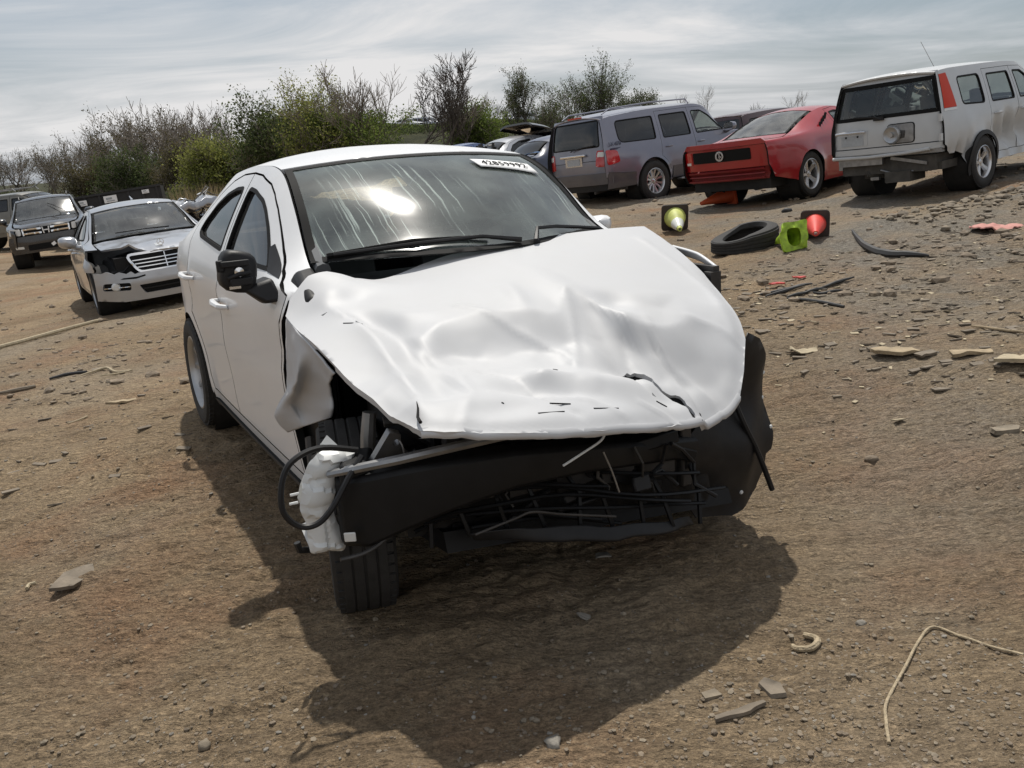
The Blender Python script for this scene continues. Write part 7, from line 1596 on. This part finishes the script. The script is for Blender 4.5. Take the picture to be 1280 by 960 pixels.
class Tree:
    """recursive branching skeleton: thick limbs go to the trunk mesh, twigs and leaves to the crown mesh"""
    def __init__(s,seed,h,spread=.5,levels=4,stems=1,up=.25,kids=(5,5,5),twig=.012,r0=None,low=.3,ratio=.62,crook=.16):
        s.rn=random.Random(seed); s.seed=seed; s.T=MB(); s.S=[]; s.tips=[]; s.h=h; s.levels=levels; s.kids=kids; s.spread=spread; s.up=up; s.tw=twig; s.ratio=ratio; s.crook=crook
        r0=r0 or h*.016
        for k in range(stems):
            a=s.rn.uniform(0,6.28); ln=np.array([math.cos(a),math.sin(a),0])*(.0 if stems==1 else s.rn.uniform(.15,.45)); d=np.array([0,0,1.])+ln; s.grow(np.array([ln[0]*.3,ln[1]*.3,-.3]),d/np.linalg.norm(d),h*(.52 if stems==1 else .50)*s.rn.uniform(.85,1.1),r0*(1 if stems==1 else .7),0,low)
        mz=max(p[2] for p in s.tips); s.k=h/mz
    def grow(s,p,d,L,r,lv,low=.2):
        rn=s.rn; g=rn.gauss; n=5 if lv<2 else 3; P=[p]; D=d
        for i in range(n):
            D=D+np.array([g(0,1)*s.crook,g(0,1)*s.crook,g(0,.6)*s.crook+s.up*(.25 if lv else .1)]); D=D/math.sqrt(D[0]**2+D[1]**2+D[2]**2); P.append(P[-1]+D*(L/n))
        R=[max(s.tw*.6,r*(1-.62*i/n)) for i in range(n+1)]
        if lv<2: s.T.tube([tuple(q) for q in P],R,6 if lv==0 else 5,cap=False)
        else: s.S+=[(P[i],P[i+1],R[i],R[i+1]) for i in range(n)]
        if lv>=s.levels-1:
            s.tips+=P[1:]; return
        k=s.kids[min(lv,len(s.kids)-1)]
        for i in range(k):
            t=min(low+(1-low)*(i+rn.random())/k,.99); j=int(t*n); q=P[j]+(P[j+1]-P[j])*(t*n-j)
            side=np.cross(D,np.array([g(0,1),g(0,1),g(0,1)])); side/=np.linalg.norm(side)+1e-9; nd=D*(1-s.spread)+side*s.spread+np.array([0,0,.12]); nd/=np.linalg.norm(nd)
            s.grow(q,nd,L*s.ratio*rn.uniform(.75,1.15)*(1.15-.4*t),max(s.tw,R[j]*.55),lv+1)
        s.grow(P[-1],D,L*s.ratio*.8,max(s.tw,R[-1]*.8),lv+1)
    def build(s,label,leafm=None,nleaf=0,size=.12,sp=.35,bark='bark_grey',twigm='twig_brown',group=None,name='tree',clump=None):
        r=empty(name,label=label,cat='tree' if name!='shrub' else 'shrub',group=group); s.T.V=[(x*s.k,y*s.k,z*s.k) for x,y,z in s.T.V]; s.T.build('trunk',bark,r)
        V,F_=prisms(s.S); V=V*s.k; parts=[(V,F_)]; mats=[twigm]
        if leafm:
            rs=np.random.RandomState(s.seed); tips=np.array(s.tips)*s.k
            if clump is not None:
                ok=tips[:,2]<clump; tips=tips[ok] if ok.any() else tips
            P=tips[rs.randint(len(tips),size=nleaf)]+rs.randn(nleaf,3)*np.array([sp,sp,sp*.8])*.6
            parts.append(leafquads(P,size,rs)); mats.append(leafm)
        quadmesh('crown',parts,mats,r); return r
def ray_xy(px,dist): return (px+22-640)/1125*dist*.968     # ground x for a bearing
def at_px(px,py,dist):
    """world x, z of a photo pixel at a given distance"""
    d=fw*F_PX+r2*(px-640)-u2*(py-480); t=dist/d.y; return d.x*t,CAM_H+d.z*t
def put(o,h,px,top,dist,rz=0.):
    x,z=at_px(px,top,dist); b=gz(x,dist)-.12; s=(z-b)/h; o.location=(x,dist,b); o.rotation_euler=(0,0,rz); o.scale=(s,s,s); return o
# individual trees of the middle skyline
put(Tree(1,9.4,.55,4,3,.30,(6,6,6),.016).build('broad leafing tree with yellow green crown behind the silver saloon','leaf_yellow',10000,.08,.55),9.4,352,82,46,.4)
put(Tree(2,7.4,.50,4,2,.30,(6,5,5),.016).build('darker green tree left of the broad yellow green tree','leaf_dark',8000,.08,.55,bark='bark_dark'),7.4,300,112,45,1.0)
put(Tree(3,8.6,.45,4,2,.35,(6,6,5),.015).build('dense green tree with bare top left of the tall bare tree','leaf_green',10500,.08,.5,clump=5.6),8.6,432,85,46,2.0)
put(Tree(33,8.8,.42,4,1,.35,(6,6,6),.018,low=.55).build('thin bare tree rising behind the dense green tree',None),8.8,452,78,46.3,.3)
put(Tree(4,10.2,.46,5,2,.30,(4,4,4,4),.020,r0=.22,crook=.2,low=.62).build('tall bare tree with crooked spreading branches',None,bark='bark_dark',twigm='bark_dark'),10.2,503,64,46.5,.2)
put(Tree(5,8.0,.42,4,1,.35,(6,6,6),.018,low=.62).build('bare tree right of the tall crooked tree',None,bark='bark_dark',twigm='bark_dark'),8.0,548,98,47,1.2)
put(Tree(6,7.4,.42,4,1,.35,(6,6,6),.018,low=.62).build('slim bare tree left of the round green bush',None,bark='bark_dark'),7.4,572,105,47.5,2.2)
put(Tree(7,5.0,.6,4,4,.25,(6,6,5),.014,low=.1).build('round green bush-like tree on the bank','leaf_green',14000,.08,.45),5.0,607,122,50,.5)
put(Tree(8,7.6,.48,4,1,.3,(6,6,6),.012,low=.55).build('hazy bare tree behind the round green bush',None,twigm='bark_grey'),7.6,612,112,54,.9)
put(Tree(9,8.6,.34,4,2,.45,(7,6,6),.013,low=.45).build('thin upright tree with sparse small leaves','leaf_olive',6500,.065,.35),8.6,652,78,52,.4)
put(Tree(10,9.4,.55,4,5,.34,(7,6,6),.014,low=.12).build('dark many-stemmed tree with sparse leaves behind grey SUV','leaf_dark',10000,.07,.32,bark='bark_dark',twigm='bark_dark'),9.4,737,62,52,.7)
put(Tree(12,6.4,.5,4,4,.3,(6,6,5),.014).build('lower dark sparse tree at the left foot of the many-stemmed tree','leaf_dark',5000,.07,.30,bark='bark_dark'),6.4,700,108,50,.2)
put(Tree(13,6.8,.5,4,3,.3,(6,6,6),.014).build('small round green tree right of the many-stemmed tree','leaf_olive',11000,.08,.42),6.8,800,108,56,.9)
put(Tree(14,6.6,.40,4,2,.4,(5,5,5),.010).build('faint bare tree top above the grey SUV roof',None),6.6,866,105,75,.1)
put(Tree(15,6.0,.45,4,2,.4,(5,5,5),.012).build('small bare tree top above the maroon SUV',None,bark='bark_dark',twigm='bark_dark'),6.0,930,127,80,.1)
put(Tree(16,6.4,.35,4,2,.4,(4,4,4),.010).build('bare twig-like treetop above the red coupe roof',None),6.4,1003,110,78,.1)
# bare grey line falling away to the left; a few skeletons reused
bareA=Tree(21,7.2,.50,4,2,.32,(6,5,5),.014); bareB=Tree(22,7.0,.55,4,2,.28,(6,5,5),.014); bareC=Tree(23,6.6,.48,4,2,.32,(6,5,5),.014)
GL='bare trees of the left skyline'
protos=[bareA.build('bare grey tree in the left skyline',None,group=GL),bareB.build('bare grey tree in the left skyline',None,group=GL,bark='bark_dark'),bareC.build('bare grey tree in the left skyline','leaf_rust',1500,.07,.4,group=GL)]
line=[(268,128,66),(250,122,72),(228,130,70),(207,132,76),(188,124,78),(170,128,80),(150,138,84),(132,148,88),(115,162,92),(97,168,96),(80,173,99),(62,176,102),(44,179,105),(26,181,108),(8,183,110),(-12,185,112),(240,126,84),(160,132,94),(105,163,104),(385,100,47.5),(408,104,48)]
spots=['right end, beside the dark green tree','second from the dark green tree','behind the yellow green bush','left of the yellow green bush','tallest of the left part','leaning beside the tallest','behind the rusty bush','left of the rusty bush','above the silver saloon roof','above the gap between saloon and black SUV','above the black SUV, right side','above the black SUV, middle','above the black SUV, left side','above the old beige SUV','over the roof rack at left','at the left picture edge','farther back near its right end','farther back near its middle','farther back near its left end']
used=[0,0,0]; rn=random.Random(9)
for k,(px,top,dist) in enumerate(line):
    i=k%3; src=protos[i]; o=src if not used[i] else copy_tree(src); used[i]=1
    put(o,(7.2,7.0,6.6)[i],px,top,dist,rn.uniform(0,6.28))
    o['label']='bare grey tree of the left skyline, '+spots[k] if k<19 else ('bare tree behind the right side of the broad leafy tree' if k==19 else 'bare tree between the broad leafy tree and the dense green tree')
    o['group']=GL
# scrub: bushes one can tell apart
bush=[('leaf_yellow',252,168,54,4.6,'yellow green bush in front of the left tree line'),('leaf_yellow',285,166,56,4.2,'second yellow green bush nearer the white sedan'),('leaf_green',330,170,54,3.8,'green bush under the broad leafy tree'),('leaf_rust',205,172,62,5.0,'rusty brown bush in the left tree line'),('leaf_dark',165,178,66,4.8,'dark bush left of the rusty bush'),('leaf_olive',385,175,50,3.6,'olive bush behind the white sedan roof'),('leaf_dark',420,172,50,3.8,'dark shrub below the dense green tree'),('leaf_rust',120,196,72,4.4,'brown bush above the silver saloon'),('leaf_dark',470,172,52,2.6,'dark shrub on the bank below the tall bare tree')]
for k,(lm,px,top,dist,hh,lab) in enumerate(bush):
    put(Tree(60+k,hh,.55,4,5,.25,(5,5,5),.016,low=.05,r0=.05).build(lab,lm,12000,.075,.50,name='shrub'),hh,px,top,dist,k*1.3)
def brush(name,label,pts,hgt,leafm,n,seed,twn=60,leaf=.08):
    """thicket: a mass of twigs and leaves along a line of (px,dist)"""
    rs=np.random.RandomState(seed)
    def pos(m):
        u=rs.rand(m)*(len(pts)-1); k=u.astype(int); t=u-k; P=np.array(pts,float); H=np.array(hgt,float); px=P[k,0]*(1-t)+P[k+1,0]*t; d=P[k,1]*(1-t)+P[k+1,1]*t+rs.uniform(-2.5,3.5,m); hh=H[k]*(1-t)+H[k+1]*t
        hh=hh*(.72+.42*vnoise(px*.035,d*.1+seed,seed)); x=ray_xy(px,d); return x,d,terrain(x,d),hh
    x,y,z,hh=pos(twn); S=[]
    for i in range(twn):
        L=hh[i]*rs.uniform(.6,1.08); a=np.array([rs.randn()*.16,rs.randn()*.16,1]); p=np.array([x[i],y[i],z[i]-.1]); P=[p]
        for j in range(5): P.append(P[-1]+(a+np.array([rs.randn()*.18,rs.randn()*.18,0]))*(L/5))
        rr=[.03,.025,.02,.016,.012,.008]; S+=[(P[j],P[j+1],rr[j],rr[j+1]) for j in range(5)]
        for b in range(7):
            q=P[1+b%5]; e=q+np.array([rs.randn()*.45,rs.randn()*.45,rs.uniform(.3,1.0)])*(L*.26); m_=(q+e)/2+rs.randn(3)*.05; S+=[(q,m_,.013,.010),(m_,e,.010,.007)]
    parts=[prisms(S)]; x,y,z,hh=pos(n); P=np.stack([x+rs.randn(n)*.4,y,z+hh*.85*rs.rand(n)**1.3],-1); parts.append(leafquads(P,leaf,rs))
    return tag(quadmesh(name,parts,['twig_brown',leafm]),label,'scrub',kind='stuff')
brush('thicket','dark tangled thicket along the far left edge of the yard',[(-40,112),(60,100),(130,82),(200,68),(260,62)],[2.4,2.4,2.5,2.4,1.8],'leaf_dark',20000,1,420)
brush('thicket','green and brown thicket behind the white sedan',[(190,58),(270,52),(340,47),(420,46),(500,47),(600,48)],[2.0,1.5,1.3,1.0,.6,.5],'leaf_dark',30000,2,420)
brush('thicket','brighter green undergrowth in the left thicket',[(60,92),(150,74),(230,62),(330,58),(430,58)],[1.7,1.9,1.9,1.5,1.1],'leaf_green',22000,3,260)
brush('thicket','scrubby growth on the bank under the far cars',[(390,49),(470,50),(540,51),(610,52),(690,53)],[1.1,.8,.5,.4,.4],'leaf_dark',26000,4,240)
brush('thicket','low scrub on the crest of the bank before the far cars',[(380,60),(470,61),(540,62),(610,63),(690,64)],[.35,.3,.3,.3,.3],'leaf_dark',12000,6,200)
def reeds(label,px0,px1,d0,d1,n,h,seed):
    rn=random.Random(seed); m=MB()
    for i in range(n):
        px=rn.uniform(px0,px1); d=rn.uniform(d0,d1); x=ray_xy(px,d); z=gz(x,d); L=h*rn.uniform(.5,1.1); a=rn.uniform(0,3.14); w=.012; t=Vector((rn.gauss(0,.2),rn.gauss(0,.2),1))
        p=Vector((x,d,z)); e=p+t*L; mid=p.lerp(e,.6)+Vector((rn.gauss(0,.04),0,0)); dx=Vector((math.cos(a)*w,math.sin(a)*w,0)); m.add([p-dx,p+dx,mid+dx*.8,mid-dx*.8,e],[(0,1,2,3),(3,2,4)])
    return tag(m.build('dry_weeds','dry_reed',None,False),label,'weeds',kind='stuff')
reeds('tall dry tan weeds left of the white sedan roof',214,268,30,36,900,1.7,1); reeds('dry tan weeds between black SUV and silver saloon',88,128,32,38,600,1.3,2)
